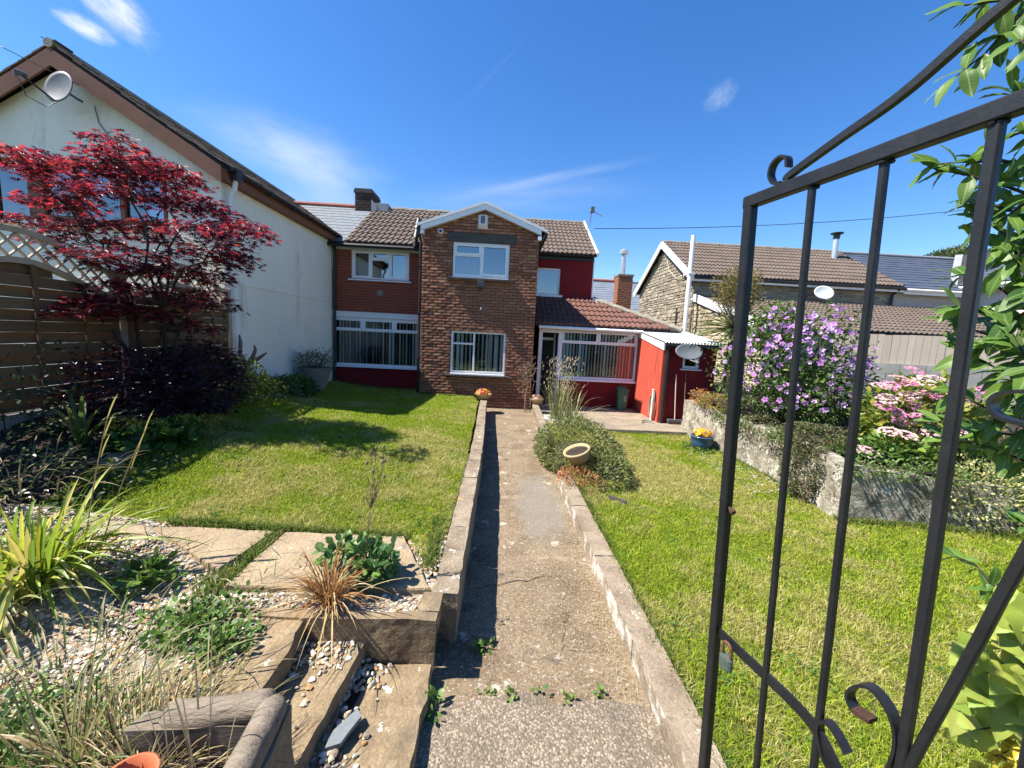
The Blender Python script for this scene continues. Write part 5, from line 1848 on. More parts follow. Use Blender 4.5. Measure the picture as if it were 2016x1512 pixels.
m.box(6.46, 6.66, 13.96, 14.4, 4.42, 4.47)
part('vent_pipe', m, m_oldwhite, cot)
m = MB()
m.tube([(6.72, 14.3, 2.2), (6.72, 14.4, 4.2)], 0.03, 6)
part('waste_pipe', m, m_black, cot)
m = MB()
m.box(CX0 - 0.03, CX0 + 0.02, 15.55, 15.66, 2.6, 3.35)
part('slit_window', m, m_black, cot)
m = MB()
m.tube([(CX0 - 0.03, 17.0, 5.5), (CX0 - 0.03, 16.7, 5.0), (CX0 - 0.03, 15.9, 4.55), (CX0 - 0.05, 14.7, 4.5)], 0.012, 5)
part('cable', m, m_broom, cot)
fl2 = thing('stove_flue', 'steel stove flue with flat black cap on the cottage ridge', 'flue', (13.75, 16.6, 5.8))
m = MB()
m.tube([(13.75, 16.6, 5.7), (13.75, 16.6, 6.65)], 0.10, 14)
part('pipe', m, m_silver, fl2)
m = MB()
m.lathe([(0.11, 6.62), (0.12, 6.72), (0.12, 6.80), (0.22, 6.83), (0.23, 6.87), (0.0, 6.90)], (13.75, 16.6, 0), 16)
part('cap', m, m_black, fl2)
dish('satellite_dish', 'small pale satellite dish on the cottage wall above the purple shrub', (11.45, 14.05, 4.03), 0.33, 0.26, (-0.15, -0.9, 0.35), (0.1, 0.4, 0.05), (0.1, -0.3, -0.3), m_corr)
# lean-to in front of the cottage
eO, rO = (10.2, 2.50), (14.45, 3.72)
lo_ = deck(cot, [(6.95, eO[0], eO[1]), (17.2, eO[0], eO[1]), (17.2, rO[0], rO[1]), (6.95, rO[0], rO[1])], name='lean_to_roof')
gO = math.hypot(rO[0] - eO[0], rO[1] - eO[1]) / 12
tile_roof(lo_, me_tile, (9.2, eO[0], eO[1]), (1, 0, 0), (9.2, rO[0], rO[1]), 25, 12, 0.30, gO)
# the columns furthest left are hidden behind the shrub: one joined piece
Mr, A_, U_, N_ = plane_frame((6.95, eO[0], eO[1]), (1, 0, 0), (6.95, rO[0], rO[1]))
mb = MB()
TV = np.concatenate(TILE.v)
TF = [f for fs in TILE.f.values() for f in fs]
R3 = np.array(Mr.to_3x3())
for j in range(12):
    for i in range(7):
        p = np.array(Vector((6.95, eO[0], eO[1])) + A_ * (0.05 + i * 0.30) + U_ * (j * gO) + N_ * 0.004)
        mb.add(TV @ R3.T + p, TF)
part('tiles_at_the_edge', mb, m_tile, lo_, kind='stuff')
m = MB()
m.beam((6.92, eO[0] - 0.02, eO[1] - 0.02), (6.92, rO[0], rO[1] - 0.02), 0.04, 0.26)
part('bargeboard', m, m_upvc, cot)
m = MB()
m.prism([(7.0, eO[0] + .15, 0.2), (7.0, CY0 - .02, 0.2), (7.0, CY0 - .02, 3.62), (7.0, eO[0] + .15, 2.44)], (0.3, 0, 0))
m.box(7.3, 17.1, eO[0] + .15, eO[0] + .4, 0.2, 2.44)
part('lean_to_wall', m, m_pointing, cot)
part('rubble', rubble((7.0, eO[0] + .15, 0.6), (0, 1, 0), (0, 0, 1), (-1, 0, 0), CY0 - eO[0] - .17, 3.0, lambda x, z: z + 0.6 < 2.42 + x * 0.28, 8, c0=(0.36, 0.30, 0.19), c1=(0.50, 0.43, 0.30)), None, cw, kind='stuff')
m = MB()
m.box(9.2, 17.0, CY0 - 0.12, CY0 - 0.0, 3.70, 3.76)
part('flashing', m, m_lead, cot)

# ------------------------------------------------------------------ slate extension and pebbledashed house at the far right
sx = thing('slate_extension', 'low pebbledashed building with dark slate roof right of the tiled cottage', 'building', (15.5, 14.5, 0))
m = MB()
m.box(CX1 + 0.01, 18.5, CY0 - 0.0, CY1, -0.3, 4.35)
part('wall', m, m_pebble_d, sx)
deck(sx, [(CX1 + .12, eC[0], eC[1] - .03), (19.8, eC[0], eC[1] - .03), (19.8, rC[0], rC[1] - .03), (CX1 + .12, rC[0], rC[1] - .03)], 0.05, 'roof_deck')
deck(sx, [(CX1 + .12, 20.48, eC[1] - .03), (19.8, 20.48, eC[1] - .03), (19.8, rC[0], rC[1] - .03), (CX1 + .12, rC[0], rC[1] - .03)], 0.05, 'roof_deck')
strip_roof(sx, (CX1 + .12, eC[0], eC[1] - .02), (1, 0, 0), 5.3, (CX1 + .12, rC[0], rC[1] - .02), 13, m_slate_d)
m = MB()
m.tube([(CX1 + .12, rC[0], rC[1] + 0.03), (19.8, rC[0], rC[1] + 0.03)], 0.07, 8)
part('ridge', m, m_lead, sx)
m = MB()
m.box(CX1 + .12, 17.4, eC[0] + 0.02, eC[0] + 0.06, 4.18, 4.38)
m.tube([(CX1 + .12, eC[0] - 0.03, 4.33), (17.4, eC[0] - 0.03, 4.33)], 0.05, 8)
part('fascia', m, m_oldwhite, sx)
ph = thing('pebbledashed_house', 'cream pebbledashed house with slate roof at the far right behind leaves', 'house', (18, 12, 0))
m = MB()
m.box(17.35, 22.0, 8.0, 14.4, -0.3, 4.55)
part('wall', m, m_cream_pd, ph)
deck(ph, [(17.0, 7.8, 4.62), (17.0, 14.75, 4.62), (19.6, 17.0, 6.35), (19.6, 7.8, 6.35)], 0.06, 'roof_deck')
deck(ph, [(22.2, 7.8, 4.62), (22.2, 14.75, 4.62), (19.6, 17.0, 6.35), (19.6, 7.8, 6.35)], 0.06, 'roof_deck')
strip_roof(ph, (17.0, 14.6, 4.64), (0, -1, 0), 6.8, (19.6, 14.6, 6.37), 13, m_slate_d)
m = MB()
m.box(16.98, 17.02, 7.8, 14.7, 4.42, 4.60)
m.tube([(16.94, 7.8, 4.55), (16.94, 14.7, 4.55)], 0.05, 8)
part('fascia', m, m_upvc, ph)
m = MB()
m.beam((16.95, 14.72, 4.66), (19.6, 17.0, 6.38), 0.22, 0.03)
part('valley_flashing', m, m_lead, ph)

# ------------------------------------------------------------------ block wall and board fence at the back right
bw = thing('block_wall', 'grey concrete block wall under the silvered board fence', 'wall', (8.9, 9.0, 0))
for j, z in enumerate((0.45, 0.72, 0.99, 1.26, 1.50)):
    x = 8.55 - (0.23 if j % 2 else 0)
    while x < 14:
        m = MB()
        m.rough([(x, 9.0, z), (x + 0.445, 9.0, z), (x + 0.445, 9.2, z), (x, 9.2, z), (x, 9.0, z + 0.24), (x + 0.445, 9.0, z + 0.24), (x + 0.445, 9.2, z + 0.24), (x, 9.2, z + 0.24)], (3, 1, 2), 0.006, 6, x)
        part('concrete_block', m, m_block, bw)
        x += 0.455
m = MB()
m.box(8.5, 14, 9.03, 9.18, 0.4, 1.73)
part('joints', m, m_mortar_d, bw)
bf = thing('board_fence', 'close boarded silvered timber fence on top of the block wall', 'fence', (8.9, 9.0, 1.75))
_b = MB()
_b.box(0, 1, 0, 1, 0, 1)
me_board = _b.mesh('board', m_greyboard)
x = 8.6
while x < 13.8:
    w = random.uniform(0.11, 0.16)
    inst('board', me_board, bf, (x, 9.05 + random.choice((0, 0.012)), 1.74), (0, random.uniform(-.006, .006), 0), (w - 0.006, 0.018, 0.70 + random.uniform(-.015, .01)))
    x += w
m = MB()
m.box(8.6, 13.8, 9.085, 9.12, 1.9, 1.98)
m.box(8.6, 13.8, 9.085, 9.12, 2.2, 2.28)
part('rail', m, m_greyboard, bf)
for o in (bw, bf):
    o.location.y = 9.85
    o.rotation_euler.z = R(-34)


# =================================================================== FENCE, GATE, SMALL THINGS
FX = -4.58
gf = thing('garden_fence', 'wavy topped lattice and lap panel fence along the left bed', 'fence', (FX, 4.9, 0.9))


def arch(y, y0, y1, lo, hi):
    t = (y - y0) / (y1 - y0)
    return lo + (hi - lo) * (0.5 - 0.5 * math.cos(2 * math.pi * t)) ** 0.8


for (y0, y1, zb) in ((3.02, 4.82, 0.98), (4.92, 6.68, 0.90)):
    # side stiles
    for y in (y0, y1 - 0.04):
        m = MB()
        m.box(FX - 0.03, FX + 0.03, y, y + 0.04, zb, 2.16)
        part('stile', m, m_fence, gf)
    n = 28
    ysn = np.linspace(y0, y1, n)
    for nm, lo, hi, w, hgt, mt in (('panel_top_rail', 2.14, 2.40, 0.06, 0.055, m_trellis), ('trellis_top_rail', 2.42, 2.68, 0.055, 0.05, m_trellis)):
        m = MB()
        zt = np.array([arch(y, y0, y1, lo, hi) for y in ysn])
        V = np.concatenate([np.stack([np.full(n, FX + dx), ysn, zt + dz], 1) for dx, dz in ((-w / 2, 0), (w / 2, 0), (w / 2, hgt), (-w / 2, hgt))])
        F = [(a * n + i, b * n + i, b * n + i + 1, a * n + i + 1) for a, b in ((0, 1), (1, 2), (2, 3), (3, 0)) for i in range(n - 1)] + [(0, n, 2 * n, 3 * n), (n - 1, 2 * n - 1, 3 * n - 1, 4 * n - 1)]
        m.add(V, F)
        part(nm, m, mt, gf)
    for y in (y0, y1 - 0.035):
        m = MB()
        m.box(FX - 0.025, FX + 0.025, y, y + 0.035, 2.16, 2.44)
        part('trellis_stile', m, m_trellis, gf)
    # lattice laths
    for dirn in (1, -1):
        s0 = y0 - 0.7
        while s0 < y1 + 0.7:
            pts = []
            for k in range(60):
                yy = s0 + dirn * 0 + k * 0.0125 * dirn
                zz = 2.10 + k * 0.0125
                if y0 + 0.03 < yy < y1 - 0.03 and arch(yy, y0, y1, 2.14, 2.40) + 0.03 < zz < arch(yy, y0, y1, 2.42, 2.68) + 0.01:
                    pts.append((yy, zz))
            if len(pts) > 3:
                (a, b), (c, d) = pts[0], pts[-1]
                xo = FX + 0.008 * dirn
                m = MB()
                m.beam((xo, a, b), (xo, c, d), 0.014, 0.026, (1, 0, 0))
                part('lath', m, m_trellis, gf)
            s0 += 0.145
    # lapped slats, alternately front and back of the battens
    z = zb + 0.02
    k = 0
    while z < 2.36:
        hh = 0.1055
        a, b = y0 + 0.04, y1 - 0.04
        # clip to the arch
        c = [y for y in np.linspace(a, b, 60) if arch(y, y0, y1, 2.14, 2.40) > z + hh * 0.5]
        if len(c) > 4:
            a, b = c[0], c[-1]
            m = MB()
            dx = 0.020 if k % 2 else -0.020
            m.rough([(FX + dx + 0.004, a, z), (FX + dx + 0.016, a, z), (FX + dx + 0.016, b, z), (FX + dx + 0.004, b, z), (FX + dx - 0.006, a, z + hh), (FX + dx + 0.006, a, z + hh), (FX + dx + 0.006, b, z + hh), (FX + dx - 0.006, b, z + hh)], (1, 8, 2), 0.005, 3, z * 9 + y0)
            part('slat', m, m_fence, gf)
        z += 0.108
        k += 1
    for y in (y0 + 0.45, y0 + 0.95, y0 + 1.4):
        m = MB()
        m.box(FX + 0.036, FX + 0.052, y, y + 0.04, zb, arch(y, y0, y1, 2.14, 2.40))
        part('batten', m, m_fence, gf)
    m = MB()
    m.rough([(FX - 0.02, y0, zb - 0.2), (FX + 0.02, y0, zb - 0.2), (FX + 0.02, y1, zb - 0.2), (FX - 0.02, y1, zb - 0.2), (FX - 0.02, y0, zb), (FX + 0.02, y0, zb), (FX + 0.02, y1, zb), (FX - 0.02, y1, zb)], (1, 8, 2), 0.006, 4, y0)
    part('gravel_board', m, m_block, gf)
for y in (2.93, 4.87, 6.73):
    m = MB()
    m.box(FX - 0.04, FX + 0.04, y - 0.04, y + 0.04, 0.6, 2.48)
    m.prism([(FX - 0.04, y - 0.04, 2.48), (FX + 0.04, y - 0.04, 2.48), (FX, y - 0.04, 2.52)], (0, 0.08, 0))
    part('post', m, m_trellis, gf)

# ------------------------------------------------------------------ gate (coordinates in the plane of the gate: along, up)
GT = np.array([0.57, 0.95, 2.29])
Gg = np.array([0.24394683, -0.96978861, 0.0])
Gu = np.array([-0.04384465, -0.01102896, 0.99897748])
Gn = np.cross(Gg, Gu)


def G(a, h, d=0.0):
    return GT + Gg * a + Gu * h + Gn * d


gate = thing('garden_gate', 'tall black wrought iron gate standing open at the right', 'gate', tuple(G(0, -1.6)))


def gbar(name, a0, h0, a1, h1, w, dpt, bev=0.0025):
    p, q = G(a0, h0), G(a1, h1)
    d = (q - p) / np.linalg.norm(q - p)
    s = np.cross(Gn, d)
    m = MB()
    o = []
    for (i, j) in ((-1, -1), (1, -1), (1, 1), (-1, 1)):
        for (bi, bj) in (((0, 1), (1, 0)) if i * j > 0 else ((1, 0), (0, 1))):
            o.append(s * i * (w / 2 - bev * bi) + Gn * j * (dpt / 2 - bev * bj))
    n = len(o)
    k = 10
    V = []
    for t in np.linspace(0, 1, k):
        wob = (random.uniform(-1, 1) * s + random.uniform(-1, 1) * Gn) * 0.0006
        V += [p + (q - p) * t + x + wob for x in o]
    F = [(r * n + i, r * n + (i + 1) % n, (r + 1) * n + (i + 1) % n, (r + 1) * n + i) for r in range(k - 1) for i in range(n)]
    F += [tuple(range(n)), tuple((k - 1) * n + i for i in range(n))]
    m.add(V, F)
    return part(name, m, m_iron, gate)


def gstrip(name, pts, w=0.022, th=0.005, rust=False):
    """flat bar bent along the curve, its width across the gate"""
    P = np.array(pts, float)
    # Catmull-Rom
    Q = []
    E = np.vstack([2 * P[0] - P[1], P, 2 * P[-1] - P[-2]])
    for i in range(1, len(E) - 2):
        for t in np.linspace(0, 1, 8, endpoint=False):
            a, b, c, d = E[i - 1], E[i], E[i + 1], E[i + 2]
            Q.append(0.5 * ((2 * b) + (c - a) * t + (2 * a - 5 * b + 4 * c - d) * t * t + (3 * b - a - 3 * c + d) * t ** 3))
    Q.append(P[-1])
    Q = np.array(Q)
    T = np.gradient(Q, axis=0)
    T /= np.linalg.norm(T, axis=1)[:, None]
    S = np.stack([-T[:, 1], T[:, 0]], 1)
    m = MB()
    V = []
    for q, s in zip(Q, S):
        for (i, j) in ((-1, -1), (1, -1), (1, 1), (-1, 1)):
            x = q + s * i * th / 2
            V.append(G(x[0], x[1], j * w / 2))
    n = len(Q)
    F = [(r * 4 + i, r * 4 + (i + 1) % 4, (r + 1) * 4 + (i + 1) % 4, (r + 1) * 4 + i) for r in range(n - 1) for i in range(4)] + [(0, 1, 2, 3), ((n - 1) * 4, (n - 1) * 4 + 1, (n - 1) * 4 + 2, (n - 1) * 4 + 3)]
    m.add(V, F)
    return part(name, m, m_iron, gate)


gbar('latch_stile', 0.0, 0.012, 0.0, -1.66, 0.0235, 0.0235)
gbar('top_rail', -0.0115, 0.0, 0.90, 0.0, 0.027, 0.024)
gbar('bottom_rail', 0.016, -1.6, 0.88, -1.6, 0.030, 0.030)
gbar('hinge_stile', 0.90, 0.28, 0.90, -1.66, 0.034, 0.034)
for a in (0.145, 0.268, 0.400, 0.525, 0.65, 0.775):
    gbar('upright_bar', a, -0.0155, a + 0.012, -1.584, 0.0125 if a < 0.35 else 0.0155, 0.0125 if a < 0.35 else 0.0145)
    m = MB()
    for k in range(3):
        m.lathe([(0, -.004), (.005, -.002), (.006, .001), (0, .005)], G(a + random.uniform(-.007, .007), -0.0165, random.choice((-1, 1)) * 0.006), 6)
    part('weld', m, m_iron, gate)
gstrip('cross_strap', [(0.016, -1.105), (0.1, -1.105), (0.22, -1.105), (0.275, -1.118), (0.31, -1.148), (0.345, -1.19), (0.37, -1.25), (0.36, -1.32)], 0.006, 0.026)
arc = [(0.085, 0.016), (0.101, 0.028), (0.19, 0.056), (0.284, 0.084), (0.394, 0.139), (0.55, 0.20), (0.72, 0.25), (0.88, 0.275)]
gstrip('arched_top_bar', arc, 0.013, 0.013)
gstrip('scroll', [(0.078, 0.016), (0.060, 0.020), (0.048, 0.040), (0.052, 0.062), (0.070, 0.071), (0.085, 0.063), (0.089, 0.044)], 0.018, 0.005)
gstrip('scroll', [(0.332, -1.102), (0.312, -1.083), (0.292, -1.077), (0.279, -1.096), (0.284, -1.128), (0.30, -1.16), (0.335, -1.185)], 0.020, 0.005)
s2 = gstrip('scroll', [(0.361, -0.998), (0.334, -1.003), (0.322, -0.984), (0.333, -0.955), (0.356, -0.938), (0.385, -0.955), (0.399, -0.995), (0.396, -1.05), (0.38, -1.11), (0.36, -1.17)], 0.022, 0.005)
m = MB()
m.hexa([G(0.362, -1.003, -.0112), G(0.332, -1.008, -.0112), G(0.332, -1.008, .0112), G(0.362, -1.003, .0112), G(0.362, -0.994, -.0112), G(0.334, -0.999, -.0112), G(0.334, -0.999, .0112), G(0.362, -0.994, .0112)])
part('rusty_tip', m, m_oldrust, s2)
gstrip('scroll', [(0.52, -0.375), (0.49, -0.378), (0.462, -0.381), (0.447, -0.387), (0.441, -0.399), (0.445, -0.413), (0.46, -0.421), (0.49, -0.424), (0.52, -0.424)], 0.02, 0.005)
gbar('brace', 0.52, -0.46, 0.405, -1.10, 0.014, 0.012)
m = MB()
m.tube([G(-0.018, -0.742), G(0.022, -0.757)], [0.0055, 0.0055], 8)
m.tube([G(0.018, -0.757), G(0.026, -0.760)], 0.0075, 8)
part('latch_bolt', m, m_oldrust, gate)
pl = thing('padlock', 'weathered brass padlock hanging on the gate strap', 'padlock', tuple(G(0.05, -1.13)))
m = MB()
th = np.linspace(0, math.pi, 10)
m.tube([G(0.040, -1.14, .012)] + [G(0.053 - 0.013 * math.cos(t), -1.115 + 0.014 * math.sin(t), .012) for t in th] + [G(0.066, -1.14, .012)], 0.0038, 7)
part('shackle', m, m_rust, pl)
m = MB()
pr = [(0.0, 0), (0.0175, 0), (0.0195, 0.003), (0.0195, 0.030), (0.0175, 0.034), (0.0, 0.034)]
m.lathe(pr, (0, 0, 0), 16)
V = np.concatenate(m.v)
V[:, 1] *= 0.62
B = np.stack([Gg, Gn, Gu], 1)
m.v = [V @ B.T + G(0.053, -1.172, .012)]
part('lock_body', m, m_brass, pl)


# ------------------------------------------------------------------ trough, pots, bin, hose
tr = thing('log_trough', 'weathered log sided planter full of dry grass at the bottom edge', 'planter', (-0.9, 1.1, 0.35))


def log(name, p, q, r0_, r1_, seed):
    m = MB()
    t = np.linspace(0, 1, 16)
    pts = np.array(p) + (np.array(q) - np.array(p)) * t[:, None]
    pts = pts + np.stack([fbm2(t, t * 0, 3, 3, seed + k) - 0.5 for k in range(3)], 1) * 0.02
    rad = r0_ + (r1_ - r0_) * t
    rad = rad * (1 - 0.35 * smoothstep(0.93, 1.0, t) - 0.35 * smoothstep(0.07, 0.0, t))
    m.tube(pts, rad, 14)
    V = np.concatenate(m.v)
    V = V + (np.stack([fbm(V * 14 + seed + k * 9, 3) for k in range(3)], 1) - 0.5) * 0.016
    m.v = [V]
    return part(name, m, m_log, tr, smooth=True)


log('rim_log', (-1.10, 1.24, 0.572), (-0.745, 1.265, 0.61), 0.052, 0.048, 1)
log('rim_log', (-0.745, 1.275, 0.612), (-0.700, 0.72, 0.60), 0.046, 0.05, 4)
for (a, b, c, d, sd_) in (((-1.2, 1.25), (-0.73, 1.285), (-0.75, 1.215), (-1.2, 1.18), 3), ((-0.69, 1.28), (-0.65, 0.72), (-0.715, 0.72), (-0.765, 1.27), 6)):
    m = MB()
    m.rough([(*d, 0.1), (*c, 0.1), (*b, 0.1), (*a, 0.1), (*d, 0.585), (*c, 0.585), (*b, 0.585), (*a, 0.585)], (10, 8, 6), 0.015, 7, sd_)
    part('side_board', m, m_log, tr, smooth=True)
m = MB()
m.box(-1.2, -0.76, 0.5, 1.2, 0.2, 0.47)
part('soil', m, m_soil, tr)


def pot(name, label, c, prof, mat, n=26, inner=None, soil=None, rot=None, cat='plant pot', group=None):
    t = thing(name, label, cat, c, group)
    m = MB()
    m.lathe(prof, c, n, rot)
    part('pot', m, mat, t, smooth=True)
    if soil is not None:
        m = MB()
        m.lathe([(soil[0], soil[1]), (soil[0] * 0.5, soil[1] + 0.012), (0, soil[1] + 0.015)], c, n, rot)
        part('compost', m, m_soil, t)
    return t


pot('terracotta_pot', 'empty orange plastic pot at the bottom edge of the picture', (-1.045, 1.03, 0.445), [(0.045, 0.0), (0.065, 0.12), (0.072, 0.125), (0.075, 0.155), (0.067, 0.155), (0.058, 0.09), (0.045, 0.01), (0, 0.01)], m_terra, 32)

bp = [(0.20, 0.0), (0.21, 0.01)]
for k in range(11):
    z = 0.02 + k * 0.042
    r = 0.215 + 0.115 * (k / 10)
    bp += [(r, z), (r + 0.016, z + 0.012), (r + 0.016, z + 0.026), (r + 0.004, z + 0.036)]
bp += [(0.35, 0.485), (0.355, 0.50), (0.33, 0.505), (0.31, 0.46), (0.0, 0.455)]
bigpot = pot('ribbed_pot', 'large ribbed grey pot holding a feathery shrub by the cream wall', (-4.22, 9.0, 0.52), bp, m_greypot, 30)
bowlp = [(0.05, 0.0), (0.10, 0.0), (0.17, 0.06), (0.21, 0.12), (0.22, 0.13), (0.20, 0.13), (0.14, 0.06), (0, 0.04)]
bowl = pot('flower_bowl', 'shallow bowl of red and orange flowers on the end of the left path wall', (-0.395, 9.60, 0.362), bowlp, m_buff, 24, soil=(0.19, 0.10))
bowl2 = pot('flower_bowl', 'bowl of pale orange flowers half hidden by grass at the house corner', (0.98, 10.02, 0.22), [(r * 0.85, z) for r, z in bowlp], m_buff, 24, soil=(0.16, 0.10))
bluep = pot('blue_pot', 'glazed blue pot of yellow pansies on the right lawn by the wall', (4.02, 7.4, -0.085), [(0.09, 0.0), (0.16, 0.02), (0.20, 0.14), (0.205, 0.25), (0.22, 0.26), (0.22, 0.28), (0.195, 0.28), (0.18, 0.2), (0, 0.2)], m_bluepot, 28, soil=(0.19, 0.25))
Rt = np.array(Euler((R(7), R(-20), 0)).to_matrix())
tip = pot('tilted_bowl', 'buff bowl tipped on its side in the low bushy mound', (1.085, 5.06, 0.425), [(0.09, -0.10), (0.13, -0.085), (0.17, 0.02), (0.185, 0.045), (0.185, 0.065), (0.165, 0.07), (0.155, 0.03), (0, 0.02)], m_buff, 30, soil=(0.157, 0.035), rot=Rt)

bn = thing('compost_caddy', 'green plastic food waste bin against the red sunroom wall', 'bin', (3.50, 10.97, 0))


def shift(mm):
    mm.v = [v + np.array((0.175, 0.52, 0)) for v in mm.v]


m = MB()
m.rough([(3.20, 10.35, 0.0), (3.44, 10.35, 0.0), (3.44, 10.56, 0.0), (3.20, 10.56, 0.0), (3.18, 10.33, 0.56), (3.47, 10.33, 0.56), (3.47, 10.58, 0.56), (3.18, 10.58, 0.56)], (2, 2, 2), 0.001, 3, 1)
shift(m)
part('bin_body', m, m_bin, bn)
m = MB()
m.hexa([(3.165, 10.31, 0.56), (3.485, 10.31, 0.56), (3.485, 10.6, 0.56), (3.165, 10.6, 0.56), (3.165, 10.31, 0.61), (3.485, 10.31, 0.60), (3.46, 10.58, 0.66), (3.19, 10.58, 0.66)])
shift(m)
part('lid', m, m_bin, bn)
m = MB()
m.tube([(3.22, 10.42, 0.62), (3.22, 10.38, 0.72), (3.43, 10.38, 0.72), (3.43, 10.42, 0.62)], 0.010, 6)
shift(m)
part('handle', m, m_bin, bn)
m = MB()
for (x, z, w, h) in ((3.355, 0.40, 0.05, 0.012), (3.345, 0.36, 0.07, 0.010), (3.36, 0.33, 0.045, 0.010), (3.35, 0.28, 0.07, 0.014)):
    m.add([(x, 10.322 + (0.56 - z) * 0.036 + .004, z), (x + w, 10.322 + (0.56 - z) * 0.036 + .004, z), (x + w, 10.322 + (0.56 - z - h) * 0.036 + .004, z + h), (x, 10.322 + (0.56 - z - h) * 0.036 + .004, z + h)], [(0, 1, 2, 3)])
shift(m)
part('printed_marks', m, m_oldwhite, bn)

hz = thing('garden_hose', 'dark garden hose looped over a white post on the red outhouse wall', 'hose', (3.85, 9.65, 0))
for k in range(4):
    m = MB()
    tt = np.linspace(0, 2 * np.pi, 34)
    m.tube(np.stack([3.885 - 0.03 * k / 3 + 0 * tt, 9.66 + (0.10 + 0.018 * k) * np.sin(tt), 0.43 - 0.02 * k + (0.34 - 0.02 * k) * np.cos(tt)], 1), 0.011, 6, False)
    part('coil', m, m_hose, hz)
m = MB()
tt = np.linspace(0, 1, 30)
m.tube(np.stack([3.85 - 0.35 * np.sin(tt * 3), 9.5 - 0.3 * tt + 0.12 * np.sin(tt * 9), 0.015 + 0.1 * np.maximum(0, 0.15 - tt)], 1), 0.011, 6)
part('trailing_end', m, m_hose, hz)
wp = thing('white_post', 'short white plastic pipe standing inside the hose loops', 'pipe', (3.85, 9.62, 0))
m = MB()
m.tube([(3.85, 9.62, 0.0), (3.86, 9.64, 0.78)], 0.022, 10)
part('pipe_shaft', m, m_oldwhite, wp)
m = MB()
m.lathe([(0.024, 0.76), (0.03, 0.77), (0.03, 0.80), (0.0, 0.805)], (3.86, 9.64, 0), 10)
part('end_cap', m, m_oldwhite, wp)
br_ = thing('yard_broom', 'yard broom standing upright against the red outhouse front', 'broom', (4.32, 9.3, 0))
m = MB()
m.tube([(4.32, 9.30, 0.1), (4.28, 9.38, 1.22)], 0.014, 8)
part('pole', m, m_broom, br_)
m = MB()
m.box(4.14, 4.5, 9.26, 9.33, 0.07, 0.12)
part('head', m, m_dish, br_)
m = MB()
for x in np.linspace(4.15, 4.49, 24):
    for y in (9.275, 9.315):
        m.tube([(x, y, 0.07), (x + random.uniform(-.01, .01), y, 0.0)], 0.006, 4)
part('bristles', m, m_drift, br_, kind='stuff')
bb = thing('drain_pipe_piece', 'short white plastic gully and pipe at the outhouse corner', 'pipe', (4.5, 9.2, 0))
m = MB()
m.tube([(4.62, 9.22, 0.0), (4.62, 9.22, 0.34)], 0.05, 10)
m.tube([(4.62, 9.22, 0.30), (4.62, 9.22, 0.36)], 0.06, 10)
part('pipe_shaft', m, m_oldwhite, bb)
cn = thing('thin_cane', 'thin upright cane against the shaded red outhouse front', 'cane', (4.66, 9.35, 0))
m = MB()
m.tube([(4.54, 9.3, 0.0), (4.53, 9.40, 1.25)], 0.008, 6)
part('stem', m, m_drift, cn)
# dead stump by the cream wall
st = thing('driftwood_stump', 'bare branching piece of dead wood by the cream wall', 'driftwood', (-4.35, 6.85, 0.75))
for nm, pts, rad in (('trunk', [(-4.33, 6.75, 0.7), (-4.36, 6.78, 1.0), (-4.34, 6.8, 1.25)], [0.07, 0.06, 0.05]),
                     ('branch', [(-4.34, 6.8, 1.2), (-4.42, 6.75, 1.42), (-4.42, 6.78, 1.62), (-4.45, 6.8, 1.74)], [0.05, 0.035, 0.03, 0.012]),
                     ('branch', [(-4.34, 6.8, 1.2), (-4.24, 6.8, 1.36), (-4.2, 6.82, 1.5), (-4.22, 6.82, 1.58)], [0.045, 0.035, 0.025, 0.012]),
                     ('branch', [(-4.3, 6.8, 1.28), (-4.12, 6.78, 1.36), (-3.98, 6.76, 1.46)], [0.04, 0.03, 0.012]),
                     ('branch', [(-4.36, 6.8, 1.25), (-4.52, 6.76, 1.36), (-4.56, 6.76, 1.44)], [0.035, 0.025, 0.012])):
    m = MB()
    m.tube(pts, rad, 7)
    part(nm, m, m_drift, st)
# small grey slab leaning under the mound on the right lawn
m = MB()
m.rough([(1.36, 4.28, 0.0), (1.56, 4.20, -0.02), (1.58, 4.24, -0.02), (1.38, 4.32, 0.0), (1.32, 4.34, 0.16), (1.50, 4.26, 0.13), (1.52, 4.29, 0.13), (1.34, 4.37, 0.16)], (3, 1, 2), 0.006, 8, 3)
solo('leaning_slab', m, m_lintel, 'small grey slab leaning against the low mound on the right lawn', 'stone slab')
for k, (x, y, s) in enumerate(((1.02, 8.55, 0.16), (1.25, 8.2, 0.13), (1.12, 9.0, 0.12), (1.3, 8.75, 0.1))):
    m = MB()
    m.rough([(x - s, y - s, 0.0), (x + s, y - s * .8, 0.0), (x + s * .9, y + s, 0.0), (x - s * .8, y + s, 0.0), (x - s * .8, y - s * .7, s * 1.1), (x + s * .8, y - s * .6, s * .9), (x + s * .7, y + s * .8, s), (x - s * .6, y + s * .8, s * 1.2)], (3, 3, 3), 0.03, 6, k * 5.0)
    solo('rockery_stone', m, m_flake, ['pale whitish rockery stone beside the broken wall end', 'second pale stone nearest the bushy mound', 'grey stone tucked under the tall grass', 'small stone at the patio corner by the grass'][k], 'stone', 'rockery stones by the patio corner')


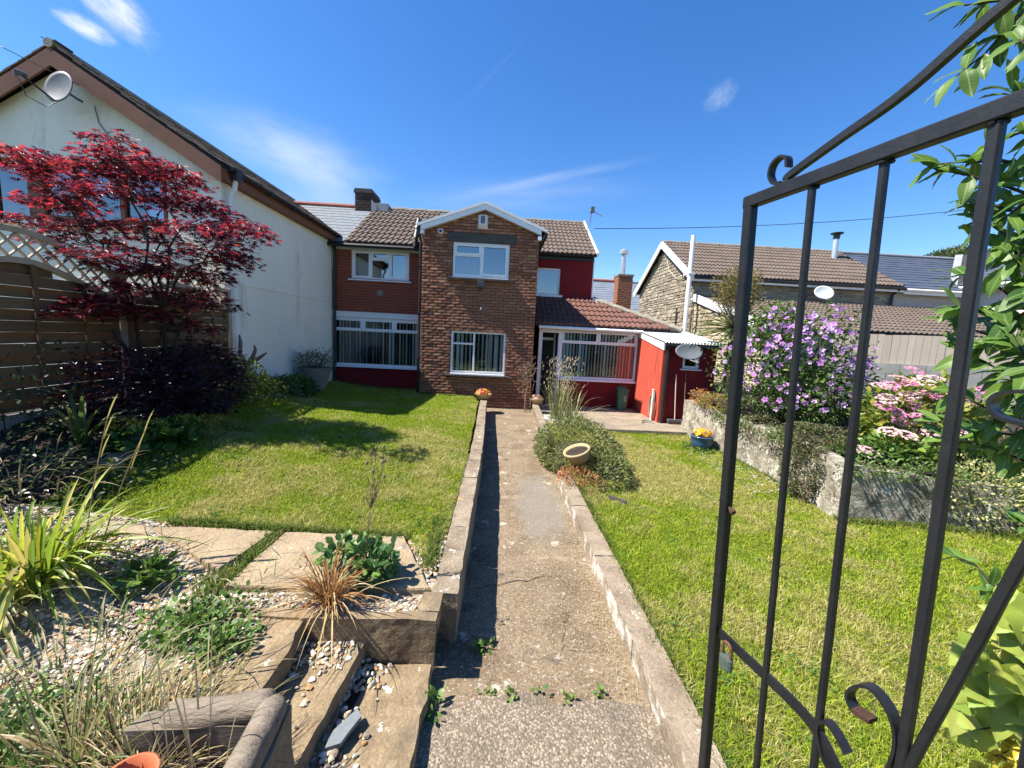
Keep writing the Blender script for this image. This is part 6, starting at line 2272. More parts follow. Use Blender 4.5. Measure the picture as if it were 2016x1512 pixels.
# =================================================================== PLANTS
def template(kind):
    """leaf outline in x (across), y (along, 0..1): vertices and faces"""
    if kind == 'oval':
        V = [(0, 0, 0), (-0.22, 0.3, 0.04), (0.22, 0.3, 0.04), (0, 0.35, -0.02), (-0.2, 0.68, 0.03), (0.2, 0.68, 0.03), (0, 0.7, -0.03), (0, 1.0, -0.08)]
        F = [(0, 3, 1), (0, 2, 3), (1, 3, 6), (1, 6, 4), (3, 2, 5), (3, 5, 6), (4, 6, 7), (6, 5, 7)]
    elif kind == 'lance':
        V = [(0, 0, 0), (-0.11, 0.35, 0.02), (0.11, 0.35, 0.02), (-0.09, 0.7, 0.0), (0.09, 0.7, 0.0), (0, 1, -0.08)]
        F = [(0, 2, 1), (1, 2, 4), (1, 4, 3), (3, 4, 5)]
    elif kind == 'palm':      # maple: seven pointed lobes
        V = [(0, 0, 0)]
        F = []
        L_ = [(-118, 0.45), (-78, 0.72), (-38, 0.92), (0, 1.0), (38, 0.92), (78, 0.72), (118, 0.45)]
        for a, r in L_:
            t = R(90 - a)
            V.append((0.62 * r * math.cos(t), 0.35 + 0.62 * r * math.sin(t), -0.07))
        for i in range(6):
            t = R(90 - (L_[i][0] + L_[i + 1][0]) / 2)
            V.append((0.2 * math.cos(t), 0.35 + 0.2 * math.sin(t), 0.02))
        V[0] = (0, 0.30, 0)
        for i in range(7):
            a = 8 + i - 1 if i > 0 else 0
            b = 8 + i if i < 6 else 0
            F.append((0, a, 1 + i) if a else (0, b, 1 + i))
            if a and b:
                F.append((0, 1 + i, b))
        F = [f for f in F if len(set(f)) == 3]
    elif kind == 'small':
        V = [(0, 0, 0), (-0.25, 0.5, 0.03), (0.25, 0.5, 0.03), (0, 1, -0.03)]
        F = [(0, 2, 1), (1, 2, 3)]
    elif kind == 'round':
        V = [(0, 0, 0)] + [(0.42 * math.sin(a), 0.5 - 0.5 * math.cos(a), 0.03 * math.cos(3 * a)) for a in np.linspace(0.5, 2 * math.pi - 0.5, 7)]
        F = [(0, i, i + 1) for i in range(1, 7)]
    return np.array(V, float), np.array(F)


def leaves(P, D, Nn, size, kind, width=1.0):
    """place leaves: base P, along D, face normal roughly Nn"""
    TV_, TF_ = template(kind)
    n = len(P)
    D = D / (np.linalg.norm(D, axis=1)[:, None] + 1e-9)
    X = np.cross(D, Nn)
    X /= np.linalg.norm(X, axis=1)[:, None] + 1e-9
    Z = np.cross(X, D)
    size = np.broadcast_to(size, (n,))[:, None, None]
    V = P[:, None, :] + size * (TV_[None, :, 0:1] * width * X[:, None, :] + TV_[None, :, 1:2] * D[:, None, :] + TV_[None, :, 2:3] * Z[:, None, :])
    F = TF_[None] + (np.arange(n) * len(TV_))[:, None, None]
    return V.reshape(-1, 3), F.reshape(-1, 3), len(TV_)


def pick(cols, n, w=None, jit=0.18):
    c = np.array(cols)[rng.choice(len(cols), n, p=w)]
    return c * rng.uniform(1 - jit, 1 + jit, (n, 1)) * rng.uniform(0.94, 1.06, (n, 3))


def unit(n):
    v = rng.normal(size=(n, 3))
    return v / np.linalg.norm(v, axis=1)[:, None]


def blob_points(c, r, n, shell=0.55, lump=0.35, lf=2.2, seed=0.0, zmin=None):
    """points through an uneven ellipsoid, denser to the outside; also outward directions"""
    d = unit(n)
    k = 1 + lump * 2 * (fbm(d * lf + seed + 50, 3) - 0.5)
    t = (shell + (1 - shell) * rng.uniform(0, 1, n) ** 0.6) * k
    P = np.array(c) + d * np.array(r) * t[:, None]
    if zmin is not None:
        P[:, 2] = np.maximum(P[:, 2], zmin + rng.uniform(0, 0.05, n))
    return P, d


def foliage(name, parent, P, D, Nn, size, kind, cols, mat, w=None, width=1.0, kindtag='stuff'):
    V, F, k = leaves(P, D, Nn, size, kind, width)
    c = pick(cols, len(P), w)
    me = mesh_np(name, V, [F], mat, np.repeat(c, k, 0), False)
    o = part(name, me, None, parent, kind=kindtag)
    return o


def bush(parent, c, r, n, size, kind, cols, mat, w=None, shell=0.5, lump=0.4, lf=2.5, seed=0.0, up_=0.5, width=1.0, zmin=None, name='foliage'):
    P, d = blob_points(c, r, n, shell, lump, lf, seed, zmin)
    D = d + unit(n) * 0.8 + np.array([0, 0, 0.15])
    Nn = unit(n) * 0.7 + np.array([0, 0, up_]) + d * 0.5
    return foliage(name, parent, P, D, Nn, size * rng.uniform(0.7, 1.25, n), kind, cols, mat, w, width)


def stems(parent, base, tips, r, mat, name='stem', n=5, sag=0.0):
    m = MB()
    for b, t in zip(base, tips):
        b, t = np.array(b, float), np.array(t, float)
        s = np.linspace(0, 1, n)
        p = b + (t - b) * s[:, None]
        p[:, 2] += sag * np.sin(s * math.pi)
        p[1:-1] += rng.normal(0, 0.01, (n - 2, 3))
        m.tube(p, r * (1 - 0.6 * s), 5)
    return part(name, m, mat, parent)


def ribbons(base, dirn, length, width, droop, seg=6, fold=0.25):
    """strap leaves: arching ribbons. base (n,3), dirn horizontal+up unit (n,3)"""
    n = len(base)
    s = np.linspace(0, 1, seg + 1)
    h = dirn.copy()
    h[:, 2] = 0
    hn = np.linalg.norm(h, axis=1)[:, None] + 1e-6
    h /= hn
    side = np.stack([-h[:, 1], h[:, 0], np.zeros(n)], 1)
    L_ = np.broadcast_to(length, (n,))[:, None, None]
    dr = np.broadcast_to(droop, (n,))[:, None, None]
    S = s[None, :, None]
    C = base[:, None, :] + L_ * (dirn[:, None, :] * S + h[:, None, :] * dr * 0.5 * S ** 2) - np.array([0, 0, 1.0]) * L_ * dr * S ** 2.2
    w = np.broadcast_to(width, (n,))[:, None, None] * (np.minimum(1, 3.2 * (1 - S)) * (0.55 + 0.45 * np.minimum(1, S * 4)))
    A = C - side[:, None, :] * w / 2
    B = C + side[:, None, :] * w / 2
    M_ = C - np.array([0, 0, fold]) * w
    V = np.stack([A, M_, B], 2).reshape(n, -1, 3)
    F = []
    for i in range(seg):
        for j in range(2):
            F.append((i * 3 + j, i * 3 + j + 1, (i + 1) * 3 + j + 1, (i + 1) * 3 + j))
    F = np.array(F)[None] + (np.arange(n) * V.shape[1])[:, None, None]
    return V.reshape(-1, 3), F.reshape(-1, 4), (seg + 1) * 3


def strap_clump(parent, c, n, lmin, lmax, w, cols, mat, spread=1.0, droop=(0.2, 0.8), name='leaf', single=False, br=0.05, lean=(0, 0)):
    a = rng.uniform(0, 2 * np.pi, n)
    t = rng.uniform(0.05, 1, n) * spread
    d = np.stack([np.cos(a) * t + lean[0], np.sin(a) * t + lean[1], np.ones(n)], 1)
    d /= np.linalg.norm(d, axis=1)[:, None]
    base = np.array(c) + np.stack([np.cos(a), np.sin(a), 0 * a], 1) * br * rng.uniform(0, 1, (n, 1))
    ln = rng.uniform(lmin, lmax, n)
    ww = w * rng.uniform(0.7, 1.2, n)
    dr = rng.uniform(*droop, n)
    cc = pick(cols, n)
    if not single:
        V, F, k = ribbons(base, d, ln, ww, dr)
        return part(name, mesh_np(name, V, [F], mat, np.repeat(cc, k, 0)), None, parent, kind='stuff')
    for i in range(n):
        V, F, k = ribbons(base[i:i + 1], d[i:i + 1], ln[i:i + 1], ww[i:i + 1], dr[i:i + 1], 8)
        part(name, mesh_np(name, V, [F], mat, np.repeat(cc[i:i + 1], k, 0)), None, parent)


# ------------------------------------------------------------------ red maple
GREENS = [(0.045, 0.10, 0.018), (0.07, 0.14, 0.025), (0.035, 0.075, 0.016), (0.10, 0.17, 0.035)]
mp = thing('japanese_maple', 'red leaved maple tree standing in the bed before the cream gable', 'tree', (-4.18, 4.85, 0.8))
CL = [(-4.38, 4.76, 3.87), (-4.91, 5.1, 3.85), (-4.9, 4.91, 3.63), (-4.64, 5.16, 3.89), (-5.6, 5.19, 3.81), (-5.22, 4.57, 3.59), (-5.33, 4.51, 3.6), (-6.08, 5.42, 3.74), (-5.1, 4.79, 3.46), (-4.86, 4.76, 3.33), (-6.18, 5.6, 3.42), (-5.68, 5.02, 3.03), (-4.56, 5.42, 3.89), (-4.03, 5.02, 3.7), (-3.96, 5.2, 3.69), (-4.38, 4.67, 3.35), (-4.52, 5.2, 3.47), (-4.43, 5.45, 3.44), (-3.7, 5.08, 3.36), (-3.68, 5.32, 3.32), (-3.43, 5.24, 3.18), (-2.85, 4.57, 2.97), (-3.55, 5.33, 3.0), (-3.37, 5.15, 2.75), (-3.41, 4.83, 2.79), (-3.42, 4.53, 2.94), (-4.45, 5.45, 2.99), (-4.51, 5.02, 3.01), (-5.12, 5.29, 3.1), (-5.68, 5.47, 3.12), (-5.76, 5.29, 2.88), (-4.35, 4.36, 2.59), (-4.35, 4.69, 2.54), (-4.35, 5.08, 2.55), (-3.91, 4.99, 2.5), (-4.08, 5.53, 2.33), (-4.35, 5.44, 2.21), (-4.01, 4.61, 2.26), (-4.35, 4.61, 2.3), (-4.35, 4.43, 2.12), (-4.35, 4.77, 2.03), (-4.11, 4.98, 2.0), (-3.98, 5.19, 1.88), (-4.35, 4.24, 2.0), (-5.38, 5.06, 2.95), (-3.58, 4.92, 2.5), (-3.47, 4.89, 2.15), (-4.84, 5.14, 3.73), (-4.52, 5.14, 3.66), (-4.6, 5.49, 3.19), (-4.04, 5.25, 2.78), (-5.24, 5.52, 2.9), (-5.51, 5.44, 3.37), (-3.98, 5.59, 3.18), (-3.6, 5.24, 2.68), (-4.11, 4.68, 2.66), (-5.7, 5.45, 3.36), (-4.44, 5.56, 3.67)]
base = np.array([-4.18, 4.85, 0.75])
forks = [np.array([-4.35, 4.8, 2.0]), np.array([-4.12, 4.9, 2.05]), np.array([-4.0, 4.95, 1.7]), np.array([-4.42, 4.6, 1.8])]
m = MB()
for f in forks:
    mid = (base + f) / 2 + rng.normal(0, 0.04, 3)
    m.tube([base + rng.normal(0, 0.03, 3) * (1, 1, 0), mid, f], [0.042, 0.028, 0.018], 8)
part('trunk', m, m_bark, mp)
m = MB()
CA = np.array(CL)
limbs = []
pool = []
for i in range(0, len(CL), 7):
    c = CA[i]
    f = min(forks, key=lambda q: np.linalg.norm(c - q) - 0.4 * (c[2] - q[2]))
    sl = np.linspace(0, 1, 9)
    p = f + (c - f) * sl[:, None]
    p[:, 2] += 0.14 * np.sin(sl * math.pi)
    p[1:-1] += rng.normal(0, 0.035, (7, 3))
    m.tube(p, 0.013 * (1 - 0.8 * sl) + 0.003, 6)
    limbs.append(p[2:])
pool = np.concatenate(limbs)
for i, c in enumerate(CA):
    if i % 7 == 0:
        continue
    q = pool[np.argmin(np.linalg.norm(pool - c, axis=1) + 0.8 * np.maximum(0, pool[:, 2] - c[2]))]
    sl = np.linspace(0, 1, 5)
    p = q + (c - q) * sl[:, None]
    p[1:-1] += rng.normal(0, 0.02, (3, 3))
    m.tube(p, 0.0055 * (1 - 0.7 * sl) + 0.0012, 5)
part('branches', m, m_bark, mp)
P, D, Nn, cc = [], [], [], []
for i, c in enumerate(CL):
    n = int(rng.uniform(100, 190))
    d = unit(n)
    r = rng.uniform(0, 1, n) ** 0.5
    q = np.array(c) + d * np.array([0.27, 0.33, 0.085]) * r[:, None]
    q[:, 2] += -0.10 * ((q[:, 0] - c[0]) ** 2 + (q[:, 1] - c[1]) ** 2) / 0.09 + 0.03
    q[:, 0] = np.where(q[:, 2] < 2.75, np.maximum(q[:, 0], -4.52), q[:, 0])
    P.append(q)
    h = d.copy()
    h[:, 2] = -0.25
    D.append(h + unit(n) * 0.35)
    Nn.append(np.array([0, 0, 1.0]) + unit(n) * 0.45)
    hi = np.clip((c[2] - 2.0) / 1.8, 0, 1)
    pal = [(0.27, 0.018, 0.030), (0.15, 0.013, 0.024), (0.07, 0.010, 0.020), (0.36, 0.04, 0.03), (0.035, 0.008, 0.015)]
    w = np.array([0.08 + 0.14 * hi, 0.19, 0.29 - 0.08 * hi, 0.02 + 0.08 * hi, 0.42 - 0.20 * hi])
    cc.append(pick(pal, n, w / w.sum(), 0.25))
P, D, Nn, cc = (np.concatenate(a) for a in (P, D, Nn, cc))
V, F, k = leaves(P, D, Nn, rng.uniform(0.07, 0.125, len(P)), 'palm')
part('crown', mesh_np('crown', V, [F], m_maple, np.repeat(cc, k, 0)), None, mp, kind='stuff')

pm = thing('purple_acer_mound', 'low dark purple leaved shrub mounding under the red maple', 'shrub', (-4.0, 4.75, 0.75))
PU = [(0.030, 0.008, 0.016), (0.045, 0.010, 0.020), (0.02, 0.007, 0.012), (0.06, 0.014, 0.022)]
for c, r, n in (((-4.15, 4.55, 1.12), (0.50, 0.62, 0.50), 2600), ((-3.85, 5.1, 1.15), (0.5, 0.55, 0.46), 2200), ((-4.1, 5.5, 1.35), (0.42, 0.5, 0.35), 1300)):
    P, d = blob_points(c, r, n, 0.55, 0.45, 2.5, c[0], 0.72)
    P[:, 0] = np.maximum(P[:, 0], -4.5)
    foliage('foliage', pm, P, d * (1, 1, 0.2) + unit(n) * 0.5 + np.array([0, 0, -0.2]), unit(n) * 0.4 + np.array([0, 0, 1.0]) + d * 0.3, rng.uniform(0.06, 0.10, n), 'palm', PU, m_gloss)
stems(pm, [(-4.1, 4.7, 0.7)] * 5, [(-4.3, 4.5, 1.3), (-3.9, 4.9, 1.3), (-4.0, 4.4, 1.2), (-4.2, 5.1, 1.4), (-3.8, 5.2, 1.2)], 0.02, m_bark)

LIME = [(0.22, 0.24, 0.03), (0.15, 0.20, 0.025), (0.28, 0.27, 0.04), (0.09, 0.13, 0.02)]
ys_ = thing('golden_spiraea', 'yellow green bushy shrub at the end of the fence', 'shrub', (-4.1, 6.0, 0.7))
bush(ys_, (-4.05, 5.95, 1.0), (0.42, 0.52, 0.42), 2600, 0.05, 'oval', LIME, m_leaf, zmin=0.66)
bush(ys_, (-3.95, 6.45, 0.85), (0.34, 0.42, 0.3), 1300, 0.05, 'oval', LIME, m_leaf, seed=3, zmin=0.62)
stems(ys_, [(-4.05, 6.0, 0.6)] * 6, [(-4.05 + random.uniform(-.3, .3), 6.0 + random.uniform(-.4, .4), 1.2) for _ in range(6)], 0.008, m_bark)
gs_ = thing('green_border_plant', 'low mid green leafy plant between the spiraea and the ribbed pot', 'plant', (-4.15, 7.6, 0.6))
bush(gs_, (-4.15, 7.3, 0.72), (0.34, 0.5, 0.26), 900, 0.10, 'lance', GREENS, m_leaf, zmin=0.55)
bush(gs_, (-4.1, 7.95, 0.68), (0.36, 0.45, 0.26), 900, 0.09, 'oval', GREENS, m_leaf, seed=2, zmin=0.5)
stems(gs_, [(-4.15, 7.5, 0.5)] * 5, [(-4.2 + random.uniform(-.25, .25), 7.5 + random.uniform(-.4, .4), 0.9) for _ in range(5)], 0.008, m_bark)
lm = thing('ladys_mantle', 'low plant with frothy yellow flowers at the bed edge', 'plant', (-3.72, 4.1, 0.68))
bush(lm, (-3.66, 4.2, 0.70), (0.30, 0.45, 0.10), 420, 0.10, 'round', GREENS, m_leaf, zmin=0.62, up_=1.2)
for c in ((-3.62, 4.1, 0.84), (-3.55, 4.45, 0.82), (-3.82, 4.0, 0.88), (-3.5, 4.75, 0.78), (-3.75, 4.6, 0.80)):
    bush(lm, c, (0.14, 0.14, 0.05), 260, 0.022, 'small', [(0.42, 0.42, 0.06), (0.34, 0.36, 0.05), (0.5, 0.47, 0.10)], m_petal, name='flower_spray')
sc = thing('strappy_bed_clump', 'clump of long narrow leaves in the shaded bed by the fence', 'plant', (-4.0, 3.75, 0.72))
strap_clump(sc, (-3.98, 3.75, 0.72), 26, 0.45, 0.75, 0.03, [(0.12, 0.17, 0.05), (0.18, 0.20, 0.07), (0.08, 0.12, 0.03)], m_leaf, 0.6, (0.15, 0.6))
sb = thing('shade_weeds', 'sparse dark leafy weeds against the lower fence panels', 'plant', (-4.4, 4.0, 0.9))
bush(sb, (-4.32, 3.7, 1.15), (0.16, 0.5, 0.55), 260, 0.06, 'oval', [(0.03, 0.05, 0.02), (0.05, 0.07, 0.03)], m_gloss, shell=0.1, zmin=0.85)
stems(sb, [(-4.35, 3.5, 0.85), (-4.35, 3.8, 0.85), (-4.33, 4.0, 0.85)], [(-4.33, 3.4, 1.7), (-4.3, 3.75, 1.8), (-4.3, 4.1, 1.5)], 0.006, m_bark)
bw2 = thing('bed_weeds', 'straggling low weeds and dead stems in the shaded bed corner', 'weeds', (-3.9, 3.1, 0.7))
n = 900
wx, wy = rng.uniform(-4.4, -3.1, n), rng.uniform(2.5, 3.9, n)
foliage('leaves', bw2, np.stack([wx, wy, z_left(wx, wy) + rng.uniform(0.02, 0.16, n)], 1), unit(n) * (1, 1, 0.4), unit(n) * 0.5 + np.array([0, 0, 1.0]), rng.uniform(0.03, 0.08, n), 'oval', [(0.05, 0.09, 0.02), (0.08, 0.12, 0.03), (0.03, 0.05, 0.015)], m_gloss)
strap_clump(bw2, (-3.7, 3.0, 0.62), 120, 0.2, 0.5, 0.009, [(0.2, 0.17, 0.09), (0.3, 0.25, 0.14), (0.1, 0.13, 0.04)], m_straw, 1.4, (0.2, 0.9), 'dead_stems', br=0.6)
le = tag(link('leaf_litter', mesh_np('leaf_litter', *(lambda a: (a[0], [a[1]]))(leaves(np.stack([(lx := rng.uniform(-4.5, -3.2, 3000)), (ly := rng.uniform(2.4, 5.2, 3000)), z_left(lx, ly) + 0.015], 1), unit(3000) * (1, 1, 0.2), unit(3000) * 0.5 + np.array([0, 0, 1.0]), rng.uniform(0.02, 0.06, 3000), 'oval')), m_leaf, np.repeat(pick([(0.10, 0.075, 0.05), (0.20, 0.16, 0.12), (0.05, 0.04, 0.03)], 3000), 8, 0))), 'dry fallen leaves lying on the soil of the shaded bed', 'leaf litter', None, 'stuff')
ps = thing('potted_shrub', 'feathery grey green shrub growing in the ribbed pot', 'shrub', (-4.22, 9.0, 0.98))
bush(ps, (-4.20, 8.98, 1.16), (0.42, 0.36, 0.26), 1700, 0.06, 'lance', [(0.10, 0.14, 0.07), (0.15, 0.19, 0.10), (0.07, 0.10, 0.05)], m_leaf, shell=0.2, lump=0.6, zmin=0.98)
stems(ps, [(-4.2, 9.0, 0.95)] * 12, [(-4.2 + random.uniform(-.42, .42), 9.0 + random.uniform(-.35, .35), 1.25 + random.uniform(0, .3)) for _ in range(12)], 0.006, m_bark)

w6 = thing('joint_weeds', 'line of tiny weeds growing along the ragged joint across the path', 'weeds', (0.2, 1.88, 0))
for (wx_, wy_, wn) in ((0.0, 1.9, 16), (0.14, 1.87, 26), (0.30, 1.9, 12), (0.44, 1.86, 22), (0.62, 1.9, 14)):
    bush(w6, (wx_, wy_, 0.025), (0.045, 0.03, 0.014), wn, 0.022, 'round', [(0.07, 0.15, 0.025), (0.11, 0.20, 0.035), (0.16, 0.2, 0.05)], m_leaf, shell=0.0, zmin=0.012, up_=1.2)
# ------------------------------------------------------------------ near left: strap leaves, sedge, seedheads, weeds
yc = thing('yellow_strap_plant', 'big clump of arching yellow green strap leaves at the left edge', 'plant', (-2.5, 2.05, 0.42))
YG = [(0.28, 0.33, 0.03), (0.19, 0.28, 0.028), (0.37, 0.38, 0.05), (0.12, 0.19, 0.025), (0.44, 0.40, 0.10)]
strap_clump(yc, (-2.58, 2.16, 0.40), 150, 0.40, 0.84, 0.022, YG, m_leaf, 0.5, (0.1, 1.05), single=True, br=0.20, lean=(0.10, 0))
strap_clump(yc, (-2.62, 1.95, 0.40), 60, 0.3, 0.6, 0.024, [(0.10, 0.15, 0.03), (0.2, 0.2, 0.08), (0.3, 0.26, 0.12)], m_leaf, 1.1, (0.3, 0.9), name='dry_leaves', br=0.2)
ta = thing('tall_grass_stalks', 'two tall seeding stalks leaning over the lawn corner at left', 'grass stalks', (-2.35, 2.2, 0.42))
for (b, t) in (((-2.5, 2.3, 0.42), (-2.42, 2.45, 1.34)), ((-2.42, 2.3, 0.42), (-2.16, 2.4, 1.26))):
    m = MB()
    s = np.linspace(0, 1, 8)
    b, t = np.array(b), np.array(t)
    m.tube(b + (t - b) * s[:, None] + np.stack([0 * s, 0 * s, 0.05 * np.sin(s * 3.14)], 1), 0.0042 * (1.1 - 0.5 * s), 5)
    part('stalk', m, m_stem, ta)
    for k in range(3):
        p = b + (t - b) * (0.72 + 0.13 * k)
        V, F, kk = ribbons(np.array([p]), np.array([[0.25, 0.1, 0.96]]), np.array([0.18]), np.array([0.022]), np.array([0.1]))
        part('blade', mesh_np('blade', V, [F], m_leaf, np.tile((0.32, 0.28, 0.1), (kk, 1))), None, ta)
me_ = None
sg = thing('bronze_sedge', 'tuft of rusty bronze grass growing from the gravel by the slab', 'grass', (-0.95, 2.12, 0.37))
strap_clump(sg, (-0.93, 2.12, 0.365), 260, 0.18, 0.42, 0.0055, [(0.36, 0.17, 0.06), (0.26, 0.12, 0.045), (0.46, 0.30, 0.14), (0.20, 0.10, 0.04)], m_straw, 0.9, (0.15, 0.7), 'blades', br=0.06)
strap_clump(sg, (-0.90, 2.10, 0.365), 22, 0.35, 0.5, 0.007, [(0.5, 0.40, 0.22), (0.4, 0.3, 0.15)], m_straw, 1.5, (0.3, 0.9), 'dry_blades', br=0.05)
aq = thing('columbine', 'columbine with blue green leaves and a tall brown seedhead stalk', 'plant', (-0.82, 2.32, 0.38))
BG = [(0.08, 0.17, 0.055), (0.12, 0.22, 0.07), (0.06, 0.13, 0.045), (0.16, 0.25, 0.06)]
bush(aq, (-0.76, 2.33, 0.50), (0.17, 0.15, 0.14), 330, 0.055, 'round', BG, m_leaf, shell=0.2, zmin=0.4, up_=1.0)
bush(aq, (-1.0, 2.40, 0.50), (0.10, 0.10, 0.10), 110, 0.05, 'round', BG, m_leaf, shell=0.2, zmin=0.4, up_=1.0)
tips = [(-0.74 + dx, 2.36 + dy, 1.02 + dz) for dx, dy, dz in ((0, 0, .2), (0.04, 0.02, .2), (-0.03, 0, .17), (0.06, -0.02, .13), (-0.06, 0.01, .1), (0.03, .03, .1), (-0.01, -.02, .06), (0.05, 0, .02))]
stems(aq, [(-0.80, 2.33, 0.4)] * 2, [(-0.77, 2.35, 0.86), (-0.76, 2.34, 0.80)], 0.006, m_stem, 'stalk')
stems(aq, [(-0.77, 2.35, 0.84)] * len(tips), tips, 0.0035, m_stem, 'branchlets')
for t in tips:
    m = MB()
    m.lathe([(0.0, 0), (0.007, 0.006), (0.009, 0.018), (0.005, 0.03), (0.0, 0.034)], (t[0], t[1], t[2] - 0.01), 6)
    part('seedhead', m, m_drift, aq)
WG = [(0.07, 0.15, 0.025), (0.11, 0.20, 0.035), (0.05, 0.10, 0.02), (0.16, 0.23, 0.05)]
wd = thing('clover_weed', 'patch of bright clover like weed sprawling on the gravel', 'weed', (-1.5, 1.9, 0.37))
bush(wd, (-1.52, 1.92, 0.385), (0.27, 0.22, 0.085), 620, 0.028, 'round', WG, m_leaf, shell=0.1, lump=0.9, lf=3.5, zmin=0.37, up_=1.1)
bush(wd, (-1.28, 1.76, 0.41), (0.12, 0.14, 0.05), 220, 0.026, 'round', WG, m_leaf, shell=0.1, zmin=0.37, up_=1.1, seed=4)
w2 = thing('round_leaf_weed', 'small weed with round glossy leaves beside the strap leaf clump', 'weed', (-2.05, 2.25, 0.38))
bush(w2, (-2.05, 2.25, 0.42), (0.17, 0.16, 0.06), 110, 0.06, 'round', WG, m_gloss, shell=0.1, zmin=0.38, up_=1.2)
w3 = thing('path_edge_weed', 'little green weed growing at the foot of the lowest step', 'weed', (-0.26, 1.82, 0.0))
bush(w3, (-0.255, 1.80, 0.05), (0.035, 0.09, 0.06), 34, 0.055, 'lance', WG, m_leaf, shell=0.1, zmin=0.0, up_=0.8, width=2.0)
w4 = thing('path_weed', 'tiny green seedling growing in the middle of the path', 'weed', (-0.02, 2.22, 0))
bush(w4, (-0.02, 2.22, 0.025), (0.06, 0.05, 0.02), 26, 0.035, 'round', WG, m_leaf, shell=0.1, zmin=0.0, up_=1.2)
w5 = thing('low_green_weeds', 'mixed low weeds spreading over the gravel at the bottom left', 'weeds', (-1.7, 1.3, 0.36))
bush(w5, (-1.75, 1.30, 0.41), (0.5, 0.26, 0.08), 900, 0.035, 'oval', WG + [(0.2, 0.18, 0.06)], m_leaf, shell=0.0, lump=0.5, zmin=0.37, up_=0.9)
strap_clump(w5, (-1.7, 1.45, 0.36), 150, 0.1, 0.3, 0.008, [(0.10, 0.16, 0.04), (0.2, 0.2, 0.08), (0.35, 0.3, 0.15)], m_leaf, 1.2, (0.2, 0.9), 'blades', br=0.6)
dg = thing('dry_grass_clump', 'straw coloured dead grass filling the log trough', 'grass', (-1.1, 1.1, 0.47))
strap_clump(dg, (-1.08, 1.10, 0.46), 420, 0.10, 0.28, 0.004, [(0.36, 0.28, 0.14), (0.26, 0.19, 0.09), (0.46, 0.38, 0.22), (0.16, 0.14, 0.06), (0.10, 0.07, 0.05)], m_straw, 1.4, (0.1, 0.9), 'blades', br=0.34)
strap_clump(dg, (-0.93, 1.16, 0.46), 12, 0.40, 0.62, 0.005, [(0.5, 0.43, 0.27), (0.42, 0.34, 0.2)], m_straw, 0.25, (0.0, 0.15), 'tall_stalks', br=0.1)
strap_clump(dg, (-1.36, 1.30, 0.36), 420, 0.12, 0.28, 0.0045, [(0.36, 0.28, 0.14), (0.26, 0.19, 0.09), (0.46, 0.38, 0.22), (0.14, 0.16, 0.05)], m_straw, 1.1, (0.1, 0.8), 'outer_blades', br=0.24)
strap_clump(dg, (-1.35, 1.15, 0.46), 120, 0.15, 0.35, 0.007, [(0.10, 0.14, 0.03), (0.2, 0.2, 0.07), (0.28, 0.22, 0.10)], m_leaf, 1.0, (0.1, 0.7), 'green_blades', br=0.3)

# ------------------------------------------------------------------ mound, tall grasses and dead canes on the right of the path
mo = thing('heath_mound', 'rounded grey green bushy mound spilling onto the path edge', 'shrub', (1.35, 5.6, 0.0))
HM = [(0.135, 0.175, 0.045), (0.19, 0.225, 0.06), (0.09, 0.125, 0.035), (0.26, 0.25, 0.09), (0.16, 0.14, 0.06)]
bush(mo, (1.27, 6.0, 0.20), (0.66, 0.85, 0.47), 11000, 0.044, 'lance', HM, m_leaf, lump=0.22, zmin=0.0, width=1.7, shell=0.80)
bush(mo, (1.48, 5.25, 0.06), (0.38, 0.60, 0.38), 5500, 0.044, 'lance', HM, m_leaf, lump=0.22, zmin=0.0, seed=4, width=1.7, shell=0.80)
bush(mo, (1.15, 4.75, 0.12), (0.26, 0.42, 0.16), 1300, 0.034, 'lance', HM + [(0.34, 0.15, 0.06), (0.30, 0.12, 0.07)], m_leaf, lump=0.4, zmin=0.02, seed=6, width=1.6, name='bronze_foliage', shell=0.6)
bush(mo, (1.05, 4.88, 0.17), (0.26, 0.26, 0.12), 1100, 0.038, 'lance', [(0.42, 0.18, 0.07), (0.34, 0.13, 0.07), (0.40, 0.24, 0.08)], m_leaf, lump=0.4, zmin=0.05, seed=7, width=1.6, name='orange_foliage')
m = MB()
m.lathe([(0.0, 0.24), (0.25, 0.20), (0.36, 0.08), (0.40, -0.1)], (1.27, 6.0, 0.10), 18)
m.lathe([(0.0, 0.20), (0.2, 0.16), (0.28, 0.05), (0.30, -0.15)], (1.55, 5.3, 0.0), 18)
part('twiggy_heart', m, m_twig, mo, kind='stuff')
tg = thing('tall_seeding_grass', 'tall pale seeding grasses in front of the sunroom door', 'grass', (1.45, 8.9, 0.0))
TG = [(0.34, 0.32, 0.16), (0.22, 0.26, 0.09), (0.44, 0.38, 0.22), (0.14, 0.2, 0.05)]
for c, n, l0, l1 in (((1.30, 8.9, 0.02), 60, 0.7, 1.35), ((1.65, 8.75, 0.0), 50, 0.6, 1.1), ((1.45, 9.2, 0.0), 40, 0.8, 1.5)):
    strap_clump(tg, c, n, l0, l1, 0.012, TG, m_straw, 0.32, (0.02, 0.35), 'stalks', br=0.22)
strap_clump(tg, (1.62, 8.7, 0.0), 110, 0.3, 0.65, 0.022, [(0.10, 0.19, 0.03), (0.16, 0.24, 0.05), (0.07, 0.13, 0.03)], m_leaf, 0.8, (0.2, 0.8), 'basal_leaves', br=0.2)
strap_clump(tg, (1.75, 8.8, 0.05), 12, 0.9, 1.35, 0.016, [(0.4, 0.36, 0.2), (0.46, 0.4, 0.25)], m_straw, 0.9, (0.25, 0.6), 'arching_stalks', br=0.1)
P = np.stack([rng.normal(1.42, 0.22, 420), rng.normal(8.95, 0.2, 420), rng.uniform(0.75, 1.5, 420)], 1)
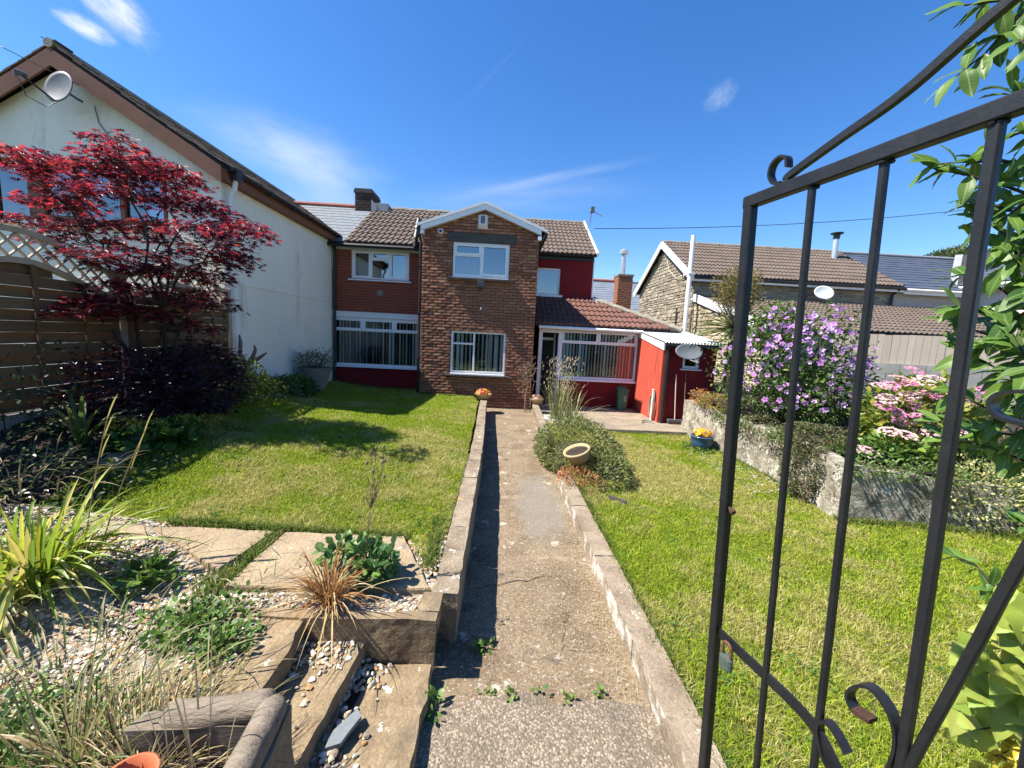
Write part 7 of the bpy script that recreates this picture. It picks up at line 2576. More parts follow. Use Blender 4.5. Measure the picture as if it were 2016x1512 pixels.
foliage('seed_plumes', tg, P, unit(420) * 0.4 + np.array([0.1, 0, 1.0]), unit(420), 0.07, 'small', [(0.5, 0.43, 0.28), (0.4, 0.34, 0.2)], m_straw, width=0.5)
dc = thing('dead_rose_canes', 'bare brown canes with dry twigs at the corner of the brick gable', 'plant', (0.78, 10.0, 0.03))
stems(dc, [(0.66, 9.9, 0.03), (0.80, 9.95, 0.03), (0.72, 9.9, 0.03)], [(0.72, 9.95, 1.35), (0.88, 9.95, 1.15), (0.50, 10.0, 1.2)], 0.016, m_drift, 'cane', 7)
bs_, ts_ = [], []
for _ in range(45):
    b = np.array((rng.uniform(0.58, 0.86), 9.95 + rng.normal(0, .06), rng.uniform(0.7, 1.3)))
    bs_.append(b)
    ts_.append(b + np.array((rng.normal(0, 0.16), rng.normal(0, 0.1), rng.uniform(0.05, 0.35))))
stems(dc, bs_, ts_, 0.006, m_drift, 'twigs', 4)
P = np.stack([rng.normal(0.72, 0.16, 110), rng.normal(9.93, 0.1, 110), rng.uniform(0.6, 1.5, 110)], 1)
foliage('dry_leaves', dc, P, unit(110), unit(110), 0.045, 'oval', [(0.28, 0.17, 0.08), (0.2, 0.12, 0.06), (0.36, 0.24, 0.12)], m_straw)

# ------------------------------------------------------------------ flowers
def flower_mesh(name, petals, r, cols, centre, mat, cup=0.25, wide=0.55):
    V, F, C = [], [], []
    for k in range(petals):
        a = 2 * math.pi * k / petals
        ca, sa = math.cos(a), math.sin(a)
        for (x, y, z) in ((0, 0.06, 0), (-wide * .7, 0.55, cup * .5), (wide * .7, 0.55, cup * .5), (-wide * .45, 0.95, cup), (wide * .45, 0.95, cup * .9), (0, 1.0, cup * .85)):
            V.append((r * (x * ca - y * sa), r * (x * sa + y * ca), r * z))
            C.append(cols[0] if y < 0.3 else cols[1])
        b = k * 6
        F += [(b, b + 2, b + 1), (b + 1, b + 2, b + 4), (b + 1, b + 4, b + 3), (b + 3, b + 4, b + 5)]
    b = len(V)
    for k in range(5):
        a = 2 * math.pi * k / 5
        V.append((0.10 * r * math.cos(a), 0.10 * r * math.sin(a), 0.12 * r))
        C.append(centre)
    V.append((0, 0, 0.4 * r))
    C.append(centre)
    F += [(b + k, b + (k + 1) % 5, b + 5) for k in range(5)]
    return mesh_np(name, np.array(V), [np.array(F)], mat, np.array(C))


def facing(d):
    return Vector(d).to_track_quat('Z', 'Y').to_matrix().to_4x4() @ Matrix.Rotation(random.uniform(0, 6.28), 4, 'Z')


hb = thing('rose_of_sharon', 'large shrub covered in mauve hibiscus flowers behind the right wall', 'shrub', (5.2, 6.9, 0.6))
HG = [(0.045, 0.095, 0.022), (0.07, 0.13, 0.03), (0.035, 0.07, 0.02), (0.10, 0.16, 0.035), (0.16, 0.20, 0.04)]
HC = [((4.55, 6.9, 1.55), (0.70, 0.75, 0.85)), ((5.45, 6.8, 1.75), (0.85, 0.8, 1.0)), ((6.15, 7.0, 1.35), (0.65, 0.7, 0.75)), ((5.2, 6.4, 1.15), (0.9, 0.6, 0.6)), ((4.95, 7.0, 2.3), (0.5, 0.5, 0.5))]
for i, (c, r) in enumerate(HC):
    n = int(2600 * r[0])
    P, d = blob_points(c, r, n, 0.45, 0.5, 3.0, i * 3.1, 0.65)
    P[:, 0] = np.where(P[:, 2] < 0.95, np.maximum(P[:, 0], 4.5), P[:, 0])
    foliage('foliage', hb, P, d * 0.5 + unit(n) * 0.8 + np.array([0, 0, 0.1]), unit(n) * 0.6 + np.array([0, 0, 0.8]), rng.uniform(0.05, 0.09, n), 'oval', HG, m_leaf, width=1.2)
stems(hb, [(5.2 + random.uniform(-.2, .2), 6.9, 0.5) for _ in range(12)], [(5.2 + random.uniform(-1.0, 1.0), 6.9 + random.uniform(-.4, .4), 1.4 + random.uniform(0, 1.2)) for _ in range(12)], 0.03, m_bark, 'branch')
me_hib = [flower_mesh('flower', 5, 0.056, ((0.30, 0.05, 0.22), (0.50, 0.24, 0.60)), (0.7, 0.6, 0.4), m_petal), flower_mesh('flower', 5, 0.052, ((0.34, 0.06, 0.24), (0.62, 0.36, 0.70)), (0.7, 0.6, 0.4), m_petal, 0.45),
          flower_mesh('flower', 5, 0.048, ((0.36, 0.10, 0.30), (0.64, 0.48, 0.74)), (0.7, 0.6, 0.4), m_petal, 0.7)]
for _ in range(480):
    c, r = HC[rng.choice(5, p=[.22, .30, .2, .16, .12])]
    d = np.array([rng.normal(-0.35, 0.6), rng.normal(-0.75, 0.45), rng.normal(0.25, 0.55)])
    d /= np.linalg.norm(d)
    p = np.array(c) + d * np.array(r) * rng.uniform(0.92, 1.12)
    if p[2] < 0.75 or (p[2] < 1.0 and p[0] < 4.4) or float(fbm(np.array([p]) * 3.2 + 5, 2)[0]) < 0.42:
        continue
    s_ = random.uniform(0.7, 1.0)
    inst('flower', random.choice(me_hib), hb, p, facing(d + rng.normal(0, 0.35, 3)), (s_, s_, s_))

hy = thing('hydrangea', 'pink lacecap hydrangea with lime leaves behind the right wall', 'shrub', (5.9, 5.3, 0.6))
bush(hy, (5.95, 5.3, 1.02), (0.72, 0.55, 0.62), 1700, 0.10, 'oval', [(0.20, 0.24, 0.03), (0.14, 0.19, 0.025), (0.28, 0.28, 0.04), (0.08, 0.12, 0.02)], m_leaf, zmin=0.55, width=1.3)
bush(hy, (5.25, 4.85, 0.72), (0.42, 0.3, 0.2), 420, 0.09, 'oval', [(0.10, 0.18, 0.03), (0.16, 0.22, 0.03)], m_leaf, zmin=0.55, width=1.3, seed=5)
stems(hy, [(5.95, 5.3, 0.5)] * 7, [(5.95 + random.uniform(-.5, .5), 5.3 + random.uniform(-.3, .3), 1.4) for _ in range(7)], 0.012, m_bark)


def head_mesh(seed, cols):
    r = np.random.default_rng(seed)
    n = 42
    a = r.uniform(0, 6.28, n)
    q = 0.10 * np.sqrt(r.uniform(0.05, 1, n))
    P = np.stack([q * np.cos(a), q * np.sin(a), 0.03 * (1 - (q / 0.1) ** 2) + r.uniform(-.006, .006, n)], 1)
    V, F, k = leaves(np.repeat(P, 4, 0), np.stack([np.cos(np.tile([0, 1.57, 3.14, 4.71], n) + np.repeat(a, 4)), np.sin(np.tile([0, 1.57, 3.14, 4.71], n) + np.repeat(a, 4)), np.full(4 * n, .15)], 1), np.tile((0.05, 0.02, 1.0), (4 * n, 1)), 0.021, 'small', 1.5)
    c = np.array(cols)[r.integers(0, len(cols), n)]
    return mesh_np('flower_head', V, [F], m_petal, np.repeat(np.repeat(c, 4, 0), k, 0))


PK = [(0.66, 0.20, 0.40), (0.74, 0.32, 0.50), (0.58, 0.15, 0.34), (0.78, 0.46, 0.56)]
me_hd = [head_mesh(1, PK), head_mesh(2, PK), head_mesh(3, [(0.76, 0.44, 0.52), (0.74, 0.56, 0.5), (0.7, 0.5, 0.42)])]
for p in [(5.69, 5.23, 1.75), (5.42, 5.16, 1.64), (5.18, 5.04, 1.54), (4.96, 4.93, 1.54), (5.47, 5.06, 1.58), (5.61, 5.01, 1.63), (5.85, 5.09, 1.66), (5.02, 4.89, 1.38), (5.51, 5.07, 1.42), (5.82, 5.1, 1.45), (5.93, 4.9, 1.49), (6.34, 5.06, 1.45), (5.82, 4.97, 1.41), (5.03, 4.91, 1.28), (5.24, 4.94, 1.21), (5.59, 5.05, 1.28), (5.49, 5.07, 1.34), (5.5, 4.89, 1.16), (4.98, 4.75, 0.98), (5.22, 4.75, 0.94), (5.55, 4.75, 0.97), (4.83, 4.75, 0.68), (4.73, 4.75, 0.7), (6.49, 5.02, 1.53), (5.88, 4.75, 1.02), (6.04, 4.89, 1.4), (5.43, 5.04, 1.06)]:
    inst('flower_head', random.choice(me_hd), hy, p, facing((random.uniform(-.35, .1), random.uniform(-.6, -.2), 1.0)), (1.1, 1.1, 1.05))

fl_cols = {'red': (0.55, 0.05, 0.03), 'orange': (0.75, 0.22, 0.03), 'yellow': (0.80, 0.55, 0.03), 'pale': (0.78, 0.62, 0.45)}
me_sm = {k: flower_mesh('flower', 5, 0.032, (c, c), (0.4, 0.25, 0.03), m_petal, 0.15) for k, c in fl_cols.items()}


def posy(name, label, c, r, n, kinds, leafn=120):
    t = thing(name, label, 'flowers', c)
    bush(t, (c[0], c[1], c[2] + 0.03), (r, r, 0.07), leafn, 0.045, 'oval', GREENS, m_leaf, shell=0.1, zmin=c[2] - 0.02, up_=1.0)
    for _ in range(n):
        d = np.array([rng.normal(0, 0.6), rng.normal(-0.3, 0.6), abs(rng.normal(0.6, 0.3))])
        d /= np.linalg.norm(d)
        inst('flower', me_sm[random.choice(kinds)], t, np.array(c) + (0, 0, 0.02) + d * np.array((r, r, 0.12)), facing(d), None)
    return t


posy('begonias', 'red and orange begonias filling the bowl on the wall end', (-0.395, 9.60, 0.475), 0.2, 60, ['red', 'orange', 'orange', 'yellow', 'pale', 'red'])
posy('pale_bedding_flowers', 'pale peach bedding flowers beside the brick corner', (0.98, 10.02, 0.33), 0.17, 34, ['pale', 'orange', 'pale'])
posy('pansies', 'yellow pansies with a few orange ones in the blue pot', (4.02, 7.4, 0.19), 0.19, 46, ['yellow', 'yellow', 'yellow', 'orange'])
pc = thing('creeping_plant', 'small ring of green creeping leaves round the blue pot', 'plant', (4.0, 7.3, -0.09))
bush(pc, (3.95, 7.3, -0.06), (0.34, 0.34, 0.05), 420, 0.045, 'round', WG, m_leaf, shell=0.3, zmin=-0.09, up_=1.1)
n = 260
px_, py_ = rng.uniform(3.55, 4.25, n), rng.uniform(5.1, 7.0, n)
V, F, k = leaves(np.stack([px_, py_, z_right(px_, py_) + 0.03], 1), unit(n) * (1, 1, 0.2), unit(n) * 0.4 + np.array([0, 0, 1.0]), rng.uniform(0.03, 0.055, n), 'oval')
tag(link('fallen_petals', mesh_np('fallen_petals', V, [F], m_petal, np.repeat(pick([(0.62, 0.58, 0.66), (0.5, 0.44, 0.56), (0.4, 0.36, 0.34)], n), k, 0))), 'pale fallen petals scattered on the grass below the mauve shrub', 'petals', None, 'stuff')

# shrubs along the right wall
tp = thing('wall_top_creeper', 'low green creeping plants spilling over the top edge of the right wall', 'plant', (4.3, 6.5, 0.68))
for (cx, cy) in ((4.25, 6.6), (4.28, 7.2), (4.2, 5.7), (4.35, 4.42), (4.7, 4.38), (5.05, 4.36), (5.4, 4.36)):
    bush(tp, (cx, cy, 0.66 if cy > 4.5 else 0.57), (0.16 if cy > 4.5 else 0.24, 0.30 if cy > 4.5 else 0.14, 0.11), 260, 0.045, 'oval', [(0.07, 0.13, 0.03), (0.11, 0.18, 0.04), (0.16, 0.2, 0.05)], m_leaf, shell=0.2, lump=0.7, seed=cy, zmin=0.38, up_=0.8)
lo1 = thing('sedum_patch', 'orange and yellow green low plants on the far end of the right wall', 'plant', (4.5, 7.9, 0.7))
bush(lo1, (4.45, 7.75, 0.80), (0.36, 0.55, 0.17), 1300, 0.045, 'oval', [(0.20, 0.20, 0.05), (0.36, 0.20, 0.05), (0.26, 0.22, 0.06), (0.12, 0.13, 0.04)], m_leaf, zmin=0.68)
bush(lo1, (4.32, 8.2, 0.84), (0.2, 0.25, 0.18), 500, 0.05, 'lance', [(0.5, 0.26, 0.07), (0.42, 0.2, 0.06)], m_leaf, zmin=0.68, name='orange_foliage')
ct = thing('cotoneaster', 'dense small leaved shrub hanging down the face of the right wall', 'shrub', (4.2, 5.0, 0.6))
CT = [(0.075, 0.105, 0.035), (0.11, 0.14, 0.045), (0.055, 0.08, 0.03), (0.16, 0.15, 0.06), (0.14, 0.09, 0.05)]
bush(ct, (4.12, 5.02, 0.36), (0.22, 0.34, 0.52), 3600, 0.030, 'oval', CT, m_leaf, lump=0.4, zmin=-0.05, width=1.2)
bush(ct, (4.45, 5.25, 0.76), (0.42, 0.5, 0.2), 2200, 0.032, 'oval', CT, m_leaf, lump=0.4, zmin=0.6, seed=3, width=1.2)
bush(ct, (4.25, 6.1, 0.70), (0.2, 0.5, 0.22), 900, 0.032, 'lance', [(0.09, 0.11, 0.04), (0.2, 0.18, 0.08)], m_leaf, lump=0.6, zmin=0.35, seed=9, width=1.4, name='trailing_foliage')
stems(ct, [(4.5, 5.3, 0.6)] * 8, [(4.1 + random.uniform(-.1, .1), 5.0 + random.uniform(-.3, .3), 0.1 + random.uniform(0, .4)) for _ in range(8)], 0.008, m_bark, 'branch', 6, 0.2)
gcv = thing('strawberry_groundcover', 'mid green leafy ground cover spilling over the right wall corner', 'plant', (5.0, 4.8, 0.62))
bush(gcv, (5.0, 4.95, 0.68), (0.5, 0.42, 0.12), 900, 0.06, 'round', [(0.05, 0.12, 0.03), (0.08, 0.16, 0.035), (0.12, 0.2, 0.04)], m_leaf, zmin=0.6, up_=1.1, shell=0.2)
eu = thing('variegated_euonymus', 'cream and green variegated bush at the right lawn edge', 'shrub', (6.1, 4.5, 0.1))
bush(eu, (5.85, 4.40, 0.34), (0.70, 0.42, 0.42), 3000, 0.042, 'oval', [(0.40, 0.40, 0.16), (0.30, 0.33, 0.10), (0.10, 0.15, 0.03), (0.5, 0.48, 0.24), (0.16, 0.2, 0.05)], m_leaf, zmin=0.0, width=1.2)
bush(eu, (7.0, 4.6, 0.5), (0.6, 0.5, 0.5), 1500, 0.05, 'oval', [(0.10, 0.14, 0.03), (0.2, 0.23, 0.06), (0.06, 0.09, 0.02)], m_leaf, zmin=0.0, width=1.2, seed=2)
gb = thing('green_border_bush', 'dense yellow green bush between hydrangea and variegated bush', 'shrub', (6.9, 5.0, 0.4))
bush(gb, (6.75, 5.05, 0.95), (0.7, 0.5, 0.55), 2600, 0.045, 'oval', [(0.13, 0.16, 0.03), (0.19, 0.20, 0.04), (0.07, 0.10, 0.02), (0.25, 0.22, 0.06)], m_leaf, zmin=0.3)
stems(gb, [(6.75, 5.05, 0.3)] * 6, [(6.75 + random.uniform(-.5, .5), 5.05 + random.uniform(-.3, .3), 1.3) for _ in range(6)], 0.012, m_bark)

# cordyline palm
cp = thing('cordyline_palm', 'spiky cabbage palm with a brown flower plume before the cottage', 'tree', (5.55, 9.3, 0.8))
m = MB()
m.tube([(5.55, 9.3, 0.6), (5.52, 9.32, 1.5), (5.55, 9.3, 2.35)], [0.13, 0.10, 0.10], 10)
part('trunk', m, m_bark, cp)
n = 110
d = unit(n)
d[:, 2] = np.abs(d[:, 2]) * 0.9 - 0.25
d /= np.linalg.norm(d, axis=1)[:, None]
V, F, k = ribbons(np.tile((5.55, 9.3, 2.4), (n, 1)) + d * 0.05, d, rng.uniform(0.65, 1.1, n), 0.055, rng.uniform(0.0, 0.35, n), 6, 0.3)
part('fronds', mesh_np('fronds', V, [F], m_leaf, np.repeat(pick([(0.09, 0.12, 0.04), (0.16, 0.17, 0.06), (0.28, 0.25, 0.12), (0.06, 0.09, 0.03)], n), k, 0)), None, cp, kind='stuff')
P, d = blob_points((5.50, 9.3, 3.25), (0.52, 0.5, 0.55), 3600, 0.1, 0.4, 3, 4)
foliage('flower_plume', cp, P, d * (1, 1, 0.5) + unit(3600) * 0.4 + np.array([0, 0, 0.25]), unit(3600), 0.075, 'small', [(0.20, 0.17, 0.06), (0.28, 0.23, 0.09), (0.14, 0.125, 0.045)], m_straw, width=0.6)
stems(cp, [(5.52, 9.3, 2.4)] * 60, [tuple(np.array((5.5, 9.3, 3.2)) + unit(1)[0] * (0.48, 0.46, 0.5)) for _ in range(60)], 0.008, m_drift, 'plume_stalks', 5)

# far tree behind the slate roofs
ft = thing('far_tree', 'rounded tree top showing above the dark slate roofs', 'tree', (46, 40, 0))
m = MB()
m.tube([(46, 40, -0.3), (46, 40, 6), (46.2, 40, 10)], [0.5, 0.4, 0.2], 8)
part('trunk', m, m_bark, ft)
for c, r in (((45.2, 40, 11.2), (2.2, 2, 1.6)), ((48.0, 40, 11.6), (2.4, 2, 1.8)), ((46.5, 41, 11.9), (1.8, 2, 1.4))):
    bush(ft, c, r, 2200, 0.28, 'oval', [(0.06, 0.085, 0.03), (0.09, 0.12, 0.04), (0.045, 0.065, 0.025)], m_leaf, lump=0.5, name='crown')

# ------------------------------------------------------------------ climber, ivy and golden shrub by the gate
def leaf_mesh(seed, kind):
    """a big leaf with midrib fold, built once and shared"""
    r = np.random.default_rng(seed)
    n = 9
    t = np.linspace(0, 1, n)
    if kind == 'oblong':
        w = 0.22 * np.sin(np.pi * np.clip(t * 1.0 + 0.03, 0, 1)) ** 0.75 * (1 - 0.12 * t)
    else:            # ivy: broad with points
        w = np.array([0.02, 0.30, 0.46, 0.40, 0.30, 0.24, 0.17, 0.09, 0.0])
    bend = r.uniform(0.04, 0.38)
    z = -bend * t ** 2 + r.uniform(-.05, .05) * np.sin(t * 6)
    fold = r.uniform(0.25, 0.5)
    V = []
    for i in range(n):
        V += [(-w[i], t[i], z[i] + fold * w[i] * .6 - .03 * (i % 2)), (-w[i] * .5, t[i], z[i] + fold * w[i] * .35), (0, t[i], z[i]), (w[i] * .5, t[i], z[i] + fold * w[i] * .35), (w[i], t[i], z[i] + fold * w[i] * .6)]
    F = [(i * 5 + j, i * 5 + j + 1, (i + 1) * 5 + j + 1, (i + 1) * 5 + j) for i in range(n - 1) for j in range(4)]
    return np.array(V), np.array(F)


m_clim = LEAF('climber_leaves', 0.34, 0.42, 0.32, [(0.05, 0.12, 0.02), (0.08, 0.17, 0.025), (0.12, 0.22, 0.03), (0.04, 0.10, 0.02), (0.16, 0.26, 0.04)])
m_ivy = LEAF('ivy_leaves', 0.38, 0.42, 0.32, [(0.26, 0.34, 0.05), (0.34, 0.40, 0.07), (0.20, 0.30, 0.04), (0.42, 0.42, 0.10)])
m_gold = LEAF('golden_leaves', 0.35, 0.35, 0.4, [(0.55, 0.42, 0.03), (0.45, 0.38, 0.03), (0.62, 0.50, 0.06)])
LM = [mesh_np('leaf', *(lambda a: (a[0], [a[1]]))(leaf_mesh(s, 'oblong')), m_clim, None, True) for s in range(10)]
IM = [mesh_np('leaf', *(lambda a: (a[0], [a[1]]))(leaf_mesh(s + 20, 'ivy')), m_ivy, None, True) for s in range(4)]
GM = [mesh_np('leaf', *(lambda a: (a[0], [a[1]]))(leaf_mesh(s + 40, 'oblong')), m_gold, None, True) for s in range(3)]


def put_leaf(me, parent, p, d, nrm, s):
    d = Vector(d).normalized()
    x = d.cross(Vector(nrm)).normalized()
    z = x.cross(d)
    M_ = Matrix((x, d, z)).transposed().to_4x4()
    inst('leaf', me, parent, p, M_, (s, s, s))


def spray(parent, pts, leafs, size, step, meshes, mat, rad=0.004, droop=-0.15, whorl=3, face=(-0.3, -0.3, 1.0)):
    """a woody shoot along pts carrying whorls of leaves"""
    P = np.array(pts, float)
    s = np.concatenate([[0], np.cumsum(np.linalg.norm(np.diff(P, axis=0), axis=1))])
    m = MB()
    tt = np.linspace(0, s[-1], 14)
    Q = np.stack([np.interp(tt, s, P[:, k]) for k in range(3)], 1)
    m.tube(Q, rad * (1.2 - 0.7 * np.linspace(0, 1, 14)), 6)
    part('shoot', m, mat, parent)
    x = step * 0.6
    while x < s[-1] + 1e-6:
        c = np.array([np.interp(x, s, P[:, k]) for k in range(3)])
        c2 = np.array([np.interp(max(0, x - 0.03), s, P[:, k]) for k in range(3)])
        ax = (c - c2) / (np.linalg.norm(c - c2) + 1e-9)
        for k in range(whorl):
            d = ax * 0.5 + unit(1)[0] * 0.9 + np.array((0, 0, droop))
            put_leaf(random.choice(meshes), parent, c, d, np.array(face) + rng.normal(0, 0.3, 3), size * rng.uniform(0.7, 1.2))
        x += step
    for k in range(2):
        put_leaf(random.choice(meshes), parent, P[-1], (P[-1] - P[-2]) / np.linalg.norm(P[-1] - P[-2]) + rng.normal(0, 0.35, 3), np.array(face) + rng.normal(0, 0.3, 3), size)


cl = thing('climbing_shrub', 'glossy green leaved climber growing round the gate at the right edge', 'climber', (1.6, 1.1, 0.4))
for pts in [[(1.38, 1.0, 2.75), (1.25, 1.05, 2.81), (1.22, 1.08, 2.74), (1.17, 1.1, 2.69)], [(1.32, 1.0, 2.85), (1.22, 1.05, 2.84), (1.16, 1.1, 2.86)], [(1.46, 1.05, 2.46), (1.37, 1.1, 2.49), (1.25, 1.12, 2.49), (1.21, 1.14, 2.49)], [(1.44, 1.0, 2.33), (1.32, 1.05, 2.4), (1.24, 1.1, 2.45), (1.21, 1.15, 2.48)], [(1.35, 0.95, 2.45), (1.25, 1.0, 2.51), (1.25, 1.05, 2.5)], [(1.46, 1.0, 2.26), (1.35, 1.05, 2.34), (1.32, 1.1, 2.38)], [(1.48, 1.0, 2.15), (1.38, 1.05, 2.24), (1.34, 1.1, 2.28)], [(1.53, 1.0, 2.05), (1.42, 1.05, 2.1), (1.36, 1.08, 2.16), (1.32, 1.12, 2.19)], [(1.55, 1.0, 1.97), (1.44, 1.05, 2.04), (1.39, 1.1, 2.08), (1.32, 1.12, 2.1)], [(1.57, 1.0, 1.89), (1.44, 1.05, 1.97), (1.4, 1.1, 2.02), (1.34, 1.14, 2.05)], [(1.59, 1.0, 1.81), (1.42, 1.0, 1.89), (1.37, 1.05, 1.93), (1.34, 1.1, 1.97)], [(1.6, 1.0, 1.7), (1.53, 1.1, 1.77), (1.48, 1.15, 1.81), (1.42, 1.2, 1.86)], [(1.6, 1.0, 1.76), (1.56, 1.1, 1.73), (1.56, 1.2, 1.72), (1.54, 1.3, 1.73)], [(1.64, 1.0, 1.61), (1.57, 1.1, 1.66), (1.59, 1.2, 1.67), (1.57, 1.3, 1.67)], [(1.31, 0.95, 2.56), (1.23, 1.0, 2.6), (1.26, 1.05, 2.59)], [(1.71, 1.0, 1.17), (1.51, 1.05, 1.27), (1.5, 1.1, 1.32), (1.46, 1.12, 1.33)], [(1.35, 0.9, 2.04), (1.29, 0.95, 2.14), (1.29, 1.0, 2.22)], [(1.38, 0.9, 1.92), (1.33, 0.95, 1.94), (1.32, 1.0, 2.04)], [(1.28, 0.95, 2.66), (1.24, 1.0, 2.7), (1.23, 1.05, 2.76)], [(1.32, 0.95, 2.5), (1.28, 1.0, 2.55), (1.26, 1.04, 2.63)], [(1.31, 0.92, 2.38), (1.29, 0.98, 2.35), (1.26, 1.02, 2.3)], [(1.34, 0.92, 2.27), (1.31, 0.97, 2.25), (1.3, 1.02, 2.19)], [(1.38, 0.92, 2.12), (1.34, 0.97, 2.09), (1.33, 1.02, 2.04), (1.33, 1.06, 1.99)], [(1.42, 0.92, 2.0), (1.37, 0.97, 1.97), (1.36, 1.0, 1.88)], [(1.46, 0.98, 2.23), (1.42, 1.03, 2.21), (1.35, 1.06, 2.28), (1.31, 1.1, 2.34)], [(1.55, 0.98, 1.87), (1.54, 1.05, 1.84), (1.52, 1.1, 1.82), (1.53, 1.15, 1.74)], [(1.54, 0.95, 1.68), (1.57, 1.05, 1.71), (1.54, 1.1, 1.82)], [(1.62, 1.1, 2.4), (1.49, 1.12, 2.5), (1.42, 1.15, 2.46), (1.35, 1.15, 2.4)], [(1.6, 0.95, 1.49), (1.54, 1.0, 1.47), (1.55, 1.05, 1.48)]]:
    spray(cl, pts, 3, 0.076, 0.043, LM, m_bark)
iv = thing('ivy', 'bright yellow green ivy leaves at the lower right corner', 'ivy', (1.6, 1.0, 0.3))
for pts in [[(1.55, 0.9, 1.35), (1.48, 0.95, 1.28), (1.47, 1.0, 1.18), (1.41, 1.0, 1.11)], [(1.59, 0.9, 1.17), (1.51, 0.95, 1.13), (1.5, 1.0, 1.0), (1.41, 1.0, 0.91)], [(1.57, 0.9, 1.26), (1.52, 0.95, 1.19), (1.5, 1.0, 1.24)], [(1.61, 0.9, 1.13), (1.56, 0.95, 1.06), (1.52, 1.0, 1.08), (1.49, 1.02, 1.01)], [(1.59, 0.9, 1.23), (1.55, 0.95, 1.16), (1.52, 1.0, 1.13)], [(1.65, 0.9, 0.98), (1.59, 0.95, 0.94), (1.53, 1.0, 0.86), (1.48, 1.02, 0.82)], [(1.53, 0.85, 1.07), (1.56, 0.95, 1.0), (1.54, 1.0, 0.91)]]:
    spray(iv, pts, 3, 0.078, 0.05, IM, m_bark, 0.003, -0.3, 3, (-0.6, -0.6, 0.6))
gd = thing('golden_euonymus', 'small golden yellow leaved shrub in the bottom right corner', 'shrub', (1.75, 1.1, 0.3))
for pts in [[(1.71, 0.95, 0.74), (1.6, 1.0, 0.74), (1.56, 1.02, 0.77)], [(1.71, 0.95, 0.87), (1.61, 1.0, 0.85), (1.57, 1.02, 0.82)], [(1.64, 0.9, 0.83), (1.59, 0.95, 0.85), (1.58, 1.0, 0.91)], [(1.64, 0.9, 0.7), (1.57, 0.98, 0.71), (1.51, 1.0, 0.72)], [(1.55, 0.9, 1.23), (1.51, 0.95, 1.2), (1.5, 0.98, 1.18)], [(1.65, 0.92, 0.84), (1.58, 0.97, 0.83), (1.55, 1.0, 0.76)], [(1.68, 0.92, 0.73), (1.59, 0.97, 0.71), (1.54, 1.0, 0.69)], [(1.66, 0.9, 0.77), (1.59, 0.95, 0.8), (1.57, 0.98, 0.82)]]:
    spray(gd, pts, 3, 0.042, 0.026, GM, m_bark, 0.003, 0.1, 4, (-0.3, -0.4, 1.0))

# the planting across the lane behind the viewer: it shows only in the window panes
bk = tag(link('lane_hedge', None), 'dark hedge across the lane behind the viewer, mirrored in the window panes', 'hedge')
bk.location = (0, -5, 0)
m = MB()
m.rough([(-16, -6.5, -0.3), (16, -6.5, -0.3), (16, -5.2, -0.3), (-16, -5.2, -0.3), (-16, -6.3, 3.0), (16, -6.3, 2.8), (16, -5.4, 2.8), (-16, -5.4, 3.0)], (60, 3, 10), 0.35, 1.2, 3)
part('stems', m, m_bark, bk)
for k in range(8):
    bush(bk, (-14 + 4 * k, -5.6, 1.5), (2.4, 0.8, 1.8), 1500, 0.16, 'oval', GREENS, m_leaf, lump=0.4, seed=k * 2.0)


# =================================================================== GRASS AND GRAVEL
def grass_mesh(x, y, zf, h, w, cols, lean=0.5):
    n = len(x)
    b = np.stack([x, y, zf(x, y) - 0.004], 1)
    a = rng.uniform(0, 2 * np.pi, n)
    side = np.stack([np.cos(a), np.sin(a), 0 * a], 1)
    l = rng.normal(0, lean, (n, 2))
    t1 = b + np.stack([l[:, 0] * h * 0.35, l[:, 1] * h * 0.35, h * 0.55], 1)
    t2 = b + np.stack([l[:, 0] * h, l[:, 1] * h, h * (1.0 - 0.25 * np.clip(np.hypot(l[:, 0], l[:, 1]), 0, 1.6))], 1)
    w = np.broadcast_to(w, (n,))[:, None]
    V = np.stack([b - side * w / 2, b + side * w / 2, t1 + side * w * 0.42, t1 - side * w * 0.42, t2], 1)
    i = (np.arange(n) * 5)[:, None]
    Q = np.concatenate([i, i + 1, i + 2, i + 3], 1)
    T = np.concatenate([i + 3, i + 2, i + 4], 1)
    C = np.repeat(cols, 5, 0)
    return V.reshape(-1, 3), [Q, T], C


def lawn_blades(name, label, mask, x0, x1, y0, y1, zf, n, dens, hmul, patch, seed, dry):
    x, y = rng.uniform(x0, x1, n), rng.uniform(y0, y1, n)
    k = mask(x, y) & (rng.uniform(0, 1, n) < dens(x, y))
    x, y = x[k], y[k]
    n = len(x)
    dist = np.hypot(x, y)
    p = fbm2(x, y, 0.9, 4, seed)
    q = fbm2(x, y, 5.0, 3, seed + 9)
    dryness = np.clip(dry + (p - 0.5) * 2.6 + (q - 0.5) * 1.9 + patch(x, y), 0, 1)
    g = pick([(0.22, 0.31, 0.020), (0.29, 0.36, 0.028), (0.15, 0.235, 0.016), (0.35, 0.38, 0.036)], n, None, 0.22)
    s = pick([(0.42, 0.38, 0.13), (0.50, 0.44, 0.20), (0.34, 0.32, 0.09)], n, None, 0.2)
    f = (rng.uniform(0, 1, n) < dryness * 0.85)[:, None]
    c = np.where(f, s, g * (1 - 0.35 * dryness[:, None]) + 0.35 * dryness[:, None] * np.array((0.36, 0.35, 0.07)))
    h = (0.026 + 0.034 * rng.uniform(0, 1, n) ** 2 + 0.05 * np.clip(q - 0.35, 0, 1) + 0.05 * np.clip(fbm2(x, y, 13.0, 2, seed + 3) - 0.5, 0, 1)) * hmul
    w = 0.0028 + 0.00085 * dist
    V, F, C = grass_mesh(x, y, zf, h, w, c, 0.55)
    return tag(link(name, mesh_np(name, V, F, m_grass, C)), label, None, None, 'stuff')


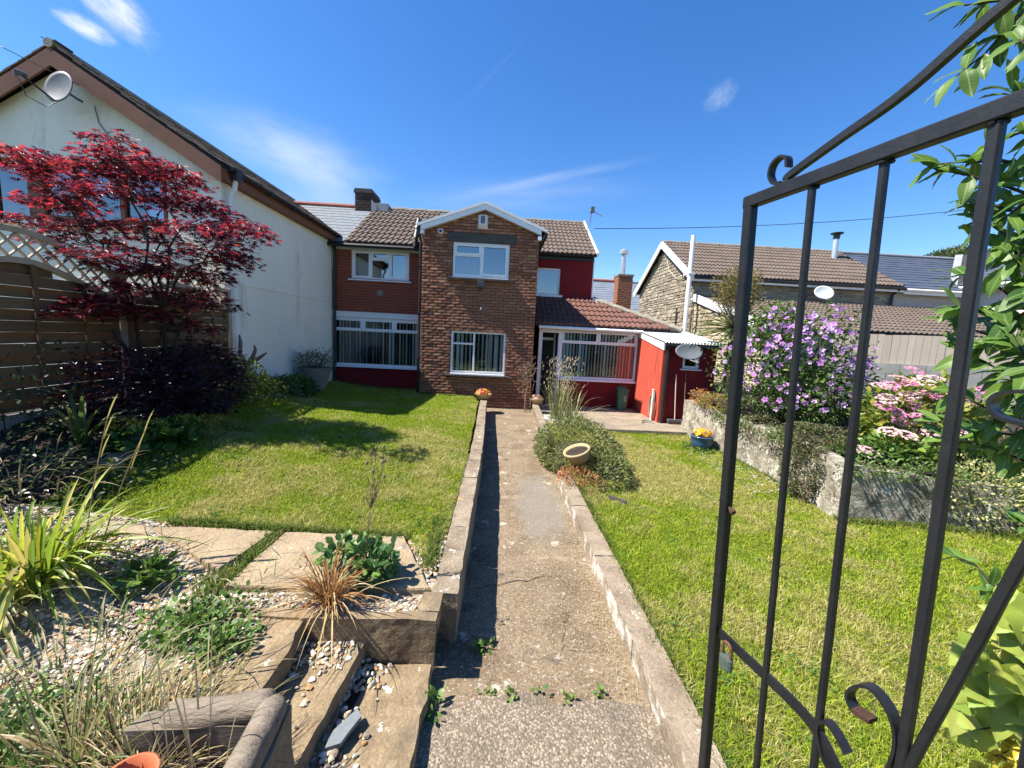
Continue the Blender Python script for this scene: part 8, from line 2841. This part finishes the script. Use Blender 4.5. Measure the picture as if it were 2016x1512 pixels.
def near_density(x, y):
    return np.clip(4.2 / (1.2 + np.hypot(x, y)), 0.25, 1.0) ** 1.1


lawn_blades('grass', 'short green grass blades of the left lawn', mL, -4.75, -0.3, 2.4, 11.0, z_left, 600000, near_density, 0.82,
            lambda x, y: 0.55 * np.exp(-((x + 3.1) / 0.7) ** 2 - ((y - 5.2) / 1.2) ** 2) + 0.35 * np.exp(-((x + 0.8) / 0.35) ** 2) * smoothstep(4, 8, y) - 0.2 * smoothstep(4.5, 3.0, y), 1.0, 0.26)
lawn_blades('grass', 'yellowing grass blades of the right lawn', mR, 1.0, 9.0, 0.5, 8.46, z_right, 900000, lambda x, y: near_density(x, y) * np.where(x > 6.5, 0.5, 1.0), 1.0,
            lambda x, y: 0.62 * np.exp(-((x - 2.6) / 1.0) ** 2 - ((y - 5.6) / 1.8) ** 2) - 0.12 * smoothstep(4.5, 3.0, y) - 0.25 * np.exp(-((x - 1.2) / 0.35) ** 2) * smoothstep(6, 4, y), 5.0, 0.50)
# longer grass along edges and joints
ex, ey, eh = [], [], []


def edge_grass(p, q, n, spread, h):
    t = rng.uniform(0, 1, n)
    ex.append(p[0] + (q[0] - p[0]) * t + rng.normal(0, spread, n))
    ey.append(p[1] + (q[1] - p[1]) * t + rng.normal(0, spread, n))
    eh.append(h * rng.uniform(0.5, 1.2, n))


edge_grass((-1.64, 2.90), (-1.62, 2.25), 900, 0.022, 0.085)
edge_grass((-1.60, 2.20), (-1.75, 2.28), 300, 0.05, 0.08)
edge_grass((-0.42, 2.50), (-0.46, 3.2), 900, 0.03, 0.07)
edge_grass((-0.65, 2.88), (-2.5, 2.94), 2200, 0.02, 0.07)
edge_grass((1.05, 1.2), (1.05, 4.6), 2400, 0.02, 0.075)
edge_grass((1.2, 8.43), (4.2, 8.43), 1600, 0.02, 0.07)
edge_grass((4.3, 8.3), (4.27, 5.2), 1400, 0.03, 0.08)
edge_grass((4.05, 4.33), (5.5, 4.17), 1600, 0.03, 0.10)
edge_grass((5.5, 4.1), (8.0, 3.9), 1500, 0.05, 0.09)
edge_grass((-4.7, 10.9), (-2.2, 10.9), 900, 0.03, 0.09)
edge_grass((-2.1, 10.22), (-0.7, 10.22), 700, 0.02, 0.07)
ex, ey, eh = np.concatenate(ex), np.concatenate(ey), np.concatenate(eh)


def z_any(x, y):
    return np.where(x > 0.9, z_right(x, y), np.where(y < 2.86, 0.35, z_left(x, y)))


V, F, C = grass_mesh(ex, ey, z_any, eh, 0.0045 + 0.0006 * np.hypot(ex, ey), pick([(0.09, 0.16, 0.02), (0.13, 0.20, 0.03), (0.06, 0.11, 0.015), (0.25, 0.23, 0.08)], len(ex)), 0.45)
tag(link('edge_grass', mesh_np('edge_grass', V, F, m_grass, C)), 'longer uncut grass along the lawn edges and slab joints', None, None, 'stuff')

# dry clippings on the path
n = 2600
x = np.concatenate([rng.normal(0.80, 0.05, 1300), rng.uniform(-0.18, 0.84, 700), rng.normal(0.6, 0.2, 600)])
y = np.concatenate([rng.uniform(1.3, 6.5, 1300), rng.uniform(1.2, 6.0, 700), rng.uniform(1.2, 3.2, 600)])
k = (x > -0.17) & (x < 0.845)
x, y = x[k], y[k]
n = len(x)
a = rng.uniform(0, 6.28, n)
l = rng.uniform(0.02, 0.06, n)
d = np.stack([np.cos(a), np.sin(a), rng.uniform(0, 0.15, n)], 1)
b = np.stack([x, y, 0.012 * np.sin(y * 1.1) + 0.012], 1)
s_ = np.stack([-np.sin(a), np.cos(a), 0 * a], 1) * 0.0014
V = np.stack([b - s_, b + s_, b + d * l[:, None]], 1).reshape(-1, 3)
tag(link('grass_clippings', mesh_np('grass_clippings', V, [np.arange(3 * n).reshape(-1, 3)], m_straw, np.repeat(pick([(0.42, 0.33, 0.17), (0.33, 0.25, 0.12), (0.5, 0.42, 0.25), (0.18, 0.17, 0.07)], n), 3, 0))), 'dry straw coloured clippings scattered along the path edges', None, None, 'stuff')


def pebbles(x, y, z, r, cols):
    """squashed, randomly turned icosahedra with unequal axes"""
    t = (1 + 5 ** 0.5) / 2
    B = np.array([(-1, t, 0), (1, t, 0), (-1, -t, 0), (1, -t, 0), (0, -1, t), (0, 1, t), (0, -1, -t), (0, 1, -t), (t, 0, -1), (t, 0, 1), (-t, 0, -1), (-t, 0, 1)]) / math.hypot(1, t)
    F = np.array([(0, 11, 5), (0, 5, 1), (0, 1, 7), (0, 7, 10), (0, 10, 11), (1, 5, 9), (5, 11, 4), (11, 10, 2), (10, 7, 6), (7, 1, 8), (3, 9, 4), (3, 4, 2), (3, 2, 6), (3, 6, 8), (3, 8, 9), (4, 9, 5), (2, 4, 11), (6, 2, 10), (8, 6, 7), (9, 8, 1)])
    n = len(x)
    V = np.repeat(B[None], n, 0) * rng.uniform(0.78, 1.2, (n, 12, 1))
    V = V * np.stack([r * rng.uniform(0.8, 1.35, n), r * rng.uniform(0.6, 1.0, n), r * rng.uniform(0.35, 0.7, n)], 1)[:, None, :]
    a = rng.uniform(0, 6.28, n)
    b = rng.normal(0, 0.35, n)
    ca, sa, cb, sb_ = np.cos(a), np.sin(a), np.cos(b), np.sin(b)
    X, Y, Z = V[..., 0], V[..., 1], V[..., 2]
    Y, Z = Y * cb[:, None] - Z * sb_[:, None], Y * sb_[:, None] + Z * cb[:, None]
    X, Y = X * ca[:, None] - Y * sa[:, None], X * sa[:, None] + Y * ca[:, None]
    V = np.stack([X, Y, Z], -1) + np.stack([x, y, z + r * 0.35], 1)[:, None, :]
    Fm = F[None] + (np.arange(n) * 12)[:, None, None]
    return V.reshape(-1, 3), Fm.reshape(-1, 3), np.repeat(cols, 12, 0)


PC = [(0.50, 0.45, 0.36), (0.41, 0.34, 0.24), (0.34, 0.25, 0.15), (0.27, 0.23, 0.18), (0.40, 0.23, 0.10), (0.55, 0.51, 0.43), (0.20, 0.165, 0.13), (0.43, 0.36, 0.27)]
n = 40000
x, y = rng.uniform(-4.6, -0.35, n), rng.uniform(0.6, 2.95, n)
slabs_ = [poly_mask(p) for p in ([(-1.62, 2.19), (-0.36, 2.22), (-0.66, 2.88), (-1.60, 2.88)], [(-1.72, 2.35), (-1.64, 2.9), (-2.44, 2.9), (-2.62, 2.86), (-2.25, 2.66), (-1.86, 2.42)], [(-2.44, 2.68), (-2.6, 2.88), (-3.07, 2.92), (-3.02, 2.76)])]
steps_ = [poly_mask([(-1.0, 2.06), (-0.28, 2.06), (-0.28, 0.5), (-1.0, 0.5)]), poly_mask([(-1.65, 1.30), (-0.6, 1.30), (-0.6, 0.5), (-1.65, 0.5)]), poly_mask([(-1.46, 1.97), (-0.28, 1.97), (-0.28, 2.06), (-1.46, 2.06)]), poly_mask([(-0.41, 2.0), (-0.28, 2.0), (-0.28, 2.22), (-0.41, 2.22)])]
k = np.ones(n, bool)
for s_ in slabs_ + steps_:
    k &= ~s_(x, y)
tread3 = poly_mask([(-0.97, 2.0), (-1.42, 2.04), (-1.42, 1.3), (-1.0, 1.3)])
k &= ~(tread3(x, y) & ((x > -1.20 + 0.2 * (fbm2(x, y, 6) - 0.5)) | (rng.uniform(0, 1, n) < 0.35)))
k &= rng.uniform(0, 1, n) < np.clip(1.15 - 0.22 * np.maximum(0, -2.4 - x), 0.2, 1)
x, y = x[k], y[k]
z = np.where(tread3(x, y), 0.368, z_gravel(x, y))
r = 0.0075 + 0.0095 * rng.uniform(0, 1, len(x)) ** 1.8
V1, F1, C1 = pebbles(x, y, z, r, pick(PC, len(x), None, 0.15))
# pebbles on and between the treads
sx_, sy_, sz_ = [], [], []


def scatter(n, x0, x1, y0, y1, z):
    sx_.append(rng.uniform(x0, x1, n))
    sy_.append(rng.uniform(y0, y1, n))
    sz_.append(np.full(n, z))


scatter(110, -1.03, -0.72, 1.80, 1.97, 0.242)
scatter(22, -1.0, -0.78, 1.5, 1.8, 0.242)
scatter(60, -1.06, -0.98, 1.35, 1.97, 0.26)
scatter(130, -0.74, -0.63, 1.35, 1.97, 0.145)
scatter(34, -0.68, -0.52, 1.80, 1.96, 0.122)
scatter(14, -0.66, -0.50, 1.3, 1.8, 0.122)
x, y, z = (np.concatenate(a) for a in (sx_, sy_, sz_))
V2, F2, C2 = pebbles(x, y, z, 0.010 + 0.009 * rng.uniform(0, 1, len(x)), pick(PC, len(x), None, 0.15))
tag(link('gravel', mesh_np('gravel', np.concatenate([V1, V2]), [np.concatenate([F1, F2 + len(V1)])], m_pebbles, np.concatenate([C1, C2]))), 'loose pale and tan gravel spread over the terrace and steps', None, None, 'stuff')
# weeds and dead stems lying over the gravel
gw = thing('gravel_weed_stems', 'thin straggling weed and grass stems growing through the gravel', 'weeds', (-2.0, 1.7, 0.37))
n = 420
gx, gy = rng.uniform(-3.6, -1.1, n), rng.uniform(1.2, 2.7, n)
dd = unit(n)
dd[:, 2] = np.abs(dd[:, 2]) + 0.35
dd /= np.linalg.norm(dd, axis=1)[:, None]
V, F, k = ribbons(np.stack([gx, gy, z_gravel(gx, gy) + 0.005], 1), dd, rng.uniform(0.08, 0.32, n), 0.005, rng.uniform(0.1, 0.8, n), 5)
part('stems', mesh_np('stems', V, [F], m_leaf, np.repeat(pick([(0.11, 0.17, 0.04), (0.28, 0.24, 0.12), (0.40, 0.34, 0.2), (0.16, 0.22, 0.06)], n), k, 0)), None, gw, kind='stuff')
n = 900
gx, gy = rng.uniform(-3.4, -1.15, n), rng.uniform(1.15, 2.3, n)
kk = fbm2(gx, gy, 2.2, 3, 4) > 0.5
gx, gy = gx[kk], gy[kk]
n = len(gx)
foliage('leaves', gw, np.stack([gx, gy, z_gravel(gx, gy) + rng.uniform(0.02, 0.07, n)], 1), unit(n) * (1, 1, 0.3), unit(n) * 0.5 + np.array([0, 0, 1.0]), rng.uniform(0.02, 0.05, n), 'oval', WG + [(0.2, 0.2, 0.08)], m_leaf)

# broad leaved weeds in both lawns
for (nm, lab, msk, x0, x1, y0, y1, zf) in (('lawn_weeds', 'small clover patches in the left lawn', mL, -4.5, -0.5, 2.6, 10.0, z_left), ('lawn_weeds', 'small clover and daisy patches in the right lawn', mR, 1.1, 6.0, 1.0, 8.3, z_right)):
    cx, cy = rng.uniform(x0, x1, 90), rng.uniform(y0, y1, 90)
    px_ = np.repeat(cx, 22) + rng.normal(0, 0.07, 90 * 22)
    py_ = np.repeat(cy, 22) + rng.normal(0, 0.07, 90 * 22)
    kk = msk(px_, py_)
    px_, py_ = px_[kk], py_[kk]
    n = len(px_)
    V, F, k = leaves(np.stack([px_, py_, zf(px_, py_) + rng.uniform(0.02, 0.045, n)], 1), unit(n) * (1, 1, 0.25), unit(n) * 0.35 + np.array([0, 0, 1.0]), rng.uniform(0.014, 0.03, n), 'round')
    tag(link(nm, mesh_np(nm, V, [F], m_leaf, np.repeat(pick([(0.07, 0.15, 0.02), (0.10, 0.19, 0.03), (0.05, 0.11, 0.018)], n), k, 0))), lab, None, None, 'stuff')
